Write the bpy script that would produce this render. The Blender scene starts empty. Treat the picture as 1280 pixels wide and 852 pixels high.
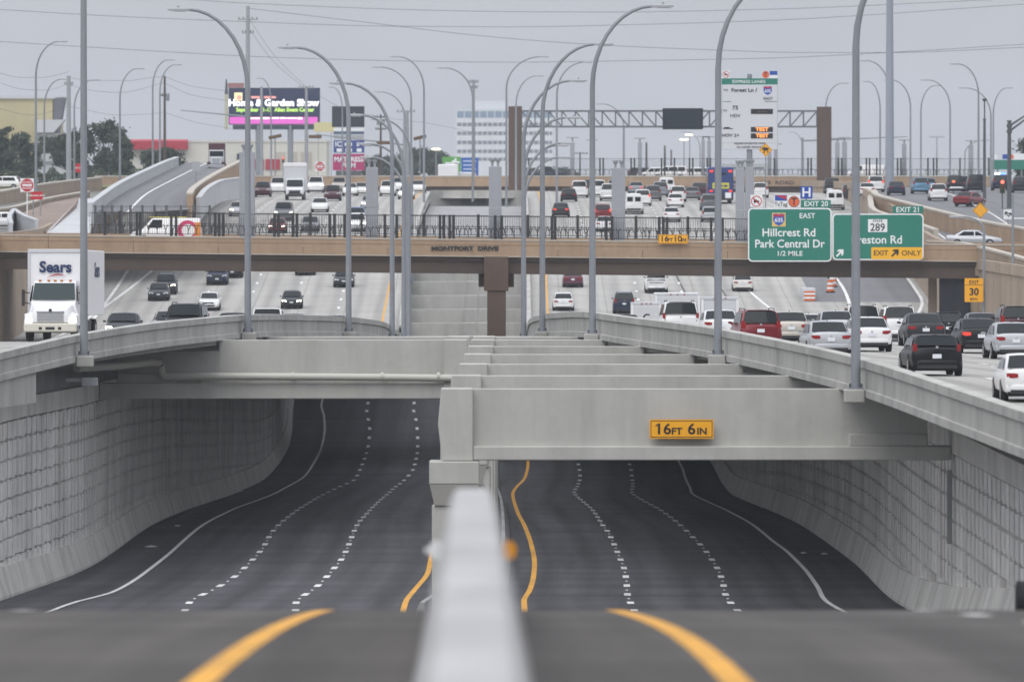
import bpy, bmesh, math, random
from mathutils import Vector, Matrix
random.seed(7)
R = math.radians

# ------------------------------------------------------------------ camera, sky, sun, exposure
F = 12000.0            # focal length in photo pixels (photo is 1280 wide): a 337 mm telephoto
YH = 230.0             # photo row of the camera's eye level
scn = bpy.context.scene
cam_d = bpy.data.cameras.new('camera')
cam = bpy.data.objects.new('camera', cam_d)
scn.collection.objects.link(cam)
cam_d.sensor_width = 36.0
cam_d.lens = F / 1280.0 * 36.0
cam_d.clip_start = 1.0
cam_d.clip_end = 20000.0
cam.location = (0, 0, 0)
cam.rotation_euler = (R(90) - math.atan((426.0 - YH) / F), 0, 0)
cam_d.dof.use_dof = True
cam_d.dof.focus_distance = 430.0
cam_d.dof.aperture_fstop = 3.5
scn.camera = cam

world = bpy.data.worlds.new('World')
scn.world = world
world.use_nodes = True
wn, wl = world.node_tree.nodes, world.node_tree.links
bg = wn['Background']
sky = wn.new('ShaderNodeTexSky')
sky.sky_type = 'NISHITA'
sky.sun_disc = False
SUN_EL, SUN_AZ = 52.0, 200.0      # high, behind the camera
sky.sun_elevation = R(SUN_EL)
sky.sun_rotation = R(SUN_AZ)
hs = wn.new('ShaderNodeHueSaturation')
hs.inputs['Saturation'].default_value = 0.25
hs.inputs['Value'].default_value = 0.10
wl.new(sky.outputs[0], hs.inputs['Color'])
# overcast layer: standard overcast luminance (brighter overhead), faint cloud texture
tc = wn.new('ShaderNodeTexCoord')
sep = wn.new('ShaderNodeSeparateXYZ'); wl.new(tc.outputs['Generated'], sep.inputs[0])
mr = wn.new('ShaderNodeMapRange')
mr.inputs['From Min'].default_value = 0.0; mr.inputs['From Max'].default_value = 1.0
mr.inputs['To Min'].default_value = 0.515; mr.inputs['To Max'].default_value = 1.55
wl.new(sep.outputs['Z'], mr.inputs['Value'])
nz = wn.new('ShaderNodeTexNoise'); nz.inputs['Scale'].default_value = 22.0; nz.inputs['Detail'].default_value = 5.0
mp = wn.new('ShaderNodeMapping'); mp.inputs['Scale'].default_value = (1, 1, 3.2)
wl.new(tc.outputs['Generated'], mp.inputs['Vector']); wl.new(mp.outputs[0], nz.inputs['Vector'])
mr2 = wn.new('ShaderNodeMapRange')
mr2.inputs['From Min'].default_value = 0.3; mr2.inputs['From Max'].default_value = 0.7
mr2.inputs['To Min'].default_value = 0.93; mr2.inputs['To Max'].default_value = 1.06
wl.new(nz.outputs['Fac'], mr2.inputs['Value'])
mul = wn.new('ShaderNodeMath'); mul.operation = 'MULTIPLY'
wl.new(mr.outputs[0], mul.inputs[0]); wl.new(mr2.outputs[0], mul.inputs[1])
cm = wn.new('ShaderNodeVectorMath'); cm.operation = 'SCALE'
cm.inputs[0].default_value = (0.945, 0.972, 1.065)
wl.new(mul.outputs[0], cm.inputs['Scale'])
mx = wn.new('ShaderNodeMixRGB'); mx.inputs['Fac'].default_value = 0.93
wl.new(hs.outputs[0], mx.inputs['Color1']); wl.new(cm.outputs[0], mx.inputs['Color2'])
wl.new(mx.outputs[0], bg.inputs['Color'])
bg.inputs['Strength'].default_value = 1.0

sun_d = bpy.data.lights.new('sun', 'SUN')
sun_d.energy = 1.5
sun_d.angle = R(50)
sun_d.color = (1.0, 0.98, 0.94)
sun = bpy.data.objects.new('sun', sun_d)
scn.collection.objects.link(sun)
a, e = R(SUN_AZ), R(SUN_EL)
sdir = Vector((math.sin(a) * math.cos(e), math.cos(a) * math.cos(e), math.sin(e)))   # towards the sun
sun.rotation_euler = sdir.to_track_quat('Z', 'Y').to_euler()

vs = scn.view_settings
vs.view_transform = 'Standard'; vs.look = 'None'; vs.exposure = 0.0; vs.gamma = 1.0
vs.use_curve_mapping = False
scn.cycles.use_denoising = True
scn.cycles.max_bounces = 8
scn.cycles.diffuse_bounces = 4
scn.cycles.glossy_bounces = 3
scn.cycles.volume_bounces = 1

# ------------------------------------------------------------------ numeric helpers
def pchip(knots):
    xs = [k[0] for k in knots]; ys = [k[1] for k in knots]
    n = len(xs)
    h = [xs[i + 1] - xs[i] for i in range(n - 1)]
    d = [(ys[i + 1] - ys[i]) / h[i] for i in range(n - 1)]
    m = [0.0] * n
    m[0], m[-1] = d[0], d[-1]
    for i in range(1, n - 1):
        m[i] = 0.0 if d[i - 1] * d[i] <= 0 else 3 * (h[i - 1] + h[i]) / ((2 * h[i] + h[i - 1]) / d[i - 1] + (h[i] + 2 * h[i - 1]) / d[i])
    def f(x):
        if x <= xs[0]: return ys[0] + m[0] * (x - xs[0])
        if x >= xs[-1]: return ys[-1] + m[-1] * (x - xs[-1])
        lo, hi = 0, n - 1
        while hi - lo > 1:
            c = (lo + hi) // 2
            if xs[c] <= x: lo = c
            else: hi = c
        t = (x - xs[lo]) / h[lo]
        t2, t3 = t * t, t * t * t
        return (2*t3 - 3*t2 + 1) * ys[lo] + (t3 - 2*t2 + t) * h[lo] * m[lo] + (-2*t3 + 3*t2) * ys[lo + 1] + (t3 - t2) * h[lo] * m[lo + 1]
    return f

def P(px, py, D):                 # photo pixel + distance -> point (distance chosen from what the thing touches)
    return Vector(((px - 640.0) / F * D, D, -(py - YH) / F * D))

def frange(a, b, st):
    o = []
    x = a
    while x < b - 1e-6:
        o.append(x); x += st
    o.append(b)
    return o

ORD = ['first', 'second', 'third', 'fourth', 'fifth', 'sixth', 'seventh', 'eighth', 'ninth', 'tenth', 'eleventh', 'twelfth', 'thirteenth',
       'fourteenth', 'fifteenth', 'sixteenth', 'seventeenth', 'eighteenth', 'nineteenth', 'twentieth', 'twenty-first', 'twenty-second',
       'twenty-third', 'twenty-fourth', 'twenty-fifth', 'twenty-sixth', 'twenty-seventh', 'twenty-eighth', 'twenty-ninth', 'thirtieth',
       'thirty-first', 'thirty-second', 'thirty-third', 'thirty-fourth', 'thirty-fifth', 'thirty-sixth']

# ------------------------------------------------------------------ road profiles (heights relative to the eye)
z_low = pchip([(5, -2.3), (27, -2.6), (65, -3.33), (110, -4.9), (150, -6.78), (200, -9.25), (260, -12.0), (300, -13.62), (327, -14.4), (350, -14.85),
               (400, -15.5), (450, -16.1), (500, -17.05), (550, -18.1), (600, -19.1), (650, -19.75), (700, -19.6), (750, -18.3), (800, -16.6),
               (900, -13.2), (1020, -9.6)])
z_gp = pchip([(100, -6.3), (250, -6.2), (300, -6.1), (350, -6.08), (400, -6.2), (450, -6.85), (500, -7.8), (560, -9.2), (620, -10.6), (680, -11.5),
              (715, -11.2), (750, -10.0), (790, -8.3), (857, -5.0), (937, -2.55), (1000, -1.5), (1040, -1.05), (1090, -0.8), (1140, -1.6), (1200, -4.0), (1300, -6.0)])
xe_r = pchip([(100, 14.5), (229, 12.2), (289, 10.68), (346, 7.7), (401, 3.72), (456, 1.82), (512, 0.95), (600, 0.9), (750, 1.2), (1000, 1.3), (1300, 1.3)])
xe_l = pchip([(100, -23.0), (220, -20.8), (300, -18.9), (330, -17.75), (341, -16.85), (352, -16.03), (408, -11.5), (463, -8.2), (517, -6.8), (600, -6.8), (750, -8.4), (900, -8.6), (1300, -8.0)])
xo_r = pchip([(100, 48), (300, 43), (420, 38), (560, 34.5), (700, 33.6), (900, 34.0), (1100, 36), (1300, 36)])
xo_l = pchip([(100, -54), (300, -49), (420, -43), (560, -38.5), (700, -37), (900, -37.5), (1100, -36), (1300, -34)])
xc = pchip([(300, -1.8), (340, -1.45), (400, -1.3), (500, -1.5), (600, -2.0), (750, -2.2), (1020, -2.2)])
z_grr = pchip([(50, -6.3), (690, -6.3), (716, -5.7), (768, -5.05), (810, -4.0), (870, -2.4), (1000, -0.62), (1200, -0.35), (1400, -0.3)])
z_gr = pchip([(50, -4.4), (700, -4.45), (750, -4.4), (800, -3.4), (870, -2.1), (1000, -0.62), (1200, -0.35), (1400, -0.3)])
CF_L, CF_R = 0.006, 0.006
z_dip = pchip([(200, 0.0), (285, 0.0), (312, 0.10), (370, 0.40), (450, 0.45), (600, 0.30), (700, 0.0), (800, 0.0), (1300, 0.0)])   # running surface below the kerb line
z_off_l = pchip([(100, -.9), (300, -.62), (330, -.42), (341, -.27), (355, -.13), (385, 0.0), (1300, 0.0)])     # the left parapet falls towards the camera
def z_gpl(D): return z_gp(D) + z_off_l(D)
def z_left(X, D): return z_gpl(D) - z_dip(D) - CF_L * max(0.0, xe_l(D) - X)
def z_right(X, D): return z_gp(D) - z_dip(D) - CF_R * max(0.0, X - xe_r(D))
def z_deck(X, D): return z_left(X, D) if X < -3 else z_right(X, D)

def y_low(D): return YH - z_low(D) * F / D
def D_low(y, lo=318.0, hi=790.0):          # photo row on the low road -> distance
    for _ in range(50):
        m = (lo + hi) / 2
        if y_low(m) > y: lo = m
        else: hi = m
    return (lo + hi) / 2
def D_ray(px, py, zf, lo, hi):             # first hit of a pixel ray with a road surface between two distances
    d = lo
    while d < hi:
        if -(py - YH) / F * d <= zf((px - 640) / F * d, d): return d
        d += 0.5
    return hi

def low_line(pts, near):
    k = list(near)
    for x, y in sorted(pts, key=lambda p: -p[1]):
        d = D_low(y)
        if d > k[-1][0] + 6: k.append((d, (x - 640) / F * d))
    k.append((k[-1][0] + 60, k[-1][1])); k.append((1020, k[-1][1] + (0.0)))
    return pchip(k)
rY = low_line([(660,578),(657,595),(647,607),(641,617),(647,640),(657,660),(664,680),(668,700),(667,720),(662,738),(655,750)], [(5, 1.6), (70, 1.46), (110, 1.24), (318, 0.42)])
r1 = low_line([(723,580),(725,592),(722,607),(718,616),(743,640),(752,654),(762,668),(771,688),(779,707),(783,725),(785,745)], [(5, 5.2), (110, 4.9), (318, 4.1)])
r2 = low_line([(787,580),(790,595),(791,607),(791,617),(830,640),(847,653),(863,668),(882,688),(895,707),(903,725),(908,745)], [(5, 8.8), (110, 8.5), (318, 7.55)])
rW = low_line([(852,583),(856,595),(862,608),(867,618),(913,640),(940,655),(965,675),(985,690),(1005,710),(1022,733),(1034,752)], [(5, 12.4), (110, 12.1), (318, 11.05)])
lY = low_line([(560,595),(556,620),(550,650),(545,675),(540,692),(535,715),(520,735),(508,750)], [(5, -2.1), (70, -2.06), (110, -2.2), (318, -3.62)])
l1 = low_line([(517,507),(520,525),(522,545),(521,570),(517,585),(505,600),(490,612),(475,625),(460,640),(447,655),(440,670),(434,685),(428,697),(415,713),(397,732),(372,750)], [(5, -5.7), (110, -5.8), (318, -7.2)])
l2 = low_line([(459,507),(462,535),(461,552),(455,575),(445,597),(425,608),(400,620),(375,635),(355,650),(340,665),(328,685),(318,697),(300,715),(275,732),(240,750)], [(5, -9.3), (110, -9.4), (318, -10.9)])
lW = low_line([(402,503),(405,520),(405,545),(397,570),(385,590),(365,605),(330,622),(290,637),(255,655),(230,675),(205,697),(175,720),(145,738),(85,755)], [(5, -12.9), (110, -13.0), (260, -15.0), (318, -15.4)])
SM = {}
def smooth_fn(f, off):             # a running mean, for the walls beside the white edge lines
    def g(D):
        k = round(D, 1)
        key = (id(f), k, off)
        if key not in SM: SM[key] = sum(f(k + j) for j in range(-24, 25, 6)) / 9.0 + off
        return SM[key]
    return g
xw_r = smooth_fn(rW, 2.65)
_xw_l = smooth_fn(lW, -2.8)
_flare = pchip([(100, -1.2), (300, -0.5), (345, -0.55), (395, 0.0), (500, 0.0), (1020, 0.0)])
def xw_l(D): return _xw_l(D) + _flare(D)
WALL_TOP = pchip([(100, -7.5), (328, -7.72), (403, -8.3), (480, -9.6), (560, -11.6), (680, -14.0), (750, -12.6), (850, -7.8), (1020, -4.0)])

# ------------------------------------------------------------------ object helpers
COL = scn.collection
def link(o, parent=None):
    COL.objects.link(o)
    if parent is not None: o.parent = parent
    return o
def tag(o, label=None, cat=None, group=None, kind=None):
    if label: o['label'] = label
    if cat: o['category'] = cat
    if cat and not kind: kind = 'thing'
    if group: o['group'] = group
    if kind: o['kind'] = kind
    return o
def empty(name, loc=(0, 0, 0), rz=0.0):
    o = bpy.data.objects.new(name, None)
    o.empty_display_size = 0.3
    o.location = loc; o.rotation_euler = (0, 0, rz)
    return link(o)

class MB:
    def __init__(s): s.v = []; s.f = []; s.uv = None
    def add(s, verts, faces):
        n = len(s.v); s.v += [tuple(q) for q in verts]; s.f += [tuple(i + n for i in fc) for fc in faces]; return s
    def box(s, x0, x1, y0, y1, z0, z1):
        return s.add([(x0,y0,z0),(x1,y0,z0),(x1,y1,z0),(x0,y1,z0),(x0,y0,z1),(x1,y0,z1),(x1,y1,z1),(x0,y1,z1)],
                     [(0,3,2,1),(4,5,6,7),(0,1,5,4),(1,2,6,5),(2,3,7,6),(3,0,4,7)])
    def cbox(s, x0, x1, y0, y1, z0, z1, c):      # box with chamfered vertical+top edges (12+ faces)
        return s.loft([[(x0+c,y0,z),(x1-c,y0,z),(x1,y0+c,z),(x1,y1-c,z),(x1-c,y1,z),(x0+c,y1,z),(x0,y1-c,z),(x0,y0+c,z)] for z in (z0, z1-c)] +
                      [[(x0+2*c,y0+c,z1),(x1-2*c,y0+c,z1),(x1-c,y0+2*c,z1),(x1-c,y1-2*c,z1),(x1-2*c,y1-c,z1),(x0+2*c,y1-c,z1),(x0+c,y1-2*c,z1),(x0+c,y0+2*c,z1)]])
    def loft(s, secs, closed=True, caps=True):
        n = len(s.v); k = len(secs[0])
        for q in secs: s.v += [tuple(p) for p in q]
        for i in range(len(secs) - 1):
            for j in range(k if closed else k - 1):
                j2 = (j + 1) % k
                s.f.append((n+i*k+j, n+i*k+j2, n+(i+1)*k+j2, n+(i+1)*k+j))
        if caps and closed:
            s.f.append(tuple(n + j for j in reversed(range(k))))
            s.f.append(tuple(n + (len(secs)-1)*k + j for j in range(k)))
        return s
    def tube(s, pts, rad, seg=8, caps=True):
        pts = [Vector(p) for p in pts]
        rads = rad if isinstance(rad, (list, tuple)) else [rad] * len(pts)
        secs = []
        up = Vector((0.13, 0.27, 1)).normalized()
        for i, p in enumerate(pts):
            t = (pts[min(i+1, len(pts)-1)] - pts[max(i-1, 0)]).normalized()
            if abs(t.dot(up)) > 0.97: u = t.cross(Vector((0, 1, 0))).normalized()
            else: u = t.cross(up).normalized()
            if secs and u.dot(pu) < 0: u = -u
            w = t.cross(u)
            pu = u
            secs.append([p + (u*math.cos(2*math.pi*k/seg) + w*math.sin(2*math.pi*k/seg)) * rads[i] for k in range(seg)])
        return s.loft(secs, True, caps)
    def cyl(s, c, r, h, axis='z', seg=16, r2=None):
        r2 = r if r2 is None else r2
        c = Vector(c)
        ax = {'x': (Vector((1,0,0)), Vector((0,1,0)), Vector((0,0,1))), 'y': (Vector((0,1,0)), Vector((0,0,1)), Vector((1,0,0))), 'z': (Vector((0,0,1)), Vector((1,0,0)), Vector((0,1,0)))}[axis]
        return s.loft([[c + ax[0]*d + (ax[1]*math.cos(2*math.pi*k/seg) + ax[2]*math.sin(2*math.pi*k/seg))*rr for k in range(seg)] for d, rr in ((0, r), (h, r2))])
    def mesh(s, name, smooth=False):
        me = bpy.data.meshes.new(name)
        me.from_pydata(s.v, [], s.f)
        me.update()
        if smooth:
            bm = bmesh.new(); bm.from_mesh(me)
            bmesh.ops.recalc_face_normals(bm, faces=bm.faces[:])
            for f in bm.faces: f.smooth = True
            for ed in bm.edges:
                if len(ed.link_faces) == 2 and ed.calc_face_angle(0) > R(38): ed.smooth = False
            bm.to_mesh(me); bm.free()
        return me
    def build(s, name, mat, parent=None, smooth=False, bevel=0.0):
        me = s.mesh(name, smooth)
        if bevel:
            bm = bmesh.new(); bm.from_mesh(me)
            bmesh.ops.bevel(bm, geom=bm.edges[:], offset=bevel, segments=1, affect='EDGES', clamp_overlap=True)
            bm.to_mesh(me); bm.free()
        if mat: me.materials.append(mat)
        return link(bpy.data.objects.new(name, me), parent)

def ribbon(name, Ds, section, mat, parent=None, closed=True, uvf=None, smooth=False):
    """section(D) -> list of (x, z); lofted along the road"""
    mb = MB()
    secs = [[(x, D, z) for x, z in section(D)] for D in Ds]
    mb.loft(secs, closed, closed)
    me = mb.mesh(name, smooth)
    if uvf:
        uv = me.uv_layers.new(name='road')
        for lp in me.loops:
            v = me.vertices[lp.vertex_index].co
            uv.data[lp.index].uv = uvf(v)
    me.materials.append(mat)
    return link(bpy.data.objects.new(name, me), parent)

_txt = {}
def text(name, s, size, loc, mat, parent=None, rot=(math.pi/2, 0, 0), align='CENTER', wid=1.0, thick=0.0, bold=0.0, depth=0.004, spacing=1.0):
    key = (s, size, align, wid, bold, depth, spacing)
    if key not in _txt:
        cu = bpy.data.curves.new('lettering', 'FONT')
        cu.body = s; cu.size = size; cu.align_x = align; cu.align_y = 'CENTER'
        cu.offset = bold; cu.extrude = depth; cu.resolution_u = 3
        cu.space_character = spacing
        o = bpy.data.objects.new('lettering', cu)
        me = bpy.data.meshes.new_from_object(o)
        bpy.data.objects.remove(o)
        if wid != 1.0:
            for v in me.vertices: v.co.x *= wid
        me.materials.clear()
        _txt[key] = me
    me = _txt[key].copy()
    me.materials.append(mat)
    o = bpy.data.objects.new(name, me)
    o.location = loc; o.rotation_euler = rot
    return link(o, parent)

# ------------------------------------------------------------------ materials
MATS = {}
def nodes_of(m):
    m.use_nodes = True
    return m.node_tree.nodes, m.node_tree.links, m.node_tree.nodes['Principled BSDF']
def flat(name, col, rough=0.6, metal=0.0, emit=0.0, ecol=None, coat=0.0, alpha=1.0, spec=0.5):
    if name in MATS: return MATS[name]
    m = bpy.data.materials.new(name); n, l, b = nodes_of(m)
    b.inputs['Base Color'].default_value = (*col, 1)
    b.inputs['Roughness'].default_value = rough
    b.inputs['Metallic'].default_value = metal
    b.inputs['Specular IOR Level'].default_value = spec
    if coat: b.inputs['Coat Weight'].default_value = coat; b.inputs['Coat Roughness'].default_value = 0.06
    if emit:
        b.inputs['Emission Color'].default_value = (*(ecol or col), 1)
        b.inputs['Emission Strength'].default_value = emit
    MATS[name] = m
    return m
def mathn(n, l, op, a, b=None):
    q = n.new('ShaderNodeMath'); q.operation = op
    for i, v in enumerate((a, b)):
        if v is None: continue
        if isinstance(v, (int, float)): q.inputs[i].default_value = v
        else: l.new(v, q.inputs[i])
    return q.outputs[0]
def noise(n, l, vec, scale, detail=4.0, rough=0.6, sc=(1, 1, 1)):
    mp = n.new('ShaderNodeMapping'); mp.inputs['Scale'].default_value = sc
    l.new(vec, mp.inputs['Vector'])
    t = n.new('ShaderNodeTexNoise'); t.inputs['Scale'].default_value = scale; t.inputs['Detail'].default_value = detail; t.inputs['Roughness'].default_value = rough
    l.new(mp.outputs[0], t.inputs['Vector'])
    return t.outputs['Fac']
def rng(n, l, v, a, b, c, d):
    q = n.new('ShaderNodeMapRange')
    for k, x in (('From Min', a), ('From Max', b), ('To Min', c), ('To Max', d)): q.inputs[k].default_value = x
    l.new(v, q.inputs['Value'])
    return q.outputs[0]
def weathered(name, col, rough=0.85, amp=0.16, streak=0.22, stain=None, bump=0.25, big=0.25, coord='pos', rust_glint=0.0):
    """concrete / stone: blotches at two scales, vertical run-off streaks, fine relief"""
    if name in MATS: return MATS[name]
    m = bpy.data.materials.new(name); n, l, b = nodes_of(m)
    if coord == 'pos': vec = n.new('ShaderNodeNewGeometry').outputs['Position']
    else: vec = n.new('ShaderNodeTexCoord').outputs['Object']
    f1 = rng(n, l, noise(n, l, vec, big, 5), 0.3, 0.7, 1 - amp, 1 + amp)
    f2 = rng(n, l, noise(n, l, vec, 2.2, 6, 0.7), 0.3, 0.7, 1 - amp*0.6, 1 + amp*0.6)
    f = mathn(n, l, 'MULTIPLY', f1, f2)
    if streak:
        s = rng(n, l, noise(n, l, vec, 1.0, 5, 0.65, (0.9, 0.5, 0.10)), 0.45, 0.75, 1.0, 1 - streak)
        f = mathn(n, l, 'MULTIPLY', f, s)
    sc = n.new('ShaderNodeVectorMath'); sc.operation = 'SCALE'
    sc.inputs[0].default_value = col; l.new(f, sc.inputs['Scale'])
    out = sc.outputs[0]
    if rust_glint:  # orange-brown streaks: rust stains, doubling as painted warm light
        k = rng(n, l, noise(n, l, vec, 0.7, 3, 0.5, (1.6, 1.6, 0.05)), 0.60, 0.70, 0.0, rust_glint)
        mxn = n.new('ShaderNodeMixRGB'); l.new(k, mxn.inputs['Fac']); l.new(out, mxn.inputs['Color1'])
        mxn.inputs['Color2'].default_value = (col[0]*0.75, col[1]*0.52, col[2]*0.38, 1)
        out = mxn.outputs[0]
    l.new(out, b.inputs['Base Color'])
    b.inputs['Roughness'].default_value = rough
    b.inputs['Specular IOR Level'].default_value = 0.3
    if bump:
        bp = n.new('ShaderNodeBump'); bp.inputs['Strength'].default_value = bump; bp.inputs['Distance'].default_value = 0.02
        l.new(noise(n, l, vec, 9.0, 6, 0.7), bp.inputs['Height']); l.new(bp.outputs[0], b.inputs['Normal'])
    MATS[name] = m
    return m
def pavement(name, col, lane, tracks, amp, joints=0.0, spec=0.3, rough=0.8, cracks=0.25, u0=0.0):
    """road surface in its own (across, along) coordinates: wheel-track wear, patches, cross joints"""
    m = bpy.data.materials.new(name); n, l, b = nodes_of(m)
    uvn = n.new('ShaderNodeUVMap'); uvn.uv_map = 'road'
    uv = uvn.outputs[0]
    sp = n.new('ShaderNodeSeparateXYZ'); l.new(uv, sp.inputs[0])
    u, v = sp.outputs['X'], sp.outputs['Y']
    ph = mathn(n, l, 'FRACT', mathn(n, l, 'DIVIDE', mathn(n, l, 'ADD', u, 400.0 - u0), lane))
    # two wheel tracks per lane
    d = mathn(n, l, 'ABSOLUTE', mathn(n, l, 'SUBTRACT', mathn(n, l, 'ABSOLUTE', mathn(n, l, 'SUBTRACT', ph, 0.5)), 0.24))
    tr = rng(n, l, d, 0.03, 0.15, 1 - tracks, 1.0)
    wob = rng(n, l, noise(n, l, uv, 0.6, 4, 0.6, (1.2, 0.02, 1)), 0.35, 0.65, 1 - amp, 1 + amp*0.5)
    cross = rng(n, l, noise(n, l, uv, 0.5, 3, 0.6, (0.03, 0.35, 1)), 0.35, 0.7, 1 - amp*0.7, 1 + amp*0.5)
    fine = rng(n, l, noise(n, l, uv, 3.0, 6, 0.75), 0.3, 0.7, 0.9, 1.1)
    f = mathn(n, l, 'MULTIPLY', mathn(n, l, 'MULTIPLY', tr, wob), mathn(n, l, 'MULTIPLY', cross, fine))
    if joints:
        jv = mathn(n, l, 'ABSOLUTE', mathn(n, l, 'SUBTRACT', mathn(n, l, 'FRACT', mathn(n, l, 'DIVIDE', v, joints)), 0.5))
        f = mathn(n, l, 'MULTIPLY', f, rng(n, l, jv, 0.012, 0.02, 0.78, 1.0))
        ju = mathn(n, l, 'ABSOLUTE', mathn(n, l, 'SUBTRACT', ph, 0.5))
        f = mathn(n, l, 'MULTIPLY', f, rng(n, l, ju, 0.484, 0.492, 1.0, 0.72))
    sc = n.new('ShaderNodeVectorMath'); sc.operation = 'SCALE'
    sc.inputs[0].default_value = col; l.new(f, sc.inputs['Scale'])
    l.new(sc.outputs[0], b.inputs['Base Color'])
    b.inputs['Roughness'].default_value = rough; b.inputs['Specular IOR Level'].default_value = spec
    bp = n.new('ShaderNodeBump'); bp.inputs['Strength'].default_value = 0.3; bp.inputs['Distance'].default_value = 0.01
    l.new(noise(n, l, uv, 12, 4, 0.7), bp.inputs['Height']); l.new(bp.outputs[0], b.inputs['Normal'])
    return m

M_beam = weathered('beam_concrete', (0.465, 0.460, 0.430), amp=0.07, streak=0.17, bump=0.2)
M_para = weathered('parapet_concrete', (0.445, 0.440, 0.410), amp=0.11, streak=0.32)
M_cast = weathered('cast_concrete', (0.56, 0.55, 0.515), amp=0.12, streak=0.25)
M_panel = weathered('panel_concrete', (0.66, 0.655, 0.63), amp=0.20, streak=0.22, rust_glint=0.40, bump=0.3)  # the rust tint also stands in for warm light glints on the wall
M_rail = weathered('rail_concrete', (0.57, 0.56, 0.525), amp=0.12, streak=0.35)
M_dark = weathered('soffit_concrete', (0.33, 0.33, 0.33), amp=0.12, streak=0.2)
M_tan = weathered('tan_concrete', (0.37, 0.262, 0.175), amp=0.13, streak=0.16)
M_tan2 = weathered('tan_wall_concrete', (0.36, 0.285, 0.215), amp=0.12, streak=0.2)
M_cap = weathered('pale_cap_concrete', (0.48, 0.44, 0.38), amp=0.08, streak=0.05)
M_brown = weathered('brown_girder', (0.098, 0.073, 0.060), amp=0.08, streak=0.12)
M_brown2 = weathered('brown_pier', (0.110, 0.076, 0.058), amp=0.08, streak=0.12)
M_pylon = weathered('grey_pylon', (0.33, 0.34, 0.37), amp=0.06, streak=0.1)
M_slope = weathered('white_slope_concrete', (0.50, 0.51, 0.52), amp=0.08, streak=0.1)
M_redslope = weathered('red_brown_slope', (0.26, 0.205, 0.17), amp=0.15, streak=0.1)
M_white_barrier = weathered('pale_barrier_concrete', (0.41, 0.41, 0.405), amp=0.34, streak=0.3, big=.5)
M_asphalt = pavement('asphalt_low_road', (0.070, 0.070, 0.077), 3.6, 0.26, 0.42, spec=0.35)
M_gp = pavement('concrete_main_lanes', (0.405, 0.395, 0.37), 3.66, 0.19, 0.12, joints=4.6, spec=0.2)
M_asph2 = pavement('asphalt_ramp', (0.185, 0.185, 0.192), 3.6, 0.08, 0.12, spec=0.25)
M_approach = pavement('approach_pavement', (0.094, 0.087, 0.080), 3.6, 0.16, 0.34, spec=0.2, u0=0.0)
def worn_paint(name, col, under):
    m = bpy.data.materials.new(name); n, l, b = nodes_of(m)
    vec = n.new('ShaderNodeNewGeometry').outputs['Position']
    k = rng(n, l, noise(n, l, vec, 1.6, 7, 0.75, (3.0, 0.5, 1)), 0.50, 0.72, 0.0, 0.75)
    f = rng(n, l, noise(n, l, vec, 0.35, 4, 0.6), 0.3, 0.7, 0.82, 1.08)
    sc = n.new('ShaderNodeVectorMath'); sc.operation = 'SCALE'; sc.inputs[0].default_value = col; l.new(f, sc.inputs['Scale'])
    mxn = n.new('ShaderNodeMixRGB'); l.new(k, mxn.inputs['Fac']); l.new(sc.outputs[0], mxn.inputs['Color1']); mxn.inputs['Color2'].default_value = (*under, 1)
    l.new(mxn.outputs[0], b.inputs['Base Color']); b.inputs['Roughness'].default_value = .75
    return m
M_yellow = worn_paint('yellow_road_paint', (0.72, 0.355, 0.035), (.30, .19, .08))
M_paint = worn_paint('white_road_paint', (0.78, 0.78, 0.76), (.30, .30, .30))
M_marker = flat('white_marker', (0.8, 0.8, 0.8), 0.4)
M_steel = weathered('galvanised_steel', (0.255, 0.27, 0.295), rough=0.5, amp=0.10, streak=0.12, bump=0)
M_steel_d = weathered('dark_steel', (0.10, 0.105, 0.11), rough=0.55, amp=0.1, streak=0.1, bump=0)
M_black = flat('black_painted_iron', (0.022, 0.022, 0.024), 0.55)
M_wood = weathered('pole_wood', (0.085, 0.07, 0.06), amp=0.2, streak=0.2)
M_lamp = flat('lamp_housing', (0.35, 0.36, 0.38), 0.45)
M_glass_l = flat('lamp_lens', (0.6, 0.62, 0.64), 0.2)
M_wire = flat('wire_metal', (0.09, 0.09, 0.1), 0.6)
M_pipe = flat('pipe_grey', (0.50, 0.49, 0.44), 0.6)
M_green = flat('sign_green', (0.012, 0.19, 0.135), 0.45)
M_signw = flat('sign_white', (0.82, 0.83, 0.84), 0.45)
M_signb = flat('sign_black', (0.015, 0.015, 0.016), 0.5)
M_signy = flat('sign_yellow', (0.88, 0.45, 0.010), 0.45)
M_signo = flat('sign_orange_yellow', (0.90, 0.42, 0.012), 0.45)
M_signred = flat('sign_red', (0.50, 0.015, 0.022), 0.45)
M_signblue = flat('sign_blue', (0.010, 0.07, 0.36), 0.45)
M_back = flat('sign_back_aluminium', (0.42, 0.43, 0.45), 0.45, 0.4)
# ------------------------------------------------------------------ low express road
Dn = frange(6, 140, 4) + frange(146, 300, 7)[0:] + frange(306, 1010, 6)
cx0 = pchip([(5, -.05), (27, -.11), (65, -.27), (110, -.46), (200, -1.05), (290, -1.7)])
def uv_low(v): return (v.x - rY(v.y), v.y)
def low_z(X, D): return z_low(D)
low_road = ribbon('express_road', Dn, lambda D: [(x, z_low(D)) for x in (xw_l(D) - 0.6, lW(D), l2(D), l1(D), lY(D), xc(max(D,300)) if D > 300 else -0.5, rY(D), r1(D), r2(D), rW(D), xw_r(D) + 0.6)],
                  M_asphalt, closed=False, uvf=uv_low)
tag(low_road, 'dark asphalt express lanes dipping under the concrete beams', 'road', kind='structure')

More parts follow.
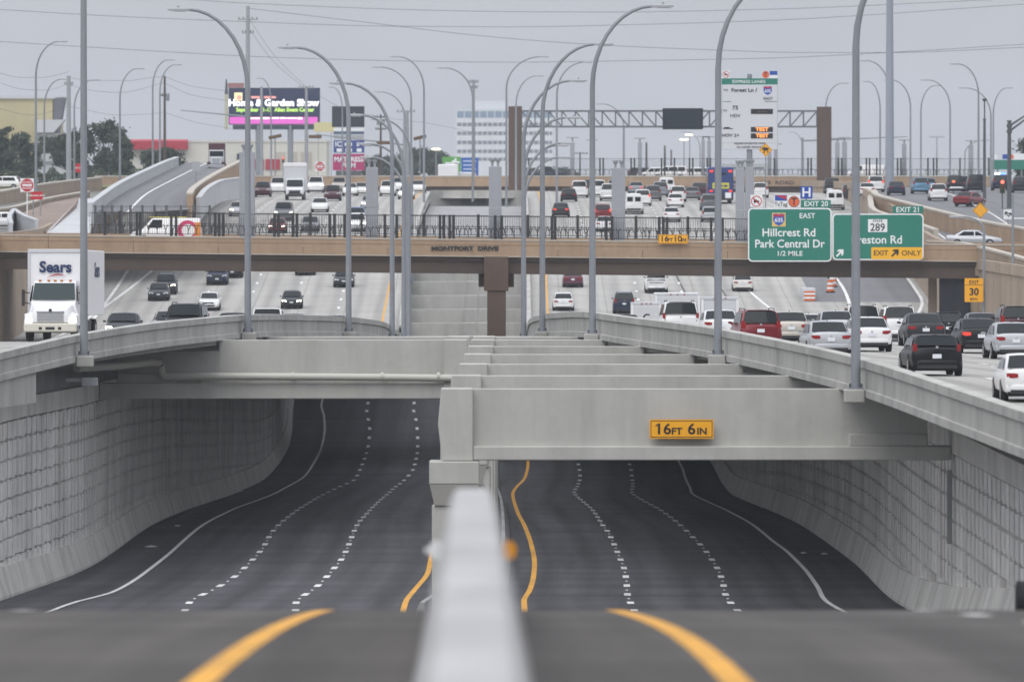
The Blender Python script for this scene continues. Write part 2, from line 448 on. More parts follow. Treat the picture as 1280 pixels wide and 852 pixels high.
ap = ribbon('approach_pavement', frange(6, 116, 4), lambda D: [(x, z_low(D) + 0.004) for x in (xw_l(D) + .5, l1(D), lY(D), cx0(D) - .4)], M_approach, low_road, closed=False, uvf=uv_low)
ap2 = ribbon('approach_pavement', frange(6, 116, 4), lambda D: [(x, z_low(D) + 0.004) for x in (cx0(D) + .4, rY(D), r1(D), xw_r(D) - .5)], M_approach, low_road, closed=False, uvf=uv_low)
def stripe(fn, w, D0, D1, zf, mat, parent, name, step=6, lift=0.009):
    return ribbon(name, frange(D0, D1, step), lambda D: [(fn(D) - w/2, zf(fn(D), D) + lift), (fn(D) + w/2, zf(fn(D), D) + lift)], mat, parent, closed=False)
stripe(rY, 0.20, 20, 760, low_z, M_yellow, low_road, 'yellow_edge_line')
stripe(lY, 0.20, 20, 760, low_z, M_yellow, low_road, 'yellow_edge_line')
stripe(rW, 0.17, 60, 780, low_z, M_paint, low_road, 'white_edge_line')
stripe(lW, 0.17, 60, 780, low_z, M_paint, low_road, 'white_edge_line')
for fn in (r1, r2, l1, l2):
    for d in frange(88, 770, 12.2):
        stripe(fn, 0.24, d, d + 3.4, low_z, M_paint, low_road, 'lane_dash', step=1.7)
        if 320 < d < 560:
            mb = MB(); X = fn(d + 7.8)
            mb.loft([[(X-.055, d+7.75, z_low(d+7.8)+h*0), (X+.055, d+7.75, z_low(d+7.8)), (X+.055, d+7.86, z_low(d+7.8)), (X-.055, d+7.86, z_low(d+7.8))],
                     [(X-.035, d+7.78, z_low(d+7.8)+.02), (X+.035, d+7.78, z_low(d+7.8)+.02), (X+.035, d+7.83, z_low(d+7.8)+.02), (X-.035, d+7.83, z_low(d+7.8)+.02)]] if (h := 0) == 0 else [])
            mb.build('road_stud', M_marker, low_road)
# black pavement seams across the low road
M_seam = flat('tar_seam', (0.02, 0.02, 0.021), 0.7)
for d in (338, 357, 371, 392, 415, 437, 468):
    ribbon('pavement_seam', [d, d + 0.5], lambda D: [(x, z_low(D) + 0.003) for x in (lW(D), l1(D), lY(D))], M_seam, low_road, closed=False)
    ribbon('pavement_seam', [d + 3, d + 3.5], lambda D: [(x, z_low(D) + 0.003) for x in (rY(D), r1(D), rW(D))], M_seam, low_road, closed=False)

# road litter on the shoulders
M_lit = flat('pale_litter', (0.55, 0.55, 0.53), 0.7)
for i, (px, py, w, lab) in enumerate([(188, 683, .5, 'pale scrap of tyre lying on the left tunnel shoulder'), (222, 657, .3, 'small white scrap by the left tunnel white line'),
        (299, 614, .35, 'white scrap at the foot of the left tunnel wall'), (1005, 691, .28, 'small pale scrap right of the white line in the right tunnel'),
        (1030, 692, .35, 'crumpled white scrap on the right tunnel shoulder'), (953, 634, .25, 'tiny pale scrap near the right tunnel wall foot')]):
    d = D_low(py); X = (px - 640) / F * d; z = z_low(d) + .004
    mb = MB(); rr = random.Random(i)
    base = [(X + w*math.cos(k)*rr.uniform(.5, 1)/1.4, d + w*1.6*math.sin(k), z) for k in [j*math.pi/4 for j in range(8)]]
    top = [(X + (b[0]-X)*.55, d + (b[1]-d)*.5, z + rr.uniform(.02, .05)) for b in base]
    mb.loft([base, top]); o = mb.build('road_litter', M_lit); tag(o, lab, 'litter', 'litter on the express road')

# ------------------------------------------------------------------ ground, side sheets
M_ground = weathered('far_ground', (0.20, 0.20, 0.18), amp=0.2, streak=0, big=0.02)
def side_ground(name, xa, sgn, lab, z_gr):
    def sec(D):
        x = xa(D)
        return [(x, z_gr(D)), (x + sgn*25, z_gr(D)), (x + sgn*90, z_gr(D)), (x + sgn*900, z_gr(D))]
    o = ribbon(name, frange(-50, 1240, 15), lambda D: sec(D) if D > 0 else sec(1), M_ground if sgn < 0 else M_ground, closed=False, uvf=lambda v: (v.x, v.y))
    return tag(o, lab, 'ground', kind='structure')
side_ground('ground_left', lambda D: xo_l(max(D, 100)) - 0.4, -1, 'open ground beside the left frontage road', z_gr)
side_ground('ground_right', lambda D: xo_r(max(D, 100)) + 0.4, 1, 'open ground beside the right frontage road', z_grr)
mb = MB(); mb.add([(-5800, 1239, -.36), (5800, 1239, -.36), (5800, 5900, -.36), (-5800, 5900, -.36)], [(0, 1, 2, 3)])
mb.add([(-5800, -900, -6.5), (-900, -900, -6.5), (-900, 1239, -0.4), (-5800, 1239, -0.4)], [(0, 1, 2, 3)])
mb.add([(900, -900, -6.5), (5800, -900, -6.5), (5800, 1239, -0.4), (900, 1239, -0.4)], [(0, 1, 2, 3)])
tag(mb.build('ground', M_ground), 'flat hazy ground reaching to the horizon', 'ground', kind='structure')

# ------------------------------------------------------------------ upper main lanes (decks)
Dg = frange(120, 1240, 8)
deck_l = ribbon('main_lanes_left', Dg, lambda D: [(xo_l(D), z_left(xo_l(D), D)), (xe_l(D) - .2, z_left(xe_l(D), D)), (xe_l(D) - .2, z_left(xe_l(D), D) - .28 + min(.2, z_dip(D))), (xo_l(D), z_left(xo_l(D), D) - .28 + min(.2, z_dip(D)))],
                M_gp, uvf=lambda v: (v.x - xe_l(v.y), v.y))
tag(deck_l, 'pale concrete main lanes carrying oncoming traffic', 'road', kind='structure')
deck_r = ribbon('main_lanes_right', Dg, lambda D: [(xe_r(D) + .2, z_right(xe_r(D), D)), (xo_r(D), z_right(xo_r(D), D)), (xo_r(D), z_right(xo_r(D), D) - .28 + min(.2, z_dip(D))), (xe_r(D) + .2, z_right(xe_r(D), D) - .28 + min(.2, z_dip(D)))],
                M_gp, uvf=lambda v: (v.x - xe_r(v.y), v.y))
tag(deck_r, 'pale concrete main lanes carrying traffic away from the camera', 'road', kind='structure')
med = ribbon('median_slab', frange(1003, 1240, 12), lambda D: [(xe_l(D) + .02, z_gp(D) - .02), (xe_r(D) - .02, z_gp(D) - .02)], M_cast, closed=False)
tag(med, 'plain concrete median beyond the end of the opening', 'road', kind='structure')
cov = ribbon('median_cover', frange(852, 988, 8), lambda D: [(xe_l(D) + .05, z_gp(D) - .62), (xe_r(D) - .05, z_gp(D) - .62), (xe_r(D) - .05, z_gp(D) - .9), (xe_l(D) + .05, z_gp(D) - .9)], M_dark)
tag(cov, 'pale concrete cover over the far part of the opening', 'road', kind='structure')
# markings of the main lanes
def off_l(o): return lambda D: xe_l(D) - o
def off_r(o): return lambda D: xe_r(D) + o
stripe(off_l(1.6), .15, 330, 1150, z_left, M_yellow, deck_l, 'yellow_edge_line', 8)
stripe(off_r(1.6), .15, 260, 1150, z_right, M_yellow, deck_r, 'yellow_edge_line', 8)
stripe(off_l(24.0), .28, 480, 900, z_left, M_paint, deck_l, 'white_gore_line', 8)
stripe(lambda D: -33.0 + (D - 740) * .035, .28, 560, 860, z_left, M_paint, deck_l, 'white_edge_line', 8)
for k in range(1, 6):
    for d in frange(268, 1000, 12.2):
        if k < 5 and d > 560:
            stripe(off_l(1.6 + 3.66*k), .2, d, d + 2.6, z_left, M_paint, deck_l, 'lane_dash', step=3)
        if d < 480 or (d > 560 and k < 4):
            stripe(off_r(1.6 + 3.66*k), .2, d, d + 2.6, z_right, M_paint, deck_r, 'lane_dash', step=3)
# exit lanes under the bridge, right side: asphalt patch, solid white lines
stripe(pchip([(690, 24.8), (730, 21.9), (760, 20.3), (800, 18.9), (860, 18.3), (930, 19)]), .22, 690, 900, z_right, M_paint, deck_r, 'white_gore_line', 6)
stripe(pchip([(690, 21.0), (760, 26.8), (790, 27.2), (830, 26.6), (900, 26.6)]), .26, 700, 900, z_right, M_paint, deck_r, 'white_gore_line', 6)
stripe(pchip([(690, 26), (745, 31.3), (775, 33.0), (800, 33.1), (830, 32.2), (900, 32)]), .26, 690, 860, z_right, M_paint, deck_r, 'white_gore_line', 6)
ex = ribbon('exit_ramp_pavement', frange(768, 905, 6), lambda D: [(24.2, z_right(24.2, D) + .006), (xo_r(D) - .6, z_right(xo_r(D), D) + .006)], M_asph2, deck_r, closed=False, uvf=lambda v: (v.x, v.y))
# dark worn joint lines on the exit gore
for fx in (pchip([(690, 15.2), (900, 12.6)]), pchip([(690, 18.6), (900, 15.4)])):
    stripe(fx, .12, 690, 860, z_right, M_seam, deck_r, 'sealed_joint', 8, .004)

# ------------------------------------------------------------------ trench walls: cast rail, panels, coping, upper stem
def trench_wall(sgn, xw, D_front, name, lab):
    root = empty(name, (xw(400), 400, z_low(400)))
    root_inv = Matrix.Translation(-Vector(root.location))
    def fin(o):
        o.parent = root; o.matrix_parent_inverse = root_inv
        return o
    PEND = [D_front + 3.0*int((560 - D_front)/3.0)]
    s = sgn   # +1 right wall (faces -x), -1 left wall (faces +x)
        # sloped traffic rail
    rs = frange(180, 522, 9.0) + frange(522, 1005, 34.5)[1:]
    for a, bb in zip(rs[:-1], rs[1:]):
        fin(ribbon('rail_segment', frange(a, bb - .05, 4.5), lambda D: [(xw(D) - s*.38, z_low(D) - .1), (xw(D) - s*.38, z_low(D) + .10), (xw(D) - s*.10, z_low(D) + 1.08), (xw(D) + s*.12, z_low(D) + 1.08), (xw(D) + s*.12, z_low(D) - .1)], M_rail))
    # coping
    cs_ = frange(180, 522, 6.0) + frange(522, 1005, 34.5)[1:]
    for a, bb in zip(cs_[:-1], cs_[1:]):
        fin(ribbon('coping', frange(a, bb - .03, 6), lambda D: [(xw(D) - s*.06, WALL_TOP(D) - .72), (xw(D) - s*.06, WALL_TOP(D)), (xw(D) + s*.5, WALL_TOP(D)), (xw(D) + s*.5, WALL_TOP(D) - .72)], M_cast))
    # precast panels, two block courses per panel with rib dashes
    PW, PH = 4.6, 1.42
    mb = MB()
    hw, hh, t = PW/2 - .010, PH/2 - .045, .14
    def slab(u0, u1, w0, w1, out=0.0, c=.03):
        mb.add([(u0,0,w0),(u1,0,w0),(u1,0,w1),(u0,0,w1),(u0+c,-out-t,w0+c),(u1-c,-out-t,w0+c),(u1-c,-out-t,w1-c),(u0+c,-out-t,w1-c)],
               [(4,5,6,7),(0,1,5,4),(1,2,6,5),(2,3,7,6),(3,0,4,7)])
    q = hw*2/4
    for i in range(4):
        o = (.0, .022)[i % 2]
        if i % 2 == 0:
            slab(-hw + i*q, -hw + (i+1)*q - .03, -hh, -.055, o, .02); slab(-hw + i*q, -hw + (i+1)*q - .03, .055, hh, o, .02)
        else:
            slab(-hw + i*q, -hw + (i+1)*q - .03, -hh, -.012, o, .02); slab(-hw + i*q, -hw + (i+1)*q - .03, .012, hh, o, .02)
    pm = mb.mesh('wall_panel'); pm.materials.append(M_panel)
    cnt = 0
    d = D_front
    while d < 560 and cnt < 296:
        cd = d + PW/2
        ang = math.atan2(xw(d + PW) - xw(d), PW)
        zt = WALL_TOP(cd) - .74
        slope = math.atan((WALL_TOP(d + PW) - WALL_TOP(d)) / PW)
        k = 0
        while zt - (k + .5)*PH > z_low(cd) + .7 and cnt < 296:
            o = bpy.data.objects.new('wall_panel', pm)
            link(o, root)
            o.matrix_parent_inverse = root_inv
            zc = zt - (k + .5)*PH
            # panel local x runs along the wall, local -y faces the road
            m = Matrix.Translation((xw(cd) + s*.19, cd, zc)) @ Matrix.Rotation((math.pi/2 if s < 0 else -math.pi/2) - ang, 4, 'Z') @ Matrix.Rotation((slope if s < 0 else -slope), 4, 'Y') 
            o.matrix_basis = m
            cnt += 1; k += 1
        d += PW
    PEND[0] = d
    # the farther panels, too small to pick apart, stay joined
    big = MB(); d2 = d
    while d2 < 700:
        cd = d2 + PW/2
        ang = math.atan2(xw(d2 + PW) - xw(d2), PW); zt = WALL_TOP(cd) - .74; slope = math.atan((WALL_TOP(d2 + PW) - WALL_TOP(d2)) / PW); k = 0
        while zt - (k + .5)*PH > z_low(cd) + .7:
            m = Matrix.Translation((xw(cd) + s*.19, cd, zt - (k + .5)*PH)) @ Matrix.Rotation((math.pi/2 if s < 0 else -math.pi/2) - ang, 4, 'Z') @ Matrix.Rotation((slope if s < 0 else -slope), 4, 'Y')
            big.add([m @ Vector(v) for v in mb.v], mb.f); k += 1
        d2 += PW
    PEND[0] = d2
    tag(fin(big.build('far_panel_field', M_panel)), kind='stuff')
    # backing wall (comes forward to the panel face where single panels can no longer be told apart)
    fin(ribbon('backing_wall', sorted(frange(180, 1010, 6) + [PEND[0] - .01, PEND[0] + .01]), lambda D: [(xw(D) + s*(.20 if D < PEND[0] else .06), z_low(D) + .9), (xw(D) + s*(.20 if D < PEND[0] else .06), WALL_TOP(D) - .3), (xw(D) + s*.7, WALL_TOP(D) - .3), (xw(D) + s*.7, z_low(D) - .2)], M_panel))
    # stem above the coping up to the deck, set back
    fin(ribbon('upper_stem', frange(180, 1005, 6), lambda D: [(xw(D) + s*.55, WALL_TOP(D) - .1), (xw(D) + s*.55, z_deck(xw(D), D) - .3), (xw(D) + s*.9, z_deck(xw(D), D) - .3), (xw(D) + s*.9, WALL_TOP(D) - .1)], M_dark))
    return tag(root, lab, 'retaining wall')
trench_wall(1, xw_r, 246, 'retaining_wall', 'panelled concrete retaining wall along the right tunnel lanes')
trench_wall(-1, xw_l, 306, 'retaining_wall', 'panelled concrete retaining wall along the left tunnel lanes')
# end wall of the trench
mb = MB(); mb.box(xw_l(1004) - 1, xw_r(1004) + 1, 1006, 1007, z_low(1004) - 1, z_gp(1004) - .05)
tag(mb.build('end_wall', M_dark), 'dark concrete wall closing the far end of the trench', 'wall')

# near fascia wall on the left, below the parapet in front of the beams
fx = ribbon('fascia_wall', frange(215, 341, 6), lambda D: [(xe_l(D) - .06, z_gpl(D) - .305), (xe_l(D) - .06, min(WALL_TOP(D), -7.6)), (xe_l(D) - .7, min(WALL_TOP(D), -7.6)), (xe_l(D) - .7, z_gpl(D) - .305)], M_para)
tag(fx, 'plain concrete fascia under the left parapet above the panelled wall', 'wall')

# ------------------------------------------------------------------ parapets of the opening
def parapet(fn, s, D0, D1, lab, z_gp=z_gp, tp=0.0):
    root = empty('parapet', (fn(D0), D0, z_gp(D0)))
    inv = Matrix.Translation(-Vector(root.location))
    ks = frange(D0, D1, 9.5)
    for a, b in zip(ks[:-1], ks[1:]):
        # s=+1: road lies to the +x side of the edge
        def sec(D):
            x, z = fn(D), z_gp(D)
            pts = [(-.02, -.30), (-.06, -.30), (-.06, -.08), (-.0, -.06), (.0, .52 + tp), (-.07, .56 + tp), (-.07, .80 + tp), (.26, .82 + tp), (.30, .56 + tp), (.38, .25), (.42, .012 - z_dip(D)), (.18, .010 - z_dip(D)), (.18, -.30)]
            return [(x + s*u, z + w) for u, w in pts]
        o = ribbon('parapet_segment', frange(a, b - .035, 4.75), sec, M_para)
        o.parent = root; o.matrix_parent_inverse = inv
    return tag(root, lab, 'parapet')
parapet(xe_r, 1, 218, 1000, 'long curving concrete parapet along the right main lanes beside the opening')
parapet(xe_l, -1, 218, 1000, 'long curving concrete parapet along the left main lanes beside the opening', z_gpl, -.12)
# curved head of the opening
mb = MB()
pts = [(xe_l(998), 998)] + [(xe_l(1000) + (xe_r(1000) - xe_l(1000)) * (0.5 - 0.5*math.cos(t)), 1000 + 5*math.sin(t)) for t in [math.pi*k/10 for k in range(11)]] + [(xe_r(998), 998)]
secs = [[(x, d, z_gp(1000) - .9), (x, d, z_gp(1000) + .85), (x, d + .35, z_gp(1000) + .85), (x, d + .35, z_gp(1000) - .9)] for x, d in pts]
mb.loft(secs)
tag(mb.build('parapet', M_para), 'rounded concrete parapet closing the far end of the opening', 'parapet')

# ------------------------------------------------------------------ cross beams and centre piers
def beam(D, x_in, x_out, i, side, fl=0.0):
    """inverted-T beam from the centre pier (x_in) to the wall (x_out)"""
    s = 1 if x_out > x_in else -1
    zt = z_gp(D) - (.29 if D < 850 else .92)
    zt_o = zt
    root = empty('cross_beam', (x_in, D, zt - 2.2))
    def L(x, y, z): return (x - x_in, y - D, z - (zt - 2.2))
    def bx(x0, x1, y0, y1, z0, z1, name, sl=0.0, bev=.03, mat=M_beam):
        x0, x1 = min(x0, x1), max(x0, x1)
        mb = MB(); mb.box(x0 - x_in, x1 - x_in, y0, y1, z0 - (zt - 2.2), z1 - (zt - 2.2))
        return mb.build(name, mat, root, bevel=bev)
    xk = (xe_r(D) + .12) if s > 0 else (xe_l(D) - .12)
    bx(x_in + s*1.02, xk, -.40, .40, zt - 1.80, zt, 'web', bev=.012)
    bx(xk - s*.3, x_out - s*.75, -.396, .396, zt - 1.80, zt - z_dip(D) - .02, 'web', bev=0)
    bx(x_in + s*1.02, x_out - s*.02, -.62, .62, zt - 2.22 - fl, zt - 1.78, 'bottom_flange')
    bx(x_out - s*3.2, x_out - s*.75, -.55, .55, zt - 1.785, zt - 1.40, 'haunch')
    # end block over the pier: slightly proud, splayed outer edge
    mb = MB()
    w0, w1 = x_in - s*.02, x_in + s*1.03
    prof = [(w0 + s*.06, zt + .02), (w1, zt + .02), (w1, zt - 2.235 - fl), (w0 + s*.10, zt - 2.235 - fl), (w0 - s*.04, zt - 1.1)]
    mb.loft([[L(x, D + y, z) for x, z in prof] for y in (-.70, .70)])
    mb.build('end_block', M_beam, root, bevel=.025)
    lab = '%s concrete cross beam from the camera over the %s lanes' % (ORD[i], side)
    if i == 0 and side == 'right tunnel': lab = 'front concrete cross beam over the right tunnel, carrying the yellow clearance sign'
    if i == 0 and side == 'left tunnel': lab = 'front concrete cross beam over the left tunnel, with a grey pipe along it'
    tag(root, lab, 'beam', 'concrete cross beams over the express lanes')
    return root
nr = 0
for k in range(0, 36):
    D = 300 + 20*k
    if D > 990: break
    beam(D, xc(D) - .45, xw_r(D) - .05, k, 'right tunnel')
for k in range(0, 31):
    D = 400 + 20*k
    if D > 990: break
    beam(D, xc(D) - .52, xw_l(D) + .05, k, 'left tunnel', .22)
for k in range(0, 36):
    D = 300 + 20*k
    if D > 990: break
    z0 = z_low(D); zt = z_gp(D) - .29 - 2.24
    root = empty('centre_pier', (xc(D), D, z0))
    h = zt - z0
    mb = MB(); mb.box(-.78, .78, -.95, .95, h - .72, h - .005); mb.build('cap', M_beam, root, bevel=.03)
    mb = MB(); mb.loft([[(-.62,-.7,h-1.38),(.62,-.7,h-1.38),(.62,.7,h-1.38),(-.62,.7,h-1.38)], [(-.77,-.93,h-.722),(.77,-.93,h-.722),(.77,.93,h-.722),(-.77,.93,h-.722)]]); mb.build('cap_underside', M_beam, root)
    mb = MB(); mb.cbox(-.70, .70, -.62, .62, 0, h - 1.375, .05); mb.build('column', M_beam, root)
    tag(root, ('front concrete centre pier between the two tunnels' if k == 0 else '%s concrete centre pier from the camera between the two tunnels' % ORD[k]), 'pier', 'centre piers between the tunnels')

# centre barrier (blurred in front of the lens), pale concrete
def cx(D): return pchip([(5, -.05), (27, -.11), (65, -.27), (110, -.46), (200, -1.05), (290, -1.7)])(D)
bar = empty('median_barrier', (cx(60), 60, z_low(60)))
inv = Matrix.Translation(-Vector(bar.location))
for a, b in zip(frange(9, 288, 15)[:-1], frange(9, 288, 15)[1:]):
    o = ribbon('barrier_segment', frange(a, b - .03, 5), lambda D: [(cx(D) - .37, z_low(D) - .05), (cx(D) - .37, z_low(D) + .08), (cx(D) - .15, z_low(D) + 1.17), (cx(D) - .125, z_low(D) + 1.22), (cx(D) - .09, z_low(D) + 1.23), (cx(D) + .09, z_low(D) + 1.23), (cx(D) + .125, z_low(D) + 1.22), (cx(D) + .15, z_low(D) + 1.17), (cx(D) + .37, z_low(D) + .08), (cx(D) + .37, z_low(D) - .05)], M_white_barrier)
    o.parent = bar; o.matrix_parent_inverse = inv
for d, sgn in ((84, 1), (84.5, -1), (120, -1)):
    mb = MB(); X = cx(d) + sgn*.30
    mb.loft([[(X + (.02 if sgn > 0 else -.02)+.065*math.cos(k), d, z_low(d) + .70 + .085*math.sin(k)) for k in [j*math.pi/6 for j in range(12)]],
             [(X + (.02 if sgn > 0 else -.02)+.065*math.cos(k), d + .03, z_low(d) + .70 + .085*math.sin(k)) for k in [j*math.pi/6 for j in range(12)]]])
    mb.box(X - .12, X + .05 if sgn > 0 else X + .12, d + .005, d + .025, z_low(d) + .68, z_low(d) + .72)
    o = mb.build('reflector', flat('amber_reflector', (.9, .36, .01), .35) if sgn > 0 else M_signw, bar); o.matrix_parent_inverse = inv
tag(bar, 'pale blurred concrete median barrier running straight ahead from the camera', 'barrier')
# low rails either side of the pier line
for s, nm in ((1, 'right'), (-1, 'left')):
    o = ribbon('median_rail', frange(292, 1003, 9), lambda D: [(xc(max(D,300)) + s*.86, z_low(D) - .05), (xc(max(D,300)) + s*1.24, z_low(D) - .05), (xc(max(D,300)) + s*1.24, z_low(D) + .08), (xc(max(D,300)) + s*1.0, z_low(D) + .62), (xc(max(D,300)) + s*.86, z_low(D) + .62)], M_dark)
    tag(o, 'low concrete rail along the %s side of the centre piers' % nm, 'barrier')

# loose tyre standing at the right border, beyond the crest
d = 168.0
mb = MB(); X = (1276 - 640) / F * d; zc = -(757 - YH) / F * d
X = (1278.5 - 640) / F * d
tyre = empty('tyre', (X, d, z_low(d)))
tyre.scale = (.78, .78, .78)
R0 = .46
def ringsec(rad, y): return [(y, rad*math.cos(k), rad*math.sin(k)) for k in [j*2*math.pi/28 for j in range(28)]]
mb = MB(); mb.loft([ringsec(r, y) for r, y in ((.22, -.11), (.40, -.15), (.45, -.12), (.46, 0), (.45, .12), (.40, .15), (.22, .11), (.22, -.11))], True, False)
M_rubber = flat('tyre_rubber', (0.012, 0.012, 0.013), 0.75)
t = mb.build('tyre_body', M_rubber, tyre, smooth=True); t.location = (0, 0, .46)
mb = MB()
for j in range(36):
    k = j*2*math.pi/36
    for y in (-.075, .075):
        c = Vector((y, .462*math.cos(k), .462*math.sin(k)))
        tn = Vector((0, -math.sin(k), math.cos(k))); nr_ = Vector((0, math.cos(k), math.sin(k)))
        a1, b1, c1 = Vector((.055, 0, 0)), tn*.025, nr_*.014
        mb.add([c+a1+b1-c1, c-a1+b1-c1, c-a1-b1-c1, c+a1-b1-c1, c+a1+b1+c1, c-a1+b1+c1, c-a1-b1+c1, c+a1-b1+c1], [(0,3,2,1),(4,5,6,7),(0,1,5,4),(1,2,6,5),(2,3,7,6),(3,0,4,7)])
tr_ = mb.build('tread', M_rubber, tyre); tr_.location = (0, 0, .46)
tag(tyre, 'black lugged tyre at the far right border beyond the road crest', 'tyre')

# ------------------------------------------------------------------ outer retaining walls and side ground of the main lanes
def outer_wall(fn, s, zf, lab, mat, z_gr):
    root = empty('retaining_wall', (fn(600), 600, zf(fn(600), 600)))
    inv = Matrix.Translation(-Vector(root.location))
    def add(name, Ds, sec, m):
        o = ribbon(name, Ds, sec, m); o.parent = root; o.matrix_parent_inverse = inv
    def top(D): return max(z_gr(D), zf(fn(D), D)) + (.9 if D < 1000 else .8)
    add('wall_face', frange(130, 1225, 8), lambda D: [(fn(D) - s*.12, zf(fn(D), D) - .3), (fn(D) - s*.05, top(D) - .78), (fn(D) + s*.5, top(D) - .78), (fn(D) + s*.5, zf(fn(D), D) - .3)], mat)
    for a in frange(400, 1216, 12)[:-1]:
        add('coping', [a, a + 6, a + 11.96], lambda D: [(fn(D) - s*.12, top(D) - .775), (fn(D) - s*.18, top(D) - .70), (fn(D) - s*.15, top(D)), (fn(D) + s*.2, top(D)), (fn(D) + s*.25, top(D) - .775)], mat)
    return tag(root, lab, 'retaining wall')
outer_wall(xo_r, 1, z_right, 'tan concrete retaining wall at the outer edge of the right main lanes', M_tan2, z_grr)
outer_wall(xo_l, -1, z_left, 'tan concrete retaining wall at the outer edge of the left main lanes', M_tan2, z_gr)
# ------------------------------------------------------------------ street bridge across the main lanes
BD0, BD1 = 690.0, 711.0
SB = F / BD0
def bz(py): return -(py - YH) / SB          # height on the near face from a photo row
def bxx(px): return (px - 640) / SB
BXL, BXR = -38.5, 33.2
def tilt(x): return -0.010 * (x - BXL)      # the deck falls gently to the right
br = empty('street_bridge', (0, BD0, bz(424)))
brinv = Matrix.Translation(-Vector(br.location))
def bpart(name, secs, mat, closed=True, bevel=0, parent=None):
    mb = MB(); mb.loft(secs, closed, closed); o = mb.build(name, mat, br, bevel=bevel); o.matrix_parent_inverse = brinv
    return o
def bslab(name, x0, x1, y0, y1, z0, z1, mat, bevel=0):
    return bpart(name, [[(x, y0, z0 + tilt(x)), (x, y1, z0 + tilt(x)), (x, y1, z1 + tilt(x)), (x, y0, z1 + tilt(x))] for x in (x0, x1)], mat, bevel=bevel)
Z_pt, Z_pb, Z_gt, Z_gb, Z_dk = bz(292.5), bz(313.5), bz(315), bz(335), -4.28
bslab('deck', BXL - 6, BXR + 6, BD0 + .5, BD1 - .5, Z_gt - .25, Z_dk, M_tan2)
for i, x0 in enumerate(frange(BXL - 7, BXR + 5.5, 6.1)[:-1]):
    x1 = x0 + 6.07
    bslab('parapet_panel', x0, x1, BD0 - .02, BD0 + .4, Z_pb, Z_pt - .42, M_tan)
    bslab('parapet_band', x0, x1, BD0 - .05, BD0 + .4, Z_pt - .415, Z_pt - .10, M_tan)
    bslab('parapet_coping', x0, x1, BD0 - .09, BD0 + .44, Z_pt - .095, Z_pt, M_cap)
bslab('fascia_lip', BXL - 6, BXR + 4.9, BD0 - .10, BD0 + .42, Z_pb - .07, Z_pb - .003, M_cap)
bslab('deck_edge', BXL - 6, BXR + 5.5, BD0 + .18, BD0 + 1.2, Z_gt - .28, Z_pb - .073, M_brown)
for k, yy in enumerate((BD0 + .35, BD0 + 5, BD0 + 10, BD0 + 15, BD1 - .9)):
    bslab('girder', BXL - 5, BXR + 4.5, yy, yy + .35, Z_gb, Z_gt - .285, M_brown)
    bslab('girder_flange', BXL - 5, BXR + 4.5, yy - .12, yy + .47, Z_gb - .05, Z_gb - .003, M_brown)
bslab('far_parapet', BXL - 7, BXR + 5.5, BD1 - .35, BD1, Z_gt - .25, Z_pt, M_tan)
# centre pier of the bridge with a proud head block
px0, px1 = bxx(609), bxx(632)
for yy in (BD0 - .5, BD1 - 1.4):
    bslab('pier_head', bxx(605), bxx(635.5), yy, yy + 1.6, bz(357), bz(314), M_brown2, bevel=.04)
    bslab('pier_column', px0, px1, yy + .1, yy + 1.5, z_low(BD0), bz(357) - .004, M_brown2, bevel=.04)
bslab('pier_cap', bxx(605) - .4, bxx(635.5) + .4, BD0 + 1.2, BD1 - 1.5, Z_gb - 1.0, Z_gb - .06, M_brown2)
# piers hidden in the shade at both ends
bslab('abutment', BXL - 6, BXL + .7, BD0 + .8, BD1 - .8, -13.0, Z_gb - .06, M_tan2)
bslab('abutment', BXR - .2, BXR + 6, BD0 + .8, BD1 - .8, -13.0, Z_gb - .06, M_tan2)
for xx in (bxx(1168), ):
    bslab('end_column', xx - .3, xx + .3, BD0 + 2.5, BD0 + 3.4, -12.0, Z_gb - .06, M_tan2)
M_shade = flat('painted_recess_shade', (0.02, 0.022, 0.03), .9)  # near-black colour that paints in the shade of the abutment opening
tag(br, 'tan street bridge with brown girder crossing the whole freeway', 'bridge')
t = text('street_name_lettering', 'MONTFORT  DRIVE', .40, (bxx(581), BD0 - .075, bz(304.5) + tilt(bxx(581)) - .0), flat('bronze_letter', (.035, .03, .028), .5), br, wid=1.38, bold=.022, depth=.02)
t.matrix_parent_inverse = brinv

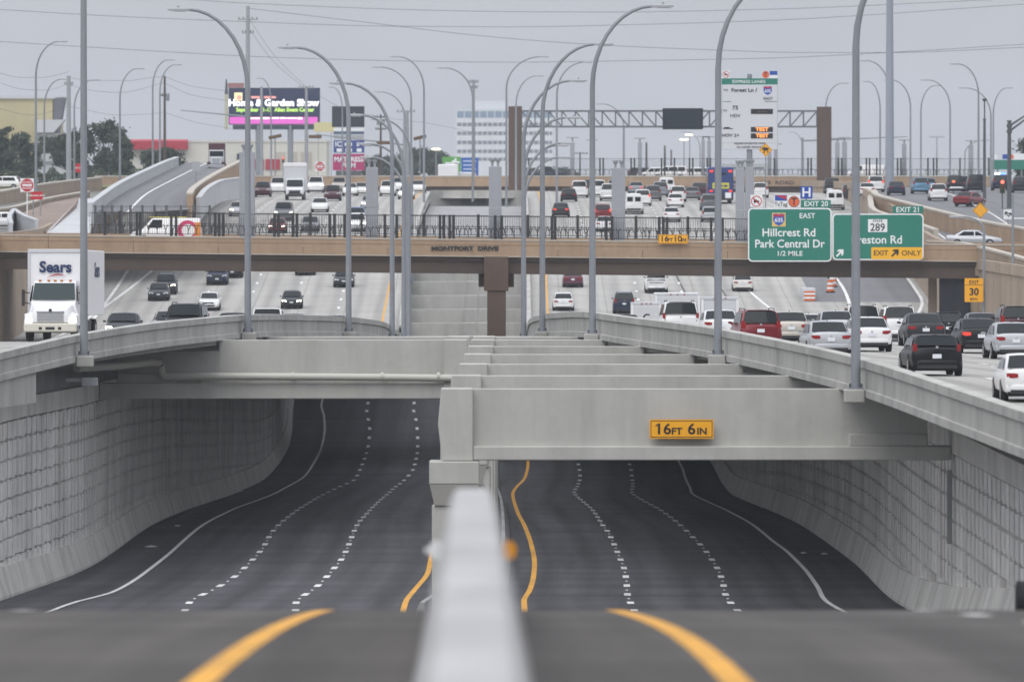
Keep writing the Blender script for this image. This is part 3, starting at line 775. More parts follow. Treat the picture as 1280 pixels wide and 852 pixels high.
# railings
def railing(D, posts, x0, x1, zb, lab, h=1.72, mat=M_black, tilt=tilt):
    root = empty('railing', ((x0 + x1)/2, D, zb))
    inv = Matrix.Translation(-Vector(root.location))
    def fin(mb, nm, m=mat, p=root):
        o = mb.build(nm, m, p); o.matrix_parent_inverse = inv; return o
    for x in posts:
        mb = MB(); mb.box(x - .10, x + .10, D, D + .14, zb + tilt(x), zb + h + tilt(x)); fin(mb, 'post')
    for zz in (h - .12, .12, .72):
        mb = MB(); mb.loft([[(x, D + .05, zb + zz + tilt(x)), (x, D + .09, zb + zz + tilt(x)), (x, D + .09, zb + zz + .045 + tilt(x)), (x, D + .05, zb + zz + .045 + tilt(x))] for x in (x0, x1)]); fin(mb, 'rail')
    xs = frange(x0, x1, 4.0)
    for a, b in zip(xs[:-1], xs[1:]):
        mb = MB()
        for x in frange(a, b, .17)[:-1]:
            mb.box(x - .008, x + .008, D + .06, D + .076, zb + .1 + tilt(x), zb + h - .1 + tilt(x))
        tag(fin(mb, 'picket_panel'), kind='stuff')
        mb = MB()
        rr = random.Random(int(a*10))
        x = a + .2
        while x < b - .1:
            z0 = zb + .10 + tilt(x); w = rr.uniform(.12, .2); sk = rr.uniform(-.08, .08)
            mb.tube([(x, D + .03, z0), (x + sk*.5, D + .03, z0 + .38)], .034, 5)
            mb.tube([(x + sk*.5, D + .03, z0 + .36), (x + sk + w, D + .03, z0 + .78)], [.034, .02], 5)
            mb.tube([(x + sk*.5, D + .03, z0 + .36), (x + sk - w, D + .03, z0 + .74)], [.034, .02], 5)
            x += rr.uniform(.5, .66)
        tag(fin(mb, 'reed_ornament'), kind='stuff')
    return tag(root, lab, 'railing')
npx = [131, 171, 175, 214, 220, 269, 274, 279, 343, 348, 366, 371, 412, 418, 431, 436, 481, 496, 550, 555, 562, 567, 619, 627, 690, 694, 758, 765, 824, 829, 834, 889, 903]
railing(BD0 + .12, [bxx(p) for p in npx], bxx(112), bxx(935), Z_pt, 'black picket railing with reed ornaments on the near edge of the street bridge')
railing(BD1 - .3, [(p - 640) / F * (BD1 - .3) for p in (150, 195, 242, 300, 388, 452, 530, 598, 660, 722, 795, 860)], bxx(118), bxx(1000), Z_pt + .05, 'black picket railing on the far edge of the street bridge', h=1.66)
# fence on the left ramp corner behind
# pylons on the bridge
M_lum = flat('pylon_lamp_grey', (.30, .31, .33), .5)
for i, (px, wpx, py) in enumerate([(309, 19, 190), (465, 15.5, 209), (619, 16, 208), (773, 17, 210), (925, 11, 210), (937, 11, 209)]):
    D = BD0 + 1.1; x = (px - 640) / F * D; zt = -(py - YH) / F * D; w = wpx / F * D / 2; z0 = Z_dk + tilt(x)
    root = empty('light_pylon', (x, D, z0))
    mb = MB(); mb.cbox(-w, w, -w, w, 0, (zt - z0)*.5 - .01, .03); mb.build('lower_shaft', M_pylon, root)
    mb = MB(); mb.cbox(-w, w, -w, w, (zt - z0)*.5 + .01, zt - z0, .03); mb.build('upper_shaft', M_pylon, root)
    for sx in (-.45, .45):
        mb = MB(); mb.cyl((sx*w, 0, zt - z0 - .02), .09, .3, 'z', 10); mb.cyl((sx*w, 0, zt - z0 + .28), .12, .18, 'z', 10, .2); mb.cyl((sx*w, 0, zt - z0 + .46), .2, .08, 'z', 10)
        mb.build('lamp_head', M_lum, root)
    tag(root, ['wide grey square pylon at the railing behind the second street light', 'grey square pylon at the railing beside the blue car', 'grey square pylon above the brown bridge pier',
               'grey square pylon with twin lamp heads left of the yellow clearance sign', 'narrow grey pylon left of its twin beside the green signs', 'narrow grey pylon close to the green exit signs'][i], 'pylon', 'grey pylons on the street bridge')

# ------------------------------------------------------------------ signs
def plate(root, x0, x1, z0, z1, y0, th, mat, name, rad=.0):
    mb = MB()
    if rad:
        pts = []
        for cx_, cz_, a0 in ((x1-rad, z1-rad, 0), (x0+rad, z1-rad, 90), (x0+rad, z0+rad, 180), (x1-rad, z0+rad, 270)):
            for k in range(5):
                a_ = R(a0 + k*22.5); pts.append((cx_ + rad*math.cos(a_), cz_ + rad*math.sin(a_)))
    else: pts = [(x1, z1), (x0, z1), (x0, z0), (x1, z0)]
    mb.loft([[(x, y, z) for x, z in pts] for y in (y0 + th, y0)])
    return mb.build(name, mat, root)
def disc(root, x, z, r, y, th, mat, name, seg=24):
    mb = MB(); mb.cyl((x, y, z), r, th, 'y', seg); return mb.build(name, mat, root)
def sign_root(name, px, py, D, lab, cat='sign', group=None):
    root = empty(name, P(px, py, D)); tag(root, lab, cat, group); return root
SS = BD0 - .9
k_ = SS / F
def green_sign(px0, px1, py0, py1, lab):
    root = sign_root('guide_sign', (px0+px1)/2, (py0+py1)/2, SS, lab)
    w, h = (px1-px0)*k_/2, (py1-py0)*k_/2
    plate(root, -w, w, -h, h, 0, .06, M_signw, 'border', .30)
    plate(root, -w+.09, w-.09, -h+.09, h-.09, -.008, .006, M_green, 'face', .24)
    for sx in (-.6, .6):
        mb = MB(); mb.box(sx*w - .07, sx*w + .07, .062, .20, -h + .1, h - .1); mb.box(sx*w - .06, sx*w + .06, .20, .83, -.4, -.25); mb.build('bracket', M_steel, root)
    return root, (px0+px1)/2, (py0+py1)/2
def tx(root, cpx, cpy, px, py, s, hpx, mat, wid=1.0, name='lettering', y=-.014, bold=.006, spacing=1.0):
    return text(name, s, hpx*k_*1.38, ((px-cpx)*k_, y, -(py-cpy)*k_), mat, root, wid=wid, bold=bold, spacing=spacing)
g1, ax_, ay_ = green_sign(935, 1039.5, 260, 327, 'green exit sign listing Hillcrest Rd and Park Central Dr, half a mile')
tx(g1, ax_, ay_, 1009, 270, 'EAST', 6.6, M_signw, 0.989)
tx(g1, ax_, ay_, 986, 291, 'Hillcrest Rd', 10.2, M_signw, 0.998, bold=.012)
tx(g1, ax_, ay_, 987, 305, 'Park Central Dr', 10.2, M_signw, 0.946, bold=.012)
tx(g1, ax_, ay_, 987, 317, '1/2 MILE', 6.2, M_signw, 1.075)
M_gold = flat('shield_gold', (.75, .50, .16), .5)
def shield(root, cx_, cz_, w, h, m_top, m_body, num, numm, nsize):
    pts = [(0, -.5), (.30, -.34), (.48, -.02), (.44, .28), (.5, .42), (.22, .5), (0, .44), (-.22, .5), (-.5, .42), (-.44, .28), (-.48, -.02), (-.30, -.34)]
    mb = MB(); mb.loft([[(cx_ + x*w, y, cz_ + z*h) for x, z in pts] for y in (-.012, -.022)]); s = mb.build('route_shield', m_body, root)
    mb = MB(); mb.loft([[(cx_ + x*w*.92, y, cz_ + z*h*.9) for x, z in [(.44, .28), (.5, .42), (.22, .5), (0, .44), (-.22, .5), (-.5, .42), (-.44, .28)]] for y in (-.0225, -.026)]); mb.build('shield_top', m_top, root)
    text('route_number', num, nsize, (cx_, -.028, cz_ - .05*h), numm, root, bold=.008)
plate(g1, (965-ax_)*k_, (982-ax_)*k_, -(283-ay_)*k_, -(266-ay_)*k_, -.011, .003, M_gold, 'shield_panel')
shield(g1, (973.5-ax_)*k_, -(274.5-ay_)*k_, .88, .88, M_signred, flat('shield_blue', (.03, .09, .42), .5), '635', M_signw, .40)
plate(g1, (1001-ax_)*k_, (1038.5-ax_)*k_, -(260.5-ay_)*k_+.05, -(250-ay_)*k_, 0, .06, M_green, 'exit_tab')
tx(g1, ax_, ay_, 1020, 255, 'EXIT 20', 6.4, M_signw, 1.032, y=-.006)
# little plates standing on the sign
plate(g1, (968-ax_)*k_, (984-ax_)*k_, -(259.5-ay_)*k_+.05, -(243-ay_)*k_, 0, .05, M_signw, 'tag_plate')
plate(g1, (968.7-ax_)*k_, (983.5-ax_)*k_, -(251-ay_)*k_, -(243.7-ay_)*k_, -.008, .006, M_signblue, 'tag_blue_band')
mb = MB(); mb.add([((969-ax_)*k_, -.010, -(244-ay_)*k_), ((976-ax_)*k_, -.010, -(247-ay_)*k_), ((983.4-ax_)*k_, -.010, -(249.5-ay_)*k_), ((983.4-ax_)*k_, -.010, -(245-ay_)*k_)], [(0, 1, 2, 3)]); mb.build('tag_red_swoosh', M_signred, g1)
tx(g1, ax_, ay_, 976, 255.5, 'TxTag', 5.2, M_signb, 0.860, y=-.006)
plate(g1, (985-ax_)*k_, (1000-ax_)*k_, -(259.5-ay_)*k_+.05, -(244-ay_)*k_, 0, .05, M_signw, 'toll_plate')
disc(g1, (992.5-ax_)*k_, -(252-ay_)*k_, 7*k_, -.012, .008, M_signb, 'toll_ring')
disc(g1, (992.5-ax_)*k_, -(252-ay_)*k_, 6.3*k_, -.018, .006, flat('toll_orange', (.72, .13, .045), .5), 'toll_disc')
tx(g1, ax_, ay_, 992.5, 252.3, 'T', 9, M_signb, 0.860, y=-.022, bold=.02)
plate(g1, (1000.5-ax_)*k_, (1015.5-ax_)*k_, -(248.5-ay_)*k_, -(233-ay_)*k_, 0, .05, M_signblue, 'hospital_plate', .06)
tx(g1, ax_, ay_, 1008, 241, 'H', 11.5, M_signw, 1.032, y=-.006, bold=.02)
mb = MB(); mb.box((1007-ax_)*k_, (1009-ax_)*k_, .05, .08, -(262-ay_)*k_, -(240-ay_)*k_); mb.build('plate_post', M_steel, g1)
plate(g1, (938-ax_)*k_, (953-ax_)*k_, -(259.5-ay_)*k_+.05, -(243.5-ay_)*k_, 0, .05, M_signw, 'no_trucks_plate')
def ring(root, cx_, cz_, r, w, y, mat, name):
    mb = MB(); sg = 24
    mb.loft([[(cx_+rr*math.cos(2*math.pi*j/sg), yy, cz_+rr*math.sin(2*math.pi*j/sg)) for j in range(sg)] for rr, yy in ((r, y), (r, y-.008), (r-w, y-.008), (r-w, y))], True, False)
    return mb.build(name, mat, root)
def no_truck(root, cx_, cz_, r, y=-.004):
    ring(root, cx_, cz_, r, r*.16, y, M_signred, 'red_ring')
    mb = MB(); mb.box(cx_-r*.5, cx_+r*.12, y-.003, y, cz_-r*.22, cz_+r*.32); mb.box(cx_+r*.14, cx_+r*.5, y-.003, y, cz_-r*.22, cz_+r*.12)
    mb.cyl((cx_-r*.3, y-.003, cz_-r*.28), r*.12, .003, 'y', 10); mb.cyl((cx_+r*.3, y-.003, cz_-r*.28), r*.12, .003, 'y', 10); mb.build('truck_symbol', M_signb, root)
    mb = MB(); q = r*.07; c = r*.66; mb.loft([[(cx_-c-q, yy, cz_+c-q), (cx_-c+q, yy, cz_+c+q), (cx_+c+q, yy, cz_-c+q), (cx_+c-q, yy, cz_-c-q)] for yy in (y-.004, y-.008)]); mb.build('red_slash', M_signred, root)
no_truck(g1, (945.5-ax_)*k_, -(251.5-ay_)*k_, 6.8*k_)
g2, ax_, ay_ = green_sign(1040.5, 1154.5, 267, 325, 'green Preston Rd exit sign with a yellow exit only strip')
plate(g2, (1085-ax_)*k_, (1109-ax_)*k_, -(290-ay_)*k_, -(274-ay_)*k_, -.012, .005, M_signw, 'state_route_plate')
tx(g2, ax_, ay_, 1097, 276.3, 'STATE', 3.0, M_signb, 1.032, y=-.016)
tx(g2, ax_, ay_, 1097, 284.5, '289', 9.6, M_signb, 0.946, y=-.016, bold=.010)
tx(g2, ax_, ay_, 1096, 300, 'Preston Rd', 10.4, M_signw, 0.980, bold=.012)
plate(g2, (1089-ax_)*k_, (1153-ax_)*k_, -(324-ay_)*k_, -(309-ay_)*k_, -.014, .006, M_signy, 'exit_only_strip', .1)
tx(g2, ax_, ay_, 1101, 316.5, 'EXIT', 6.6, M_signb, 0.989, y=-.018)
tx(g2, ax_, ay_, 1139, 316.5, 'ONLY', 6.6, M_signb, 0.989, y=-.018)
def arrow(root, cx_, cz_, s, y, mat, ang=45, name='arrow'):
    pts = [(-.09, -.5), (.09, -.5), (.09, .08), (.34, -.12), (.34, .14), (0, .5), (-.34, .14), (-.34, -.12), (-.09, .08)]
    ca, sa = math.cos(R(-ang)), math.sin(R(-ang))
    mb = MB(); n_ = len(pts)
    mb.add([(cx_ + s*(x*ca - z*sa), y, cz_ + s*(x*sa + z*ca)) for x, z in pts] + [(cx_ + s*(x*ca - z*sa), y + .003, cz_ + s*(x*sa + z*ca)) for x, z in pts], [tuple(range(n_)), tuple(reversed(range(n_, 2*n_)))])
    return mb.build(name, mat, root)
arrow(g2, (1119-ax_)*k_, -(316-ay_)*k_, .72, -.0175, M_signb)
arrow(g2, (1050-ax_)*k_, -(316-ay_)*k_, .72, -.011, M_signw)
plate(g2, (1116-ax_)*k_, (1154-ax_)*k_, -(267.5-ay_)*k_+.05, -(257.5-ay_)*k_, 0, .06, M_green, 'exit_tab')
tx(g2, ax_, ay_, 1135, 262.3, 'EXIT 21', 6.4, M_signw, 1.032, y=-.006)

def yellow_sign(px0, px1, py0, py1, D, big, rows, lab, off=0.0, mat=M_signo):
    global k_
    old, k_ = k_, D / F
    cpx, cpy = (px0+px1)/2, (py0+py1)/2
    root = sign_root('clearance_sign', cpx, cpy, D, lab)
    w, h = (px1-px0)*k_/2, (py1-py0)*k_/2
    plate(root, -w, w, -h, h, 0, .05, mat, 'plate', min(w, h)*.12)
    plate(root, -w*.965, w*.965, -h*.88, h*.88, -.004, .0035, M_signb, 'black_border', min(w, h)*.1)
    plate(root, -w*.945, w*.945, -h*.80, h*.80, -.008, .0035, mat, 'face', min(w, h)*.09)
    for (px, py, s, hp, wd) in rows: tx(root, cpx, cpy, px, py, s, hp, M_signb, wd, y=-.013, bold=.008 if D < 400 else .012)
    if D < 400:
        mb = MB(); p0 = [((x_-cpx)*k_, -.0135, -(y_-cpy)*k_) for x_, y_ in ((819.6, 533.2), (819.6, 531.4), (822.6, 528.9), (822.6, 530.9))]; mb.add(p0, [(0, 1, 2, 3)]); mb.build('numeral_flag', M_signb, root)
    mb = MB(); mb.box(-w*.8, w*.8, .052, .052 + off, -.05, .05); mb.build('mounting_rail', M_steel, root)
    k_ = old
    return root
yellow_sign(812, 892, 524, 548, 300 - .72, 11, [(829, 536.5, '16', 13.6, 1.1), (846, 539, 'FT', 8.4, 1.1), (864.5, 536.5, '6', 13.6, 1.1), (877.5, 539, 'IN', 8.4, 1.1)], 'yellow 16 FT 6 IN clearance sign on the front right beam', .27)
yellow_sign(823, 860, 293, 304.5, BD0 - .35, 5, [(830.5, 298.8, '16', 7.2, 1.1), (837.5, 300, 'FT', 4.4, 1.1), (847, 298.8, '10', 7.2, 1.1), (854.5, 300, 'IN', 4.4, 1.1)], 'small yellow 16 FT 10 IN clearance sign on the street bridge parapet', .23)

# ------------------------------------------------------------------ street lights
def lamp(px, D, zb, h, reach, sgn, lab, r0=.14, group='curved-arm street lights', base=True, X=None, rise=3.4, lum=.85):
    X = (px - 640) / F * D if X is None else X
    root = empty('street_light', (X, D, zb))
    mb = MB()
    a_ = reach - lum
    pts = [(0, 0, .05), (0, 0, (h - rise)*.5), (0, 0, h - rise)] + [(sgn*a_*(1 - math.cos(t)), 0, h - rise + rise*math.sin(t)) for t in [math.pi/2*k/9 for k in range(1, 10)]]
    rad = [r0, r0*.86, r0*.74] + [r0*(.72 - .30*k/9) for k in range(1, 10)]
    mb.tube(pts, rad, 10); mb.build('pole', M_steel, root, smooth=True)
    mb = MB(); x0, x1 = sgn*(a_ - .1), sgn*reach
    mb.loft([[(x, y*w, h + z*w2) for y, z in ((-1, -.055), (1, -.055), (1, .02), (.5, .06), (-.5, .06), (-1, .02))] for x, w, w2 in ((x0, .06, 1), (x0 + sgn*.2, .14, 1.3), (x1 - sgn*.15, .15, 1.3), (x1, .08, .7))])
    l_ = mb.build('luminaire', M_lamp, root)
    mb = MB(); mb.box(min(x0, x1) + .3, max(x0, x1) - .12, -.10, .10, h - .095, h - .076); mb.build('lens', M_glass_l, l_)
    if D < 620:
        mb = MB(); mb.cyl((x1 - sgn*.45, 0, h + .07), .05, .09, 'z', 8); mb.build('photocell', M_lamp, l_)
        mb = MB(); mb.box(-.24, .24, -.24, .24, .0, .05); mb.build('base_plate', M_steel, root)
        mb = MB()
        for bx_ in (-.17, .17):
            for by_ in (-.17, .17): mb.cyl((bx_, by_, .05), .03, .12, 'z', 6)
        mb.build('anchor_bolt', M_steel_d, root)
    tag(root, lab, 'street light', group)
    return root
def pedestal(x, D, z, s, lab):
    mb = MB(); mb.box(min(x, x - s*.62), max(x, x - s*.62), D - .36, D + .36, z - .46, z - .06)
    tag(mb.build('light_pedestal', M_para, bevel=.03), lab, 'pedestal', 'concrete pedestals under the street lights')
HP = 13.7
for k in range(9):
    D = 289 + 56.3*k
    x = xe_r(D) - .33
    if k < 5: pedestal(xe_r(D) - .065, D, z_gp(D), 1, '%s concrete light pedestal on the right parapet from the camera' % ORD[k])
    lamp(0, D, z_gp(D) - .06 if k < 5 else z_gp(D) - .3, HP, 3.4, 1, '%s curved street light along the right parapet, counted from the camera' % ORD[k], X=x if k < 5 else xe_r(D) - .2, r0=.15)
for k in range(9):
    D = 352 + 55.4*k
    x = xe_l(D) + .33
    if k < 5: pedestal(xe_l(D) + .065, D, z_gpl(D), -1, '%s concrete light pedestal on the left parapet from the camera' % ORD[k])
    lamp(0, D, z_gpl(D) - .06 if k < 5 else z_gp(D) - .3, HP if k else 17.4, 3.4, -1, '%s curved street light along the left parapet, counted from the camera' % ORD[k], X=x if k < 5 else xe_l(D) + .2, r0=.15)
far_lamps = [  # px of pole, py of top, arm end px, D, words
    (45, 52, 85, 880, 'tall street light left of the tan building roof'), (55.5, 99, 86, 1060, 'shorter street light just left of the first grey utility pole'),
    (93, 100, 126, 1080, 'street light rising left of the nearest left pole'), (150, 86, 181, 1010, 'street light in front of the green trees'),
    (191, 75, 219, 1090, 'street light left of the dark wooden pole'), (200, 81, 228, 1110, 'street light touching the dark wooden pole'),
    (339, 98, 320, 1290, 'small street light in front of the billboard'), (428, 109, 410, 1330, 'small street light over the blank dark billboard'),
    (530, 71, 487, 940, 'tall street light left of the white office block'), (514, 84, 465, 960, 'street light beside the broad grey pole'),
    (507, 115, 467, 1060, 'lower street light behind the broad grey pole'), (591, 85, 546, 975, 'tall street light in front of the white office block'),
    (633, 71, 686, 950, 'street light behind the left gantry tower'), (645, 95, 680, 1060, 'lower street light beside the left gantry tower'), (696, 78, 740, 930, 'thin street light rising through the gantry truss'),
    (780, 130, 745, 1260, 'small street light under the middle of the gantry truss'), (1032, 104, 1061, 1180, 'street light before the right gantry tower'),
    (1100, 102, 1078, 1120, 'street light left of the broad steel mast'), (1111, 76, 1074, 1000, 'street light hidden behind the broad steel mast'), (1138, 100, 1105, 1120, 'street light just right of the broad steel mast'),
    (1151, 107, 1177, 1180, 'thin street light with its arm to the right, beyond the mast'), (1187.5, 100, 1150, 1090, 'street light with its arm to the left over the right road'),
    (1223, 80, 1187, 980, 'tallest thin street light near the right border'), (1238.5, 110, 1198, 1090, 'street light left of the signal mast'),
    (1241.5, 110, 1266, 1170, 'street light with a right-hand arm near the signal mast'), (1003, 165, 985, 1700, 'tiny distant street light left of the right gantry tower'), (875, 165, 850, 1650, 'tiny distant street light below the message board'),
    (1206, 175, 1240, 1500, 'small distant street light near the police lights')]
for px, py, ae, D, lab in far_lamps:
    X = (px - 640) / F * D
    zt = -(py - YH) / F * D
    inside = xo_l(D) < X < xo_r(D) if D < 1140 else False
    if inside: zb = (z_deck(X, D) if (X < xe_l(D) or X > xe_r(D)) else z_gp(D))
    else: zb = (z_gr(D) if X < 0 else z_grr(D)) if D < 1240 else -.36
    if D > 745 and -38 < X < 33 and D < 749: zb = Z_dk
    reach = abs(ae - px) / F * D
    lamp(px, D, zb, zt - zb, max(reach, 1.4), 1 if ae > px else -1, lab, r0=.13, rise=min(3.2, (zt - zb)*.3), lum=min(.8, reach*.3))
# lamp at the right retaining wall carrying the exit speed sign
D = 662.0
lp = lamp(1230, D, z_right((1230-640)/F*D, D), (398 - 233)/F*D - .0 + 0.3, 44/F*D, -1, 'short-armed street light at the right retaining wall with an exit speed sign', r0=.12, rise=1.0, lum=.9)
root = sign_root('exit_speed_sign', 1217.5, 362.5, D - .25, 'yellow EXIT 30 MPH sign on the right light pole')
kk = (D - .25) / F
plate(root, -11.7*kk, 11.7*kk, -14.8*kk, 14.8*kk, 0, .03, M_signo, 'plate', .06)
mb = MB(); mb.box(-11.2*kk, 11.2*kk, -.004, -.001, 6.0*kk, 6.6*kk); mb.build('divider_line', M_signb, root)
k_ = kk
tx(root, 1217.5, 362.5, 1217.5, 352.7, 'EXIT', 4.6, M_signb, .95, y=-.008)
tx(root, 1217.5, 362.5, 1217.5, 365, '30', 9.0, M_signb, .95, y=-.008, bold=.02)
tx(root, 1217.5, 362.5, 1217.5, 373.8, 'M.P.H.', 2.8, M_signb, .95, y=-.008)
mb = MB(); mb.box(8*kk, 13.2*kk, .03, .26, -.06, .06); mb.build('bracket', M_steel, root)
k_ = SS / F
# plain post on the right wall
mb = MB(); Dp = 650.0; Xp = (1266-640)/F*Dp; zb = z_right(Xp, Dp)
mb.tube([(Xp, Dp, zb), (Xp, Dp, -(243-YH)/F*Dp)], [.11, .08], 10); mb.cyl((Xp, Dp, zb), .2, .06, 'z', 10)
tag(mb.build('metal_post', M_steel, smooth=True), 'slim grey post standing in front of the right retaining wall', 'post')

# ------------------------------------------------------------------ pipe on the left front beam, downpipe on the right wall
Dq = 399.2
mb = MB()
pp = [(96, 460, 372), (150, 457, 386), (190, 452.5, 397), (199, 453, Dq), (201.5, 458, Dq), (202, 465, Dq), (205, 469.5, Dq), (212, 470, Dq), (300, 470.3, Dq), (400, 470.8, Dq), (500, 471.6, Dq), (567, 472.5, Dq)]
mb.tube([P(*q) for q in pp], .155, 12)
pipe = mb.build('drain_pipe', M_pipe, smooth=True)
tag(pipe, 'grey drain pipe bending down and along the left front beam', 'pipe')
for px in (252, 366, 478, 548):
    mb = MB(); c = P(px, 470.5, Dq); mb.cyl((c.x - .06, c.y, c.z), .175, .12, 'x', 12); mb.box(c.x - .05, c.x + .05, c.y + .1, 399.7, c.z - .05, c.z + .05); mb.build('pipe_collar', M_pipe, pipe)
dpx = xw_r(300) - .12
mb = MB(); mb.box(dpx - .10, dpx + .06, 299.0, 299.2, -11.2, -8.9)
tag(mb.build('downpipe', M_dark, bevel=.02), 'short square downpipe below the right end of the front beam', 'pipe')
mb = MB(); c = P(112, 476.5, 358); mb.box(c.x - .3, c.x + .3, 357.8, 358.1, c.z - .16, c.z + .14); mb.box(c.x-.9, c.x - .02, 357.9, 358.0, c.z - .02, c.z + .12)
tag(mb.build('junction_box', M_lamp, bevel=.01), 'pale metal box under the left parapet near the first pole', 'box')
# ------------------------------------------------------------------ vehicles
M_glass = flat('car_glass', (0.012, 0.016, 0.018), 0.08, spec=0.18)
M_tire = flat('car_tyre', (0.014, 0.014, 0.015), 0.8)
M_rim = flat('wheel_rim', (0.34, 0.35, 0.37), 0.35, 0.7)
M_under = flat('car_underside', (0.012, 0.012, 0.013), 0.8)
M_trim = flat('black_trim', (0.022, 0.022, 0.024), 0.55)
M_tail = flat('tail_lamp', (0.27, 0.009, 0.011), 0.22)
M_brake = flat('lit_brake_lamp', (0.6, 0.03, 0.02), 0.2, emit=0.7, ecol=(1, .07, .04))
M_head = flat('head_lamp', (0.75, 0.76, 0.78), 0.12)
M_headlit = flat('lit_head_lamp', (0.9, 0.88, 0.8), 0.12, emit=5.0, ecol=(1, .93, .78))
M_plate = flat('licence_plate', (0.72, 0.74, 0.78), 0.4)
M_chrome = flat('chrome', (0.62, 0.63, 0.65), 0.2, 0.9)
PAINT = {'black': (.008, .0085, .011), 'charcoal': (.026, .028, .032), 'grey': (.13, .135, .145), 'silver': (.42, .43, .45), 'white': (.74, .74, .74), 'pearl': (.66, .65, .62),
         'red': (.17, .006, .012), 'maroon': (.055, .010, .016), 'purple': (.10, .018, .040), 'blue': (.02, .06, .22), 'navy': (.015, .022, .05), 'lightblue': (.11, .24, .36), 'beige': (.45, .42, .37), 'steel': (.22, .24, .27)}
def paint(c):
    dk = c in ('black', 'charcoal', 'navy')
    return flat('paint_' + c, PAINT[c], 0.36, 0.0 if c in ('white', 'pearl') or dk else 0.25, coat=0.0 if dk else 0.3, spec=.3 if dk else .5)

SPEC = {  # L, W, H, belt, hood, trunk, [rear glass base, roof rear, roof front, screen base], wheel r, wheelbase
    'sedan': dict(L=4.8, W=1.82, H=1.46, belt=.95, hood=.90, trunk=1.03, g=(-1.80, -.98, .35, 1.22), r=.325, wb=2.75),
    'wagon': dict(L=4.9, W=1.88, H=1.43, belt=.99, hood=.95, trunk=1.05, g=(-2.28, -1.78, .30, 1.15), r=.36, wb=2.95),
    'hatch': dict(L=4.2, W=1.76, H=1.50, belt=.97, hood=.92, trunk=1.0, g=(-1.98, -1.45, .40, 1.25), r=.31, wb=2.6),
    'suv': dict(L=4.7, W=1.88, H=1.74, belt=1.10, hood=1.05, trunk=1.10, g=(-2.24, -1.92, .55, 1.28), r=.36, wb=2.75),
    'bigsuv': dict(L=5.2, W=2.0, H=1.92, belt=1.20, hood=1.16, trunk=1.2, g=(-2.52, -2.30, .70, 1.35), r=.39, wb=3.0),
    'minivan': dict(L=5.0, W=1.96, H=1.78, belt=1.06, hood=1.02, trunk=1.06, g=(-2.42, -2.18, .75, 1.75), r=.33, wb=3.0),
    'van': dict(L=5.6, W=2.0, H=2.08, belt=1.28, hood=1.12, trunk=1.28, g=(-2.77, -2.66, 1.05, 1.80), r=.36, wb=3.4),
    'pickup': dict(L=5.8, W=2.0, H=1.90, belt=1.17, hood=1.14, trunk=1.10, g=(-.60, -.35, .78, 1.45), r=.40, wb=3.5),
}
PROTO = {}
CAR_SC = 0.925
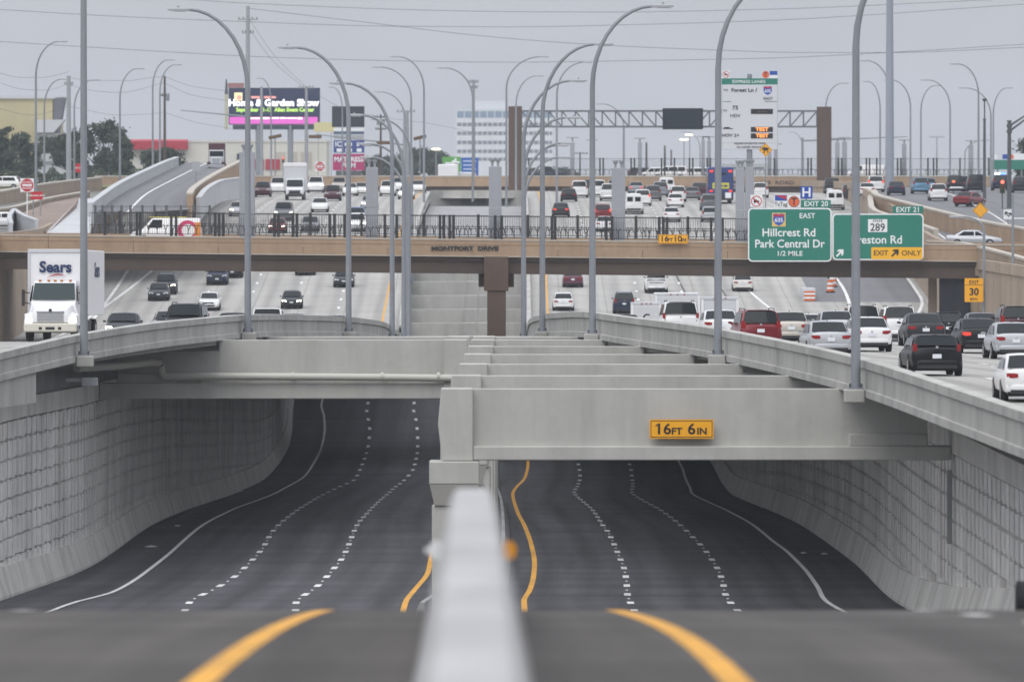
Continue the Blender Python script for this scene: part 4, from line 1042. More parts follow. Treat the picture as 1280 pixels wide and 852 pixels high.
def car_meshes(kind):
    """meshes for one kind of car, shared by every copy"""
    if kind in PROTO: return PROTO[kind]
    S = SPEC[kind]; L, W, H, belt, hood, trunk, r = S['L'], S['W'], S['H'], S['belt'], S['hood'], S['trunk'], S['r']
    gb2, gr2, gr1, gb1 = S['g']; w = W/2
    out = []     # (part name, mesh, material or 'paint', subparts)
    def sec(y, wf, z1, z0=.26):
        k = w*wf
        q = [(.80, z0), (.955, z0+.10), (1.0, z0+(z1-z0)*.42), (.995, z0+(z1-z0)*.62), (.955, z1-.10), (.88, z1-.025), (.60, z1+.012), (.25, z1+.022)]
        return [(k*a_, y, z) for a_, z in q] + [(-k*a_, y, z) for a_, z in reversed(q)]
    h = L/2
    mb = MB()
    rz = trunk
    if kind == 'pickup':
        st = [sec(-h, .93, 1.08, .48), sec(-h+.05, .985, 1.10, .42), sec(-h+.4, 1, 1.10, .3), sec(gb2-.05, 1, 1.12), sec(gb2+.1, 1, belt), sec(gb1, 1, belt), sec(gb1+.2, .995, hood), sec(h-.5, .98, hood-.03), sec(h-.12, .93, hood-.12, .32), sec(h, .84, hood-.24, .42)]
    elif kind in ('sedan',):
        st = [sec(-h, .84, trunk-.12, .40), sec(-h+.06, .92, trunk-.02, .34), sec(-h+.35, .975, trunk, .28), sec(gb2-.1, .99, trunk-.01), sec(gb2+.35, 1, belt+.02), sec(0, 1, belt), sec(gb1-.05, 1, belt), sec(gb1+.15, .99, hood+.03), sec(h-.55, .965, hood-.06), sec(h-.15, .88, hood-.17, .30), sec(h, .74, hood-.30, .36)]
    else:
        st = [sec(-h, .88, belt-.06, .42), sec(-h+.06, .945, belt, .36), sec(-h+.4, .985, belt, .28), sec(-.5, 1, belt), sec(gb1-.05, 1, belt), sec(gb1+.15, .99, hood+.03), sec(h-.45, .97, hood-.06), sec(h-.13, .90, hood-.17, .32), sec(h, .78, hood-.30, .38)]
    mb.loft(st); bm_ = mb.mesh('body', True); out.append(('body', bm_, 'paint'))
    # cabin
    def csec(y, z, top):
        if top: q = [(.925, belt-.05), (.90, belt+.02), (.775, z-.10), (.73, z-.035), (.64, z), (.30, z+.02)]
        else: q = [(.92, belt-.06), (.90, belt-.05), (.86, belt-.02), (.80, belt-.005), (.66, belt+.005), (.30, belt+.015)]
        return [(w*a_, y, b_) for a_, b_ in q] + [(-w*a_, y, b_) for a_, b_ in reversed(q)]
    mb = MB(); mid = (gr1+gr2)/2
    mb.loft([csec(gb2, H, False), csec(gb2*.12+gr2*.88, H-.05, True), csec(gr2+.12, H-.008, True), csec(mid, H, True), csec(gr1-.12, H-.012, True), csec(gr1*.9+gb1*.1, H-.05, True), csec(gb1, H, False)])
    out.append(('cabin', mb.mesh('cabin', True), 'paint'))
    def screen(yb, yr, name, lift, t0=.12, t1=.90):
        mb = MB(); vs_ = []
        sg = 1 if yb > yr else -1
        for t in (t0, (t0+t1)/2, t1):
            y = yb + (yr - yb)*t; z = belt + (H - belt)*t
            hw_ = (.82 + (.66 - .82)*t)*w
            for a_ in (-1, -.5, 0, .5, 1):
                vs_.append((hw_*a_, y + sg*(lift + (.05 if a_ == 0 else .035 if abs(a_) < .9 else 0)*.6), z + lift*.6 + (.02 if abs(a_) < .9 else 0)))
        fs = [(i*5+j, i*5+j+1, (i+1)*5+j+1, (i+1)*5+j) for i in range(2) for j in range(4)]
        mb.add(vs_, fs)
        return (name, mb.mesh(name, True), M_glass)
    out.append(screen(gb1, gr1, 'windshield', .045))
    if kind == 'van':   # two rear door panes
        for s in (-1, 1):
            mb = MB(); mb.box(s*.12 if s > 0 else -w*.70, w*.70 if s > 0 else -.12, gb2 - .035, gb2 + .1, belt + .06, H - .28); out.append(('rear_window', mb.mesh('rear_window'), M_glass))
    else: out.append(screen(gb2, gr2, 'rear_window', .045, .10 if kind != 'sedan' else .14, .86))
    # side glass
    for s in (-1, 1):
        def sp(y, z):
            t = (z - belt)/(H - belt); return (s*((.905 + (.775-.905)*t)*w + .014), y, z)
        zl, zh = belt + .05, H - .115
        fb, ft = gb1 - .32, gr1 - .02
        rb, rt = gb2 + (.42 if kind != 'pickup' else .12), gr2 + (.10 if kind != 'pickup' else .02)
        split = 0.05 if kind != 'pickup' else .35
        wins = [([(fb, zl), (ft, zh), (split+.06, zh), (split+.06, zl)])]
        if kind == 'van': wins = [[(fb, zl), (ft, zh), (.30, zh), (.30, zl)]]
        elif kind in ('suv', 'bigsuv', 'minivan', 'wagon'):
            sp2 = (split + rb)/2 - .1
            wins += [[(split-.04, zl), (split-.04, zh), (sp2, zh), (sp2, zl)], [(sp2-.1, zl), (sp2-.1, zh), (rt, zh), (rb-.05, zl)]]
        else: wins += [[(split-.04, zl), (split-.04, zh), (rt, zh), (rb, zl)]]
        for pl in wins:
            mb = MB(); mb.add([sp(y, z) for y, z in pl], [(0, 1, 2, 3) if s < 0 else (3, 2, 1, 0)]); out.append(('side_window', mb.mesh('side_window'), M_glass))
        # mirror
        mb = MB(); yy = gb1 - .42; x0 = s*w*.93
        mb.loft([[(x0, yy+.05, belt+.03), (x0, yy-.02, belt+.03), (x0, yy-.02, belt+.07), (x0, yy+.05, belt+.07)], [(x0+s*.08, yy+.06, belt+.03), (x0+s*.08, yy-.05, belt+.03), (x0+s*.08, yy-.05, belt+.14), (x0+s*.08, yy+.04, belt+.13)], [(x0+s*.19, yy+.03, belt+.05), (x0+s*.19, yy-.04, belt+.05), (x0+s*.19, yy-.04, belt+.13), (x0+s*.19, yy+.02, belt+.12)]])
        out.append(('mirror', mb.mesh('mirror', True), M_trim if kind in ('pickup', 'van') else 'paint'))
    # wheels
    for s in (-1, 1):
        for yy in (-S['wb']/2 - .05, S['wb']/2 - .05 + (.08 if kind != 'van' else .1)):
            mb = MB(); n_ = 20
            xo, xi = s*(w + .012), s*(w - .23)
            def rg(rad, x): return [(x, yy + rad*math.cos(2*math.pi*j/n_), r + rad*math.sin(2*math.pi*j/n_)) for j in range(n_)]
            mb.loft([rg(r*.93, xi), rg(r, xi + s*.03), rg(r, xo - s*.03), rg(r*.93, xo), rg(r*.68, xo - s*.004)])
            tm = mb.mesh('tyre', True)
            mb = MB(); mb.loft([rg(r*.66, xo - s*.003), rg(r*.60, xo + s*.004), rg(r*.2, xo - s*.01), rg(r*.05, xo - s*.005)])
            # spokes as gaps
            rm = mb.mesh('rim', True)
            out.append(('wheel', tm, M_tire, [('rim', rm, M_rim)]))
    # underside and wheel arches
    mb = MB(); mb.box(-w*.80, w*.80, -h+.20, h-.22, .19, .36)
    for s in (-1, 1):
        for yy in (-S['wb']/2 - .05, S['wb']/2 + .03):
            n_ = 14; rr = r*1.16
            mb.loft([[(x, yy + rr*math.cos(math.pi*j/n_ ), max(.24, r + rr*math.sin(math.pi*j/n_))) for j in range(n_+1)] for x in (s*(w - .3), s*(w + .004))])
    out.append(('underside', mb.mesh('underside'), M_under))
    # rear details
    yb = -h
    tz = {'sedan': trunk-.20, 'wagon': 1.00, 'hatch': .95, 'suv': 1.12, 'bigsuv': 1.15, 'minivan': 1.10, 'van': 1.02, 'pickup': .92}[kind]
    th_ = {'sedan': .15, 'wagon': .26, 'hatch': .30, 'suv': .34, 'bigsuv': .42, 'minivan': .40, 'van': .42, 'pickup': .36}[kind]
    tw_ = {'sedan': .40, 'wagon': .17, 'hatch': .2, 'suv': .22, 'bigsuv': .17, 'minivan': .17, 'van': .13, 'pickup': .16}[kind]
    for s in (-1, 1):
        xo = w*.93
        if kind == 'pickup': xo = w*.965
        xi = xo - tw_
        mb = MB()
        zz0, zz1 = tz - th_*.5, tz + th_*.5
        xo = w*.895
        cols = [(xi, 0.0), ((xi + w*.80)/2, .004), (w*.80, .018), (w*.865, .05), (xo, .11), (xo - .03, .2)]
        sl = .35 if kind == 'sedan' else .0
        secs = [[(s*x, yb - .016 + d_, zz0 + (0 if i_ else th_*.12)), (s*x, yb - .022 + d_, (zz0*.5 + zz1*.5)), (s*x, yb - .012 + d_, zz1 - (0 if i_ else th_*.12))] for i_, (x, d_) in enumerate(cols)]
        mb.loft(secs, False, False)
        out.append(('taillight', mb.mesh('taillight', True), 'tail'))
    pz = {'sedan': .74, 'wagon': .70, 'hatch': .75, 'suv': .88, 'bigsuv': .92, 'minivan': .84, 'van': .62, 'pickup': .58}[kind]
    mb = MB(); mb.box(-.155, .155, yb - .035, yb + .03, pz - .075, pz + .075); out.append(('licence_plate', mb.mesh('licence_plate'), M_plate))
    mb = MB()
    bw, bz0, bz1 = w*.93, (.34, .56) if kind not in ('pickup', 'van') else (.42, .62), 0
    z0_, z1_ = bz0
    mb.loft([[(-bw, yb+.22, z), (-bw*.97, yb+.03, z), (-bw*.6, yb-.045+o_, z), (bw*.6, yb-.045+o_, z), (bw*.97, yb+.03, z), (bw, yb+.22, z)] for z, o_ in ((z0_, .03), (z0_+.05, 0), (z1_-.04, 0), (z1_, .03))])
    out.append(('rear_bumper', mb.mesh('rear_bumper', True), M_chrome if kind == 'pickup' else M_trim if kind == 'van' else 'paint'))
    mb = MB(); mb.box(-bw*.80, bw*.80, yb - .052, yb + .1, z0_ - .07, z0_ + .055); mb.cyl((w*.55, yb - .03, z0_ - .03), .035, .2, 'y', 8); out.append(('rear_valance', mb.mesh('rear_valance'), M_trim))
    # third brake lamp / badge / wiper
    mb = MB(); mb.cyl((0, yb - .018, tz + (.02 if kind != 'sedan' else .03)), .045, .02, 'y', 10); out.append(('badge', mb.mesh('badge'), M_chrome))
    if kind in ('suv', 'bigsuv', 'wagon', 'hatch', 'minivan'):
        mb = MB(); mb.loft([[(x*w, gr2 - .10, H - .028 + z), (x*w, gr2 + .12, H - .018 + z), (x*w, gr2 + .12, H + .012 + z), (x*w, gr2 - .13, H + .0 + z)] for x, z in ((-.58, -.005), (0, .01), (.58, -.005))]); out.append(('roof_spoiler', mb.mesh('roof_spoiler'), 'paint'))
        mb = MB(); t_ = .2; mb.tube([(.05, gb2 + (gr2-gb2)*.16 - .07, belt + (H-belt)*.16), (.42, gb2 + (gr2-gb2)*.24 - .075, belt + (H-belt)*.22)], .014, 5); out.append(('rear_wiper', mb.mesh('rear_wiper'), M_trim))
    if kind in ('suv', 'bigsuv', 'minivan'):
        for s in (-1, 1):
            mb = MB(); mb.tube([(s*w*.66, gr2 + .15, H), (s*w*.66, gr2 + .3, H + .06), (s*w*.66, gr1 - .3, H + .065), (s*w*.66, gr1 - .1, H)], .022, 6); out.append(('roof_rail', mb.mesh('roof_rail'), M_trim))
    if kind == 'sedan' or kind == 'wagon':
        mb = MB(); mb.loft([[(-.02, gr2 + .10, H), (.02, gr2 + .10, H), (.02, gr2 + .34, H), (-.02, gr2 + .34, H)], [(-.006, gr2 + .12, H + .085), (.006, gr2 + .12, H + .085), (.006, gr2 + .2, H + .07), (-.006, gr2 + .2, H + .07)]]); out.append(('roof_antenna', mb.mesh('roof_antenna'), M_trim))
    # front details
    yf = h
    hz = hood - (.20 if kind not in ('pickup', 'bigsuv', 'van') else .24)
    for s in (-1, 1):
        mb = MB(); x1, x0 = w*.90, w*.90 - (.40 if kind not in ('pickup', 'bigsuv', 'van') else .30)
        mb.loft([[(s*x0, yf-.10, hz-.07), (s*x1, yf-.32, hz-.06), (s*x1, yf-.36, hz+.09), (s*(x0+.05), yf-.14, hz+.06)], [(s*x0, yf-.015, hz-.07), (s*x1, yf-.20, hz-.05), (s*(x1-.01), yf-.24, hz+.08), (s*(x0+.05), yf-.04, hz+.06)]])
        out.append(('headlight', mb.mesh('headlight', True), 'head'))
    mb = MB(); gh = .075 if kind in ('sedan', 'hatch', 'wagon') else .14
    mb.loft([[(x*w, yf - o_ , z) for x, z, o_ in ((-.44, hz-gh, .03), (.44, hz-gh, .03), (.46, hz+gh*.8, .05), (-.46, hz+gh*.8, .05))], [(x*w, yf + .012 - o_, z) for x, z, o_ in ((-.44, hz-gh, 0), (.44, hz-gh, 0), (.46, hz+gh*.8, .02), (-.46, hz+gh*.8, .02))]]); out.append(('grille', mb.mesh('grille'), M_trim))
    mb = MB(); mb.box(-w*.55, w*.55, yf - .06, yf + .02, .40, .52); out.append(('lower_intake', mb.mesh('lower_intake'), M_trim))
    mb = MB(); mb.box(-.155, .155, yf - .02, yf + .035, .54, .66); out.append(('front_plate', mb.mesh('front_plate'), M_plate))
    if kind == 'pickup':
        mb = MB(); mb.box(-w*.80, w*.80, -h+.12, gb2 - .12, 1.112, 1.135); out.append(('bed_cover', mb.mesh('bed_cover'), M_trim))
        mb = MB(); mb.box(-w*.62, w*.62, yb - .02, yb + .02, .95, 1.0); out.append(('tailgate_strip', mb.mesh('tailgate_strip'), M_trim))
    PROTO[kind] = out
    for t_ in out:
        for q in [t_] + (list(t_[3]) if len(t_) > 3 else []): q[1].materials.append(None)
    return out
SMALL = {'badge', 'rear_wiper', 'roof_antenna', 'mirror', 'lower_intake', 'rear_valance', 'roof_rail', 'licence_plate', 'front_plate', 'bed_cover', 'tailgate_strip', 'roof_spoiler', 'grille'}
def put(o, m):
    o.material_slots[0].link = 'OBJECT'; o.material_slots[0].material = m
def car(kind, col, px, D, heading, lab, zf, lights=0, group=None, X=None, small=False, name=None, rot=None, cat=None):
    """heading 0: driving away from the camera, 180: towards it"""
    X = (px - 640) / F * D if X is None else X
    S = SPEC[kind]
    eps = 2.0
    fn = xe_l if X < -3 else xe_r
    if D < 1000 and zf in (z_left, z_right): slope_x = (fn(D + eps) - fn(D - eps)) / (2*eps)
    else: slope_x = 0.0
    # follow the lane as it bends; outer lanes bend less
    if zf in (z_left, z_right) and abs(X - fn(D)) > 6: slope_x *= .8
    rz = -math.atan(slope_x)
    back = heading == 180
    root = empty(name or {'suv': 'suv', 'bigsuv': 'suv', 'wagon': 'station_wagon', 'hatch': 'hatchback'}.get(kind, kind), (X, D, zf(X, D)))
    pit = math.atan((zf(X, D + eps) - zf(X, D - eps)) / (2*eps))
    if rot is not None: root.rotation_euler = (0, 0, R(rot))
    else: root.rotation_euler = (-pit if back else pit, 0, rz + (math.pi if back else 0))
    root.scale = (CAR_SC,)*3
    for part in car_meshes(kind):
        nm, me, mt = part[:3]
        if small and nm in SMALL: continue
        if back and nm in ('rear_window', 'taillight', 'rear_bumper', 'rear_valance', 'badge', 'licence_plate', 'rear_wiper') and small: continue
        if not back and rot is None and nm in ('headlight', 'grille', 'lower_intake', 'front_plate', 'windshield') and nm != 'windshield': continue
        o = bpy.data.objects.new(nm, me); link(o, root)
        m = mt
        if mt == 'paint': m = paint(col)
        elif mt == 'tail': m = M_brake if (lights and not back) else M_tail
        elif mt == 'head': m = M_headlit if (lights and back) else M_head
        put(o, m)
        if len(part) > 3:
            for sn, sm, smt in part[3]:
                q = bpy.data.objects.new(sn, sm); link(q, o); put(q, smt)
    return tag(root, lab, cat or {'suv': 'SUV', 'bigsuv': 'SUV', 'wagon': 'car', 'sedan': 'car', 'hatch': 'car', 'minivan': 'minivan', 'pickup': 'pickup'}.get(kind, kind), group)
def near(px, py, zf=None):
    return D_ray(px, py, zf or (z_right if px > 640 else z_left), 262, 460)
def far(px, py, zf=None):
    return D_ray(px, py, zf or (z_right if px > 640 else z_left), 690, 1092)
GR, GL = 'cars queuing away on the right main lanes', 'oncoming cars on the left main lanes'
for kind, col, px, D, lt, lab in [
    ('wagon', 'black', 1163, near(1163, 469), 0, 'black station wagon with a rear wiper beside the right parapet'),
    ('sedan', 'white', 1283, near(1283, 501), 0, 'white sedan cut by the right border of the picture'),
    ('sedan', 'silver', 1262, near(1262, 448), 0, 'silver sedan behind the white one at the right border'),
    ('sedan', 'black', 1219, near(1219, 441), 1, 'black sedan with a full-width red light bar'),
    ('sedan', 'charcoal', 1152, near(1152, 432), 0, 'dark grey sedan just beyond the black station wagon'),
    ('suv', 'black', 1183, 492, 0, 'black SUV beyond the dark grey sedan near the dark bridge recess'),
    ('suv', 'white', 1121, 440, 0, 'white SUV with red round tail lamps right of the first street light'),
    ('sedan', 'white', 1083, near(1083, 439), 0, 'white sedan with a dark tail panel behind the first street light'),
    ('sedan', 'silver', 1031, near(1031, 446), 0, 'silver sedan left of the first street light'),
    ('bigsuv', 'pearl', 1076, 468, 0, 'large white SUV with a wide dark rear window behind the first street light'),
    ('sedan', 'beige', 985, 402, 0, 'beige grey sedan between the red SUV and the silver sedan'),
    ('sedan', 'silver', 1043, 424, 0, 'pale sedan half hidden behind the silver sedan'),
    ('sedan', 'white', 1010, 470, 0, 'small white sedan showing between the beige and silver sedans'),
    ('suv', 'red', 944, 378, 0, 'red SUV right of the second street light'),
    ('bigsuv', 'white', 848, 440, 0, 'white SUV with tall tail lamps in front of the box trailer'),
    ('sedan', 'white', 898, 416, 0, 'white sedan behind the second street light'),
    ('hatch', 'black', 781, 492, 0, 'black car barely showing above the right parapet'),
    ('suv', 'maroon', 1268, 425, 0, 'dark maroon SUV at the right border'),
    ('sedan', 'grey', 1225, 440, 0, 'grey sedan roof showing behind the black sedan'),
    ('sedan', 'white', 704, far(704, 387), 0, 'white sedan alone on the lane next to the yellow line'),
    ('sedan', 'purple', 716, far(716, 358), 0, 'plum coloured sedan just below the bridge girder'),
    ('suv', 'navy', 780, far(780, 391), 0, 'dark navy SUV in front of the bridge on the right lanes'),
    ('pickup', 'white', 820, far(820, 365), 0, 'white pickup with towing mirrors just below the bridge girder'),
    ('sedan', 'pearl', 928, far(928, 363), 0, 'cream sedan right of the second street light below the bridge'),
]: car(kind, col, px, D, 0, lab, z_right, lt, GR)
FR = 'distant cars beyond the bridge on the right lanes'
for kind, col, px, py, lt, lab in [
    ('sedan', 'charcoal', 701, 271, 1, 'dark sedan nearest the median beyond the bridge railing'), ('sedan', 'black', 711, 252, 0, 'black sedan in front of the white SUV beyond the bridge'),
    ('bigsuv', 'white', 724, 247, 0, 'white SUV behind the black sedan beyond the bridge'), ('bigsuv', 'white', 747, 246, 0, 'white SUV right of the third street light beyond the bridge'),
    ('suv', 'charcoal', 738, 243, 0, 'dark SUV between two white ones beyond the bridge'),
    ('pickup', 'white', 761, 251, 0, 'white pickup with an orange load left of the pylon'), ('van', 'white', 792, 267, 0, 'white van right of the twin-headed pylon'),
    ('suv', 'white', 803, 257, 1, 'white SUV with its brake lamps lit beyond the bridge'), ('suv', 'grey', 816, 251, 0, 'grey SUV behind the white braking one'),
    ('sedan', 'steel', 795, 243, 1, 'grey blue sedan with red lamps behind the twin-headed pylon'), ('van', 'white', 833, 244, 0, 'white van towering behind the white SUV'),
    ('suv', 'white', 847, 252, 0, 'white SUV behind the white sedan left of the bus'), ('sedan', 'white', 844, 259, 0, 'white sedan in front of the white SUV left of the bus'),
    ('sedan', 'grey', 865, 250, 0, 'grey sedan left of the bus'), ('suv', 'maroon', 874, 247, 0, 'maroon SUV left of the blue bus'),
    ('suv', 'grey', 886, 263, 0, 'grey SUV in front of the blue bus'), ('hatch', 'silver', 887, 277, 0, 'silver hatchback behind the bridge railing by the second street light'),
    ('sedan', 'white', 839, 277, 0, 'white sedan behind the bridge railing above the yellow sign'), ('sedan', 'white', 755, 289, 0, 'white sedan half hidden by the bridge parapet left of the pylon'),
    ('suv', 'red', 753, 276, 1, 'red SUV beyond the railing left of the twin-headed pylon'), ('suv', 'steel', 825, 246, 0, 'blue grey SUV between the distant vans'),
    ('van', 'white', 1043, 262, 0, 'white van above the green exit 20 sign'), ('pickup', 'charcoal', 1040, 242, 0, 'dark pickup beyond the white van above the exit signs'),
    ('suv', 'charcoal', 1062, 250, 0, 'dark SUV right of the white van above the exit signs'), ('sedan', 'beige', 768, 240, 0, 'beige sedan farthest up the slope beyond the pylon'),
    ('sedan', 'black', 905, 243, 0, 'black sedan right beside the blue bus'), ('suv', 'white', 950, 247, 0, 'white SUV above the Hillcrest sign'), ('sedan', 'grey', 922, 240, 0, 'small grey sedan far beyond the narrow pylons')]:
    car(kind, col, px, far(px, py), 0, lab, z_right, lt, FR, small=True)
for kind, col, px, D, lt, lab in [
    ('sedan', 'charcoal', 155, near(155, 407), 1, 'dark grey sedan with lit headlights beside the delivery truck'), ('suv', 'black', 233, 412, 1, 'black SUV with lit headlights beside the left parapet'),
    ('sedan', 'silver', 214, 440, 0, 'silver car half hidden behind the black SUV'), ('pickup', 'white', 335, 496, 0, 'white pickup roof showing over the left parapet'),
    ('sedan', 'steel', 366, 478, 0, 'grey car barely showing over the left parapet'), ('sedan', 'silver', 418, 492, 0, 'silver car roof showing at the crest of the left parapet'),
    ('sedan', 'navy', 292, 466, 0, 'dark blue car roof over the left parapet by the second pole'),
    ('suv', 'charcoal', 208, far(208, 367), 1, 'dark SUV below the bridge near the white line'), ('sedan', 'charcoal', 199, far(199, 375), 0, 'dark sedan in front of the dark SUV below the bridge'),
    ('suv', 'navy', 272, far(272, 355), 0, 'dark blue SUV just below the bridge girder on the left'), ('sedan', 'white', 262, far(262, 387), 0, 'white sedan with chrome grille left of the second pole'),
    ('sedan', 'charcoal', 365, far(365, 385), 1, 'dark sedan with both headlights glowing on the left lanes'), ('sedan', 'charcoal', 430, far(430, 358), 0, 'dark sedan left of the third pole below the bridge'),
    ('sedan', 'silver', 382, far(382, 343), 0, 'silver car cut off by the bridge girder above'), ('suv', 'black', 291, far(291, 346), 0, 'black SUV cut off by the girder near the second pole')]:
    car(kind, col, px, D, 180, lab, z_left, lt, GL)
FL = 'distant oncoming cars beyond the bridge on the left lanes'
for kind, col, px, py, lt, lab in [
    ('bigsuv', 'grey', 355, 276, 1, 'grey SUV with lit headlights behind the bridge railing'), ('sedan', 'white', 400, 265, 0, 'white sedan alone beyond the railing on the left lanes'),
    ('bigsuv', 'white', 348, 242, 0, 'white SUV left of the distant white box truck'), ('bigsuv', 'white', 395, 241, 1, 'white SUV right of the distant box truck'),
    ('suv', 'maroon', 416, 251, 0, 'maroon SUV right of the distant box truck'), ('suv', 'maroon', 329, 246, 0, 'maroon SUV right of the wide pylon'),
    ('sedan', 'white', 438, 245, 0, 'white sedan right of the maroon SUV'), ('sedan', 'pearl', 452, 244, 1, 'pale sedan left of the second pylon with its lamps lit'),
    ('suv', 'white', 485, 245, 0, 'white SUV right of the second pylon'), ('sedan', 'white', 523, 241, 0, 'white sedan farthest right on the left lanes'),
    ('suv', 'blue', 446, 281, 0, 'bright blue SUV behind the railing left of the second pylon'), ('sedan', 'red', 347, 291, 1, 'red car with glowing headlights behind the railing'),
    ('sedan', 'grey', 388, 289, 0, 'grey car roof showing over the bridge parapet'), ('sedan', 'silver', 298, 270, 1, 'silver car left of the wide pylon'), ('sedan', 'white', 508, 249, 1, 'white sedan with lit lamps between the thin poles'),
    ('sedan', 'silver', 462, 262, 1, 'silver sedan partly behind the second pylon'), ('suv', 'white', 500, 240, 0, 'white SUV far up behind the left poles'), ('suv', 'beige', 424, 238, 0, 'beige SUV far up the left lanes'), ('suv', 'white', 447, 289, 1, 'white car with lit lamps low behind the railing by the blue SUV')]:
    car(kind, col, px, far(px, py), 180, lab, z_left, lt, FL, small=True)

# vehicles on the bridge, the frontage roads and the far overpass
def zg(X, D): return (z_gr(D) if X < 0 else z_grr(D)) + .012
c = car('van', 'white', 208, BD0 + 9, 0, 'white work van with ladder on its roof crossing the street bridge', lambda X, D: Z_dk + tilt(X) + .002, rot=90)
M_pink = flat('wrap_pink', (.62, .05, .16), .4); M_org = flat('wrap_orange', (.75, .28, .05), .4)
for (yy, zz, rr, m, off) in ((-1.7, 1.12, .80, M_pink, .012), (-1.75, 1.12, .50, M_signw, .02)):
    mb = MB(); mb.cyl((-1.0 - off, yy, zz), rr, .012, 'x', 28); o = mb.build('wrap_graphic', m, c)
mb = MB(); mb.box(-1.014, -1.002, -2.72, -2.25, .5, 1.75); mb.build('wrap_panel', M_org, c)
mb = MB()
for q in (-.35, .0): mb.tube([(q, -1.6, 2.16), (q, 1.4, 2.16)], .03, 6)
for j in range(9): mb.tube([(-.35, -1.5 + j*.35, 2.16), (0, -1.5 + j*.35, 2.16)], .02, 5)
for yy in (-1.3, .6): mb.box(-.6, .3, yy, yy + .06, 2.06, 2.14)
mb.build('ladder', flat('ladder_yellow', (.6, .5, .08), .5), c)
car('sedan', 'silver', 1218, 768, 0, 'silver sedan seen side-on turning onto the street bridge', zg, rot=-97)
GF = 'cars on the right frontage road'
for kind, col, px, py, rt, lt, lab in [('sedan', 'white', 1083, 246, 0, 0, 'white sedan left of the yellow exit 21 tab on the upper road'), ('suv', 'white', 1094, 240, 0, 1, 'white SUV with red lamps left of the broad mast'),
    ('sedan', 'navy', 1120, 244, 0, 0, 'dark blue sedan at the foot of the broad steel mast'), ('suv', 'lightblue', 1150, 242, 0, 0, 'light blue SUV right of the broad steel mast'), ('hatch', 'lightblue', 1160, 240, 0, 0, 'light blue hatchback tucked behind the light blue SUV'),
    ('suv', 'white', 1172, 251, 0, 0, 'white SUV on the frontage road above the exit 21 tab'), ('pickup', 'charcoal', 1194, 241, 0, 1, 'dark pickup with red lamps left of the signal'), ('bigsuv', 'charcoal', 1219, 240, 0, 0, 'dark SUV between the signal poles'),
    ('sedan', 'red', 1212, 258, -25, 0, 'red sedan turning on the frontage road'), ('sedan', 'black', 1205, 235, -40, 0, 'black sedan turning beyond the dark pickup'), ('suv', 'navy', 1250, 238, 0, 0, 'dark blue police SUV under the blue and white lights'),
    ('suv', 'charcoal', 1275, 241, 0, 0, 'charcoal SUV at the right border beyond the signal')]:
    D = D_ray(px, py, zg, 700, 1228)
    o = car(kind, col, px, D, 0, lab, zg, lt, GF, small=True, rot=rt)
    if 'police' in lab:
        mb = MB(); mb.box(-.6, -.02, -.15, .15, 1.76, 1.96); mb.build('light_bar', flat('lit_white_beacon', (.9, .95, 1), .3, emit=4.0, ecol=(.75, .9, 1)), o)
        mb = MB(); mb.box(.02, .6, -.15, .15, 1.76, 1.96); mb.build('light_bar', flat('lit_blue_beacon', (.05, .15, .9), .3, emit=3.0, ecol=(.1, .25, 1)), o)
for kind, col, px, py, rt, lab in [('hatch', 'white', 7, 237, 70, 'white car at the left border on the far frontage road'), ('sedan', 'white', 1, 286, 100, 'white car nose at the left border above the bridge')]:
    D = D_ray(px, py, zg, 752, 1228); car(kind, col, px, D, 0, lab, zg, 0, 'cars on the left frontage road', rot=rt, small=True)

# ---- trucks, trailers, bus
M_box = flat('truck_box_white', (.76, .76, .77), .45)
M_boxg = flat('truck_box_grey', (.55, .56, .58), .5)
def wheels(root, specs, r, w):
    for x, y in specs:
        mb = MB(); n_ = 18; s = 1 if x > 0 else -1
        def rg(rad, xx): return [(xx, y + rad*math.cos(2*math.pi*j/n_), r + rad*math.sin(2*math.pi*j/n_)) for j in range(n_)]
        mb.loft([rg(r*.92, x - s*w), rg(r, x - s*w + s*.04), rg(r, x - s*.04), rg(r*.92, x), rg(r*.6, x - s*.01)])
        o = mb.build('wheel', M_tire, root, smooth=True)
        mb = MB(); mb.loft([rg(r*.56, x - s*.008), rg(r*.5, x + s*.01), rg(r*.15, x + s*.02)]); mb.build('rim', M_rim, o, smooth=True)
def bx(root, name, mat, x0, x1, y0, y1, z0, z1, bevel=.02):
    mb = MB(); mb.box(x0, x1, y0, y1, z0, z1); return mb.build(name, mat, root, bevel=bevel)
# delivery truck, driving towards the camera (local +y is its front)
D = 418.0; X = (73.5 - 640) / F * D
tk = empty('delivery_truck', (X, D, z_left(X, D)), math.pi - .05)
tk.rotation_euler = (-math.atan((z_left(X, D+2) - z_left(X, D-2))/4), 0, math.pi + math.atan((xe_l(D+2) - xe_l(D-2))/4*-.9) - .006)
bx(tk, 'cargo_box', M_box, -1.28, 1.28, -6.4, .55, 1.15, 3.98, .03)
bx(tk, 'roof_cap', M_boxg, -1.30, 1.30, .40, .60, 3.86, 4.02, .02)
for sx in (-1, 1): bx(tk, 'corner_post', M_boxg, sx*1.24 - .06, sx*1.24 + .06, .48, .59, 1.15, 3.86, .01)
mb = MB()
def ts(y, hw, z0, z1, tw): return [(-hw, y, z0), (hw, y, z0), (hw*1.0, y, z0 + (z1-z0)*.5), (tw, y, z1), (-tw, y, z1), (-hw*1.0, y, z0 + (z1-z0)*.5)]
mb.loft([ts(.62, 1.05, .75, 2.62, .92), ts(1.25, 1.05, .75, 2.64, .92), ts(1.45, 1.05, .75, 2.58, .9), ts(2.05, 1.06, .72, 1.72, .96), ts(2.12, 1.06, .72, 1.62, .95)])
mb.build('cab', M_box, tk, smooth=True)
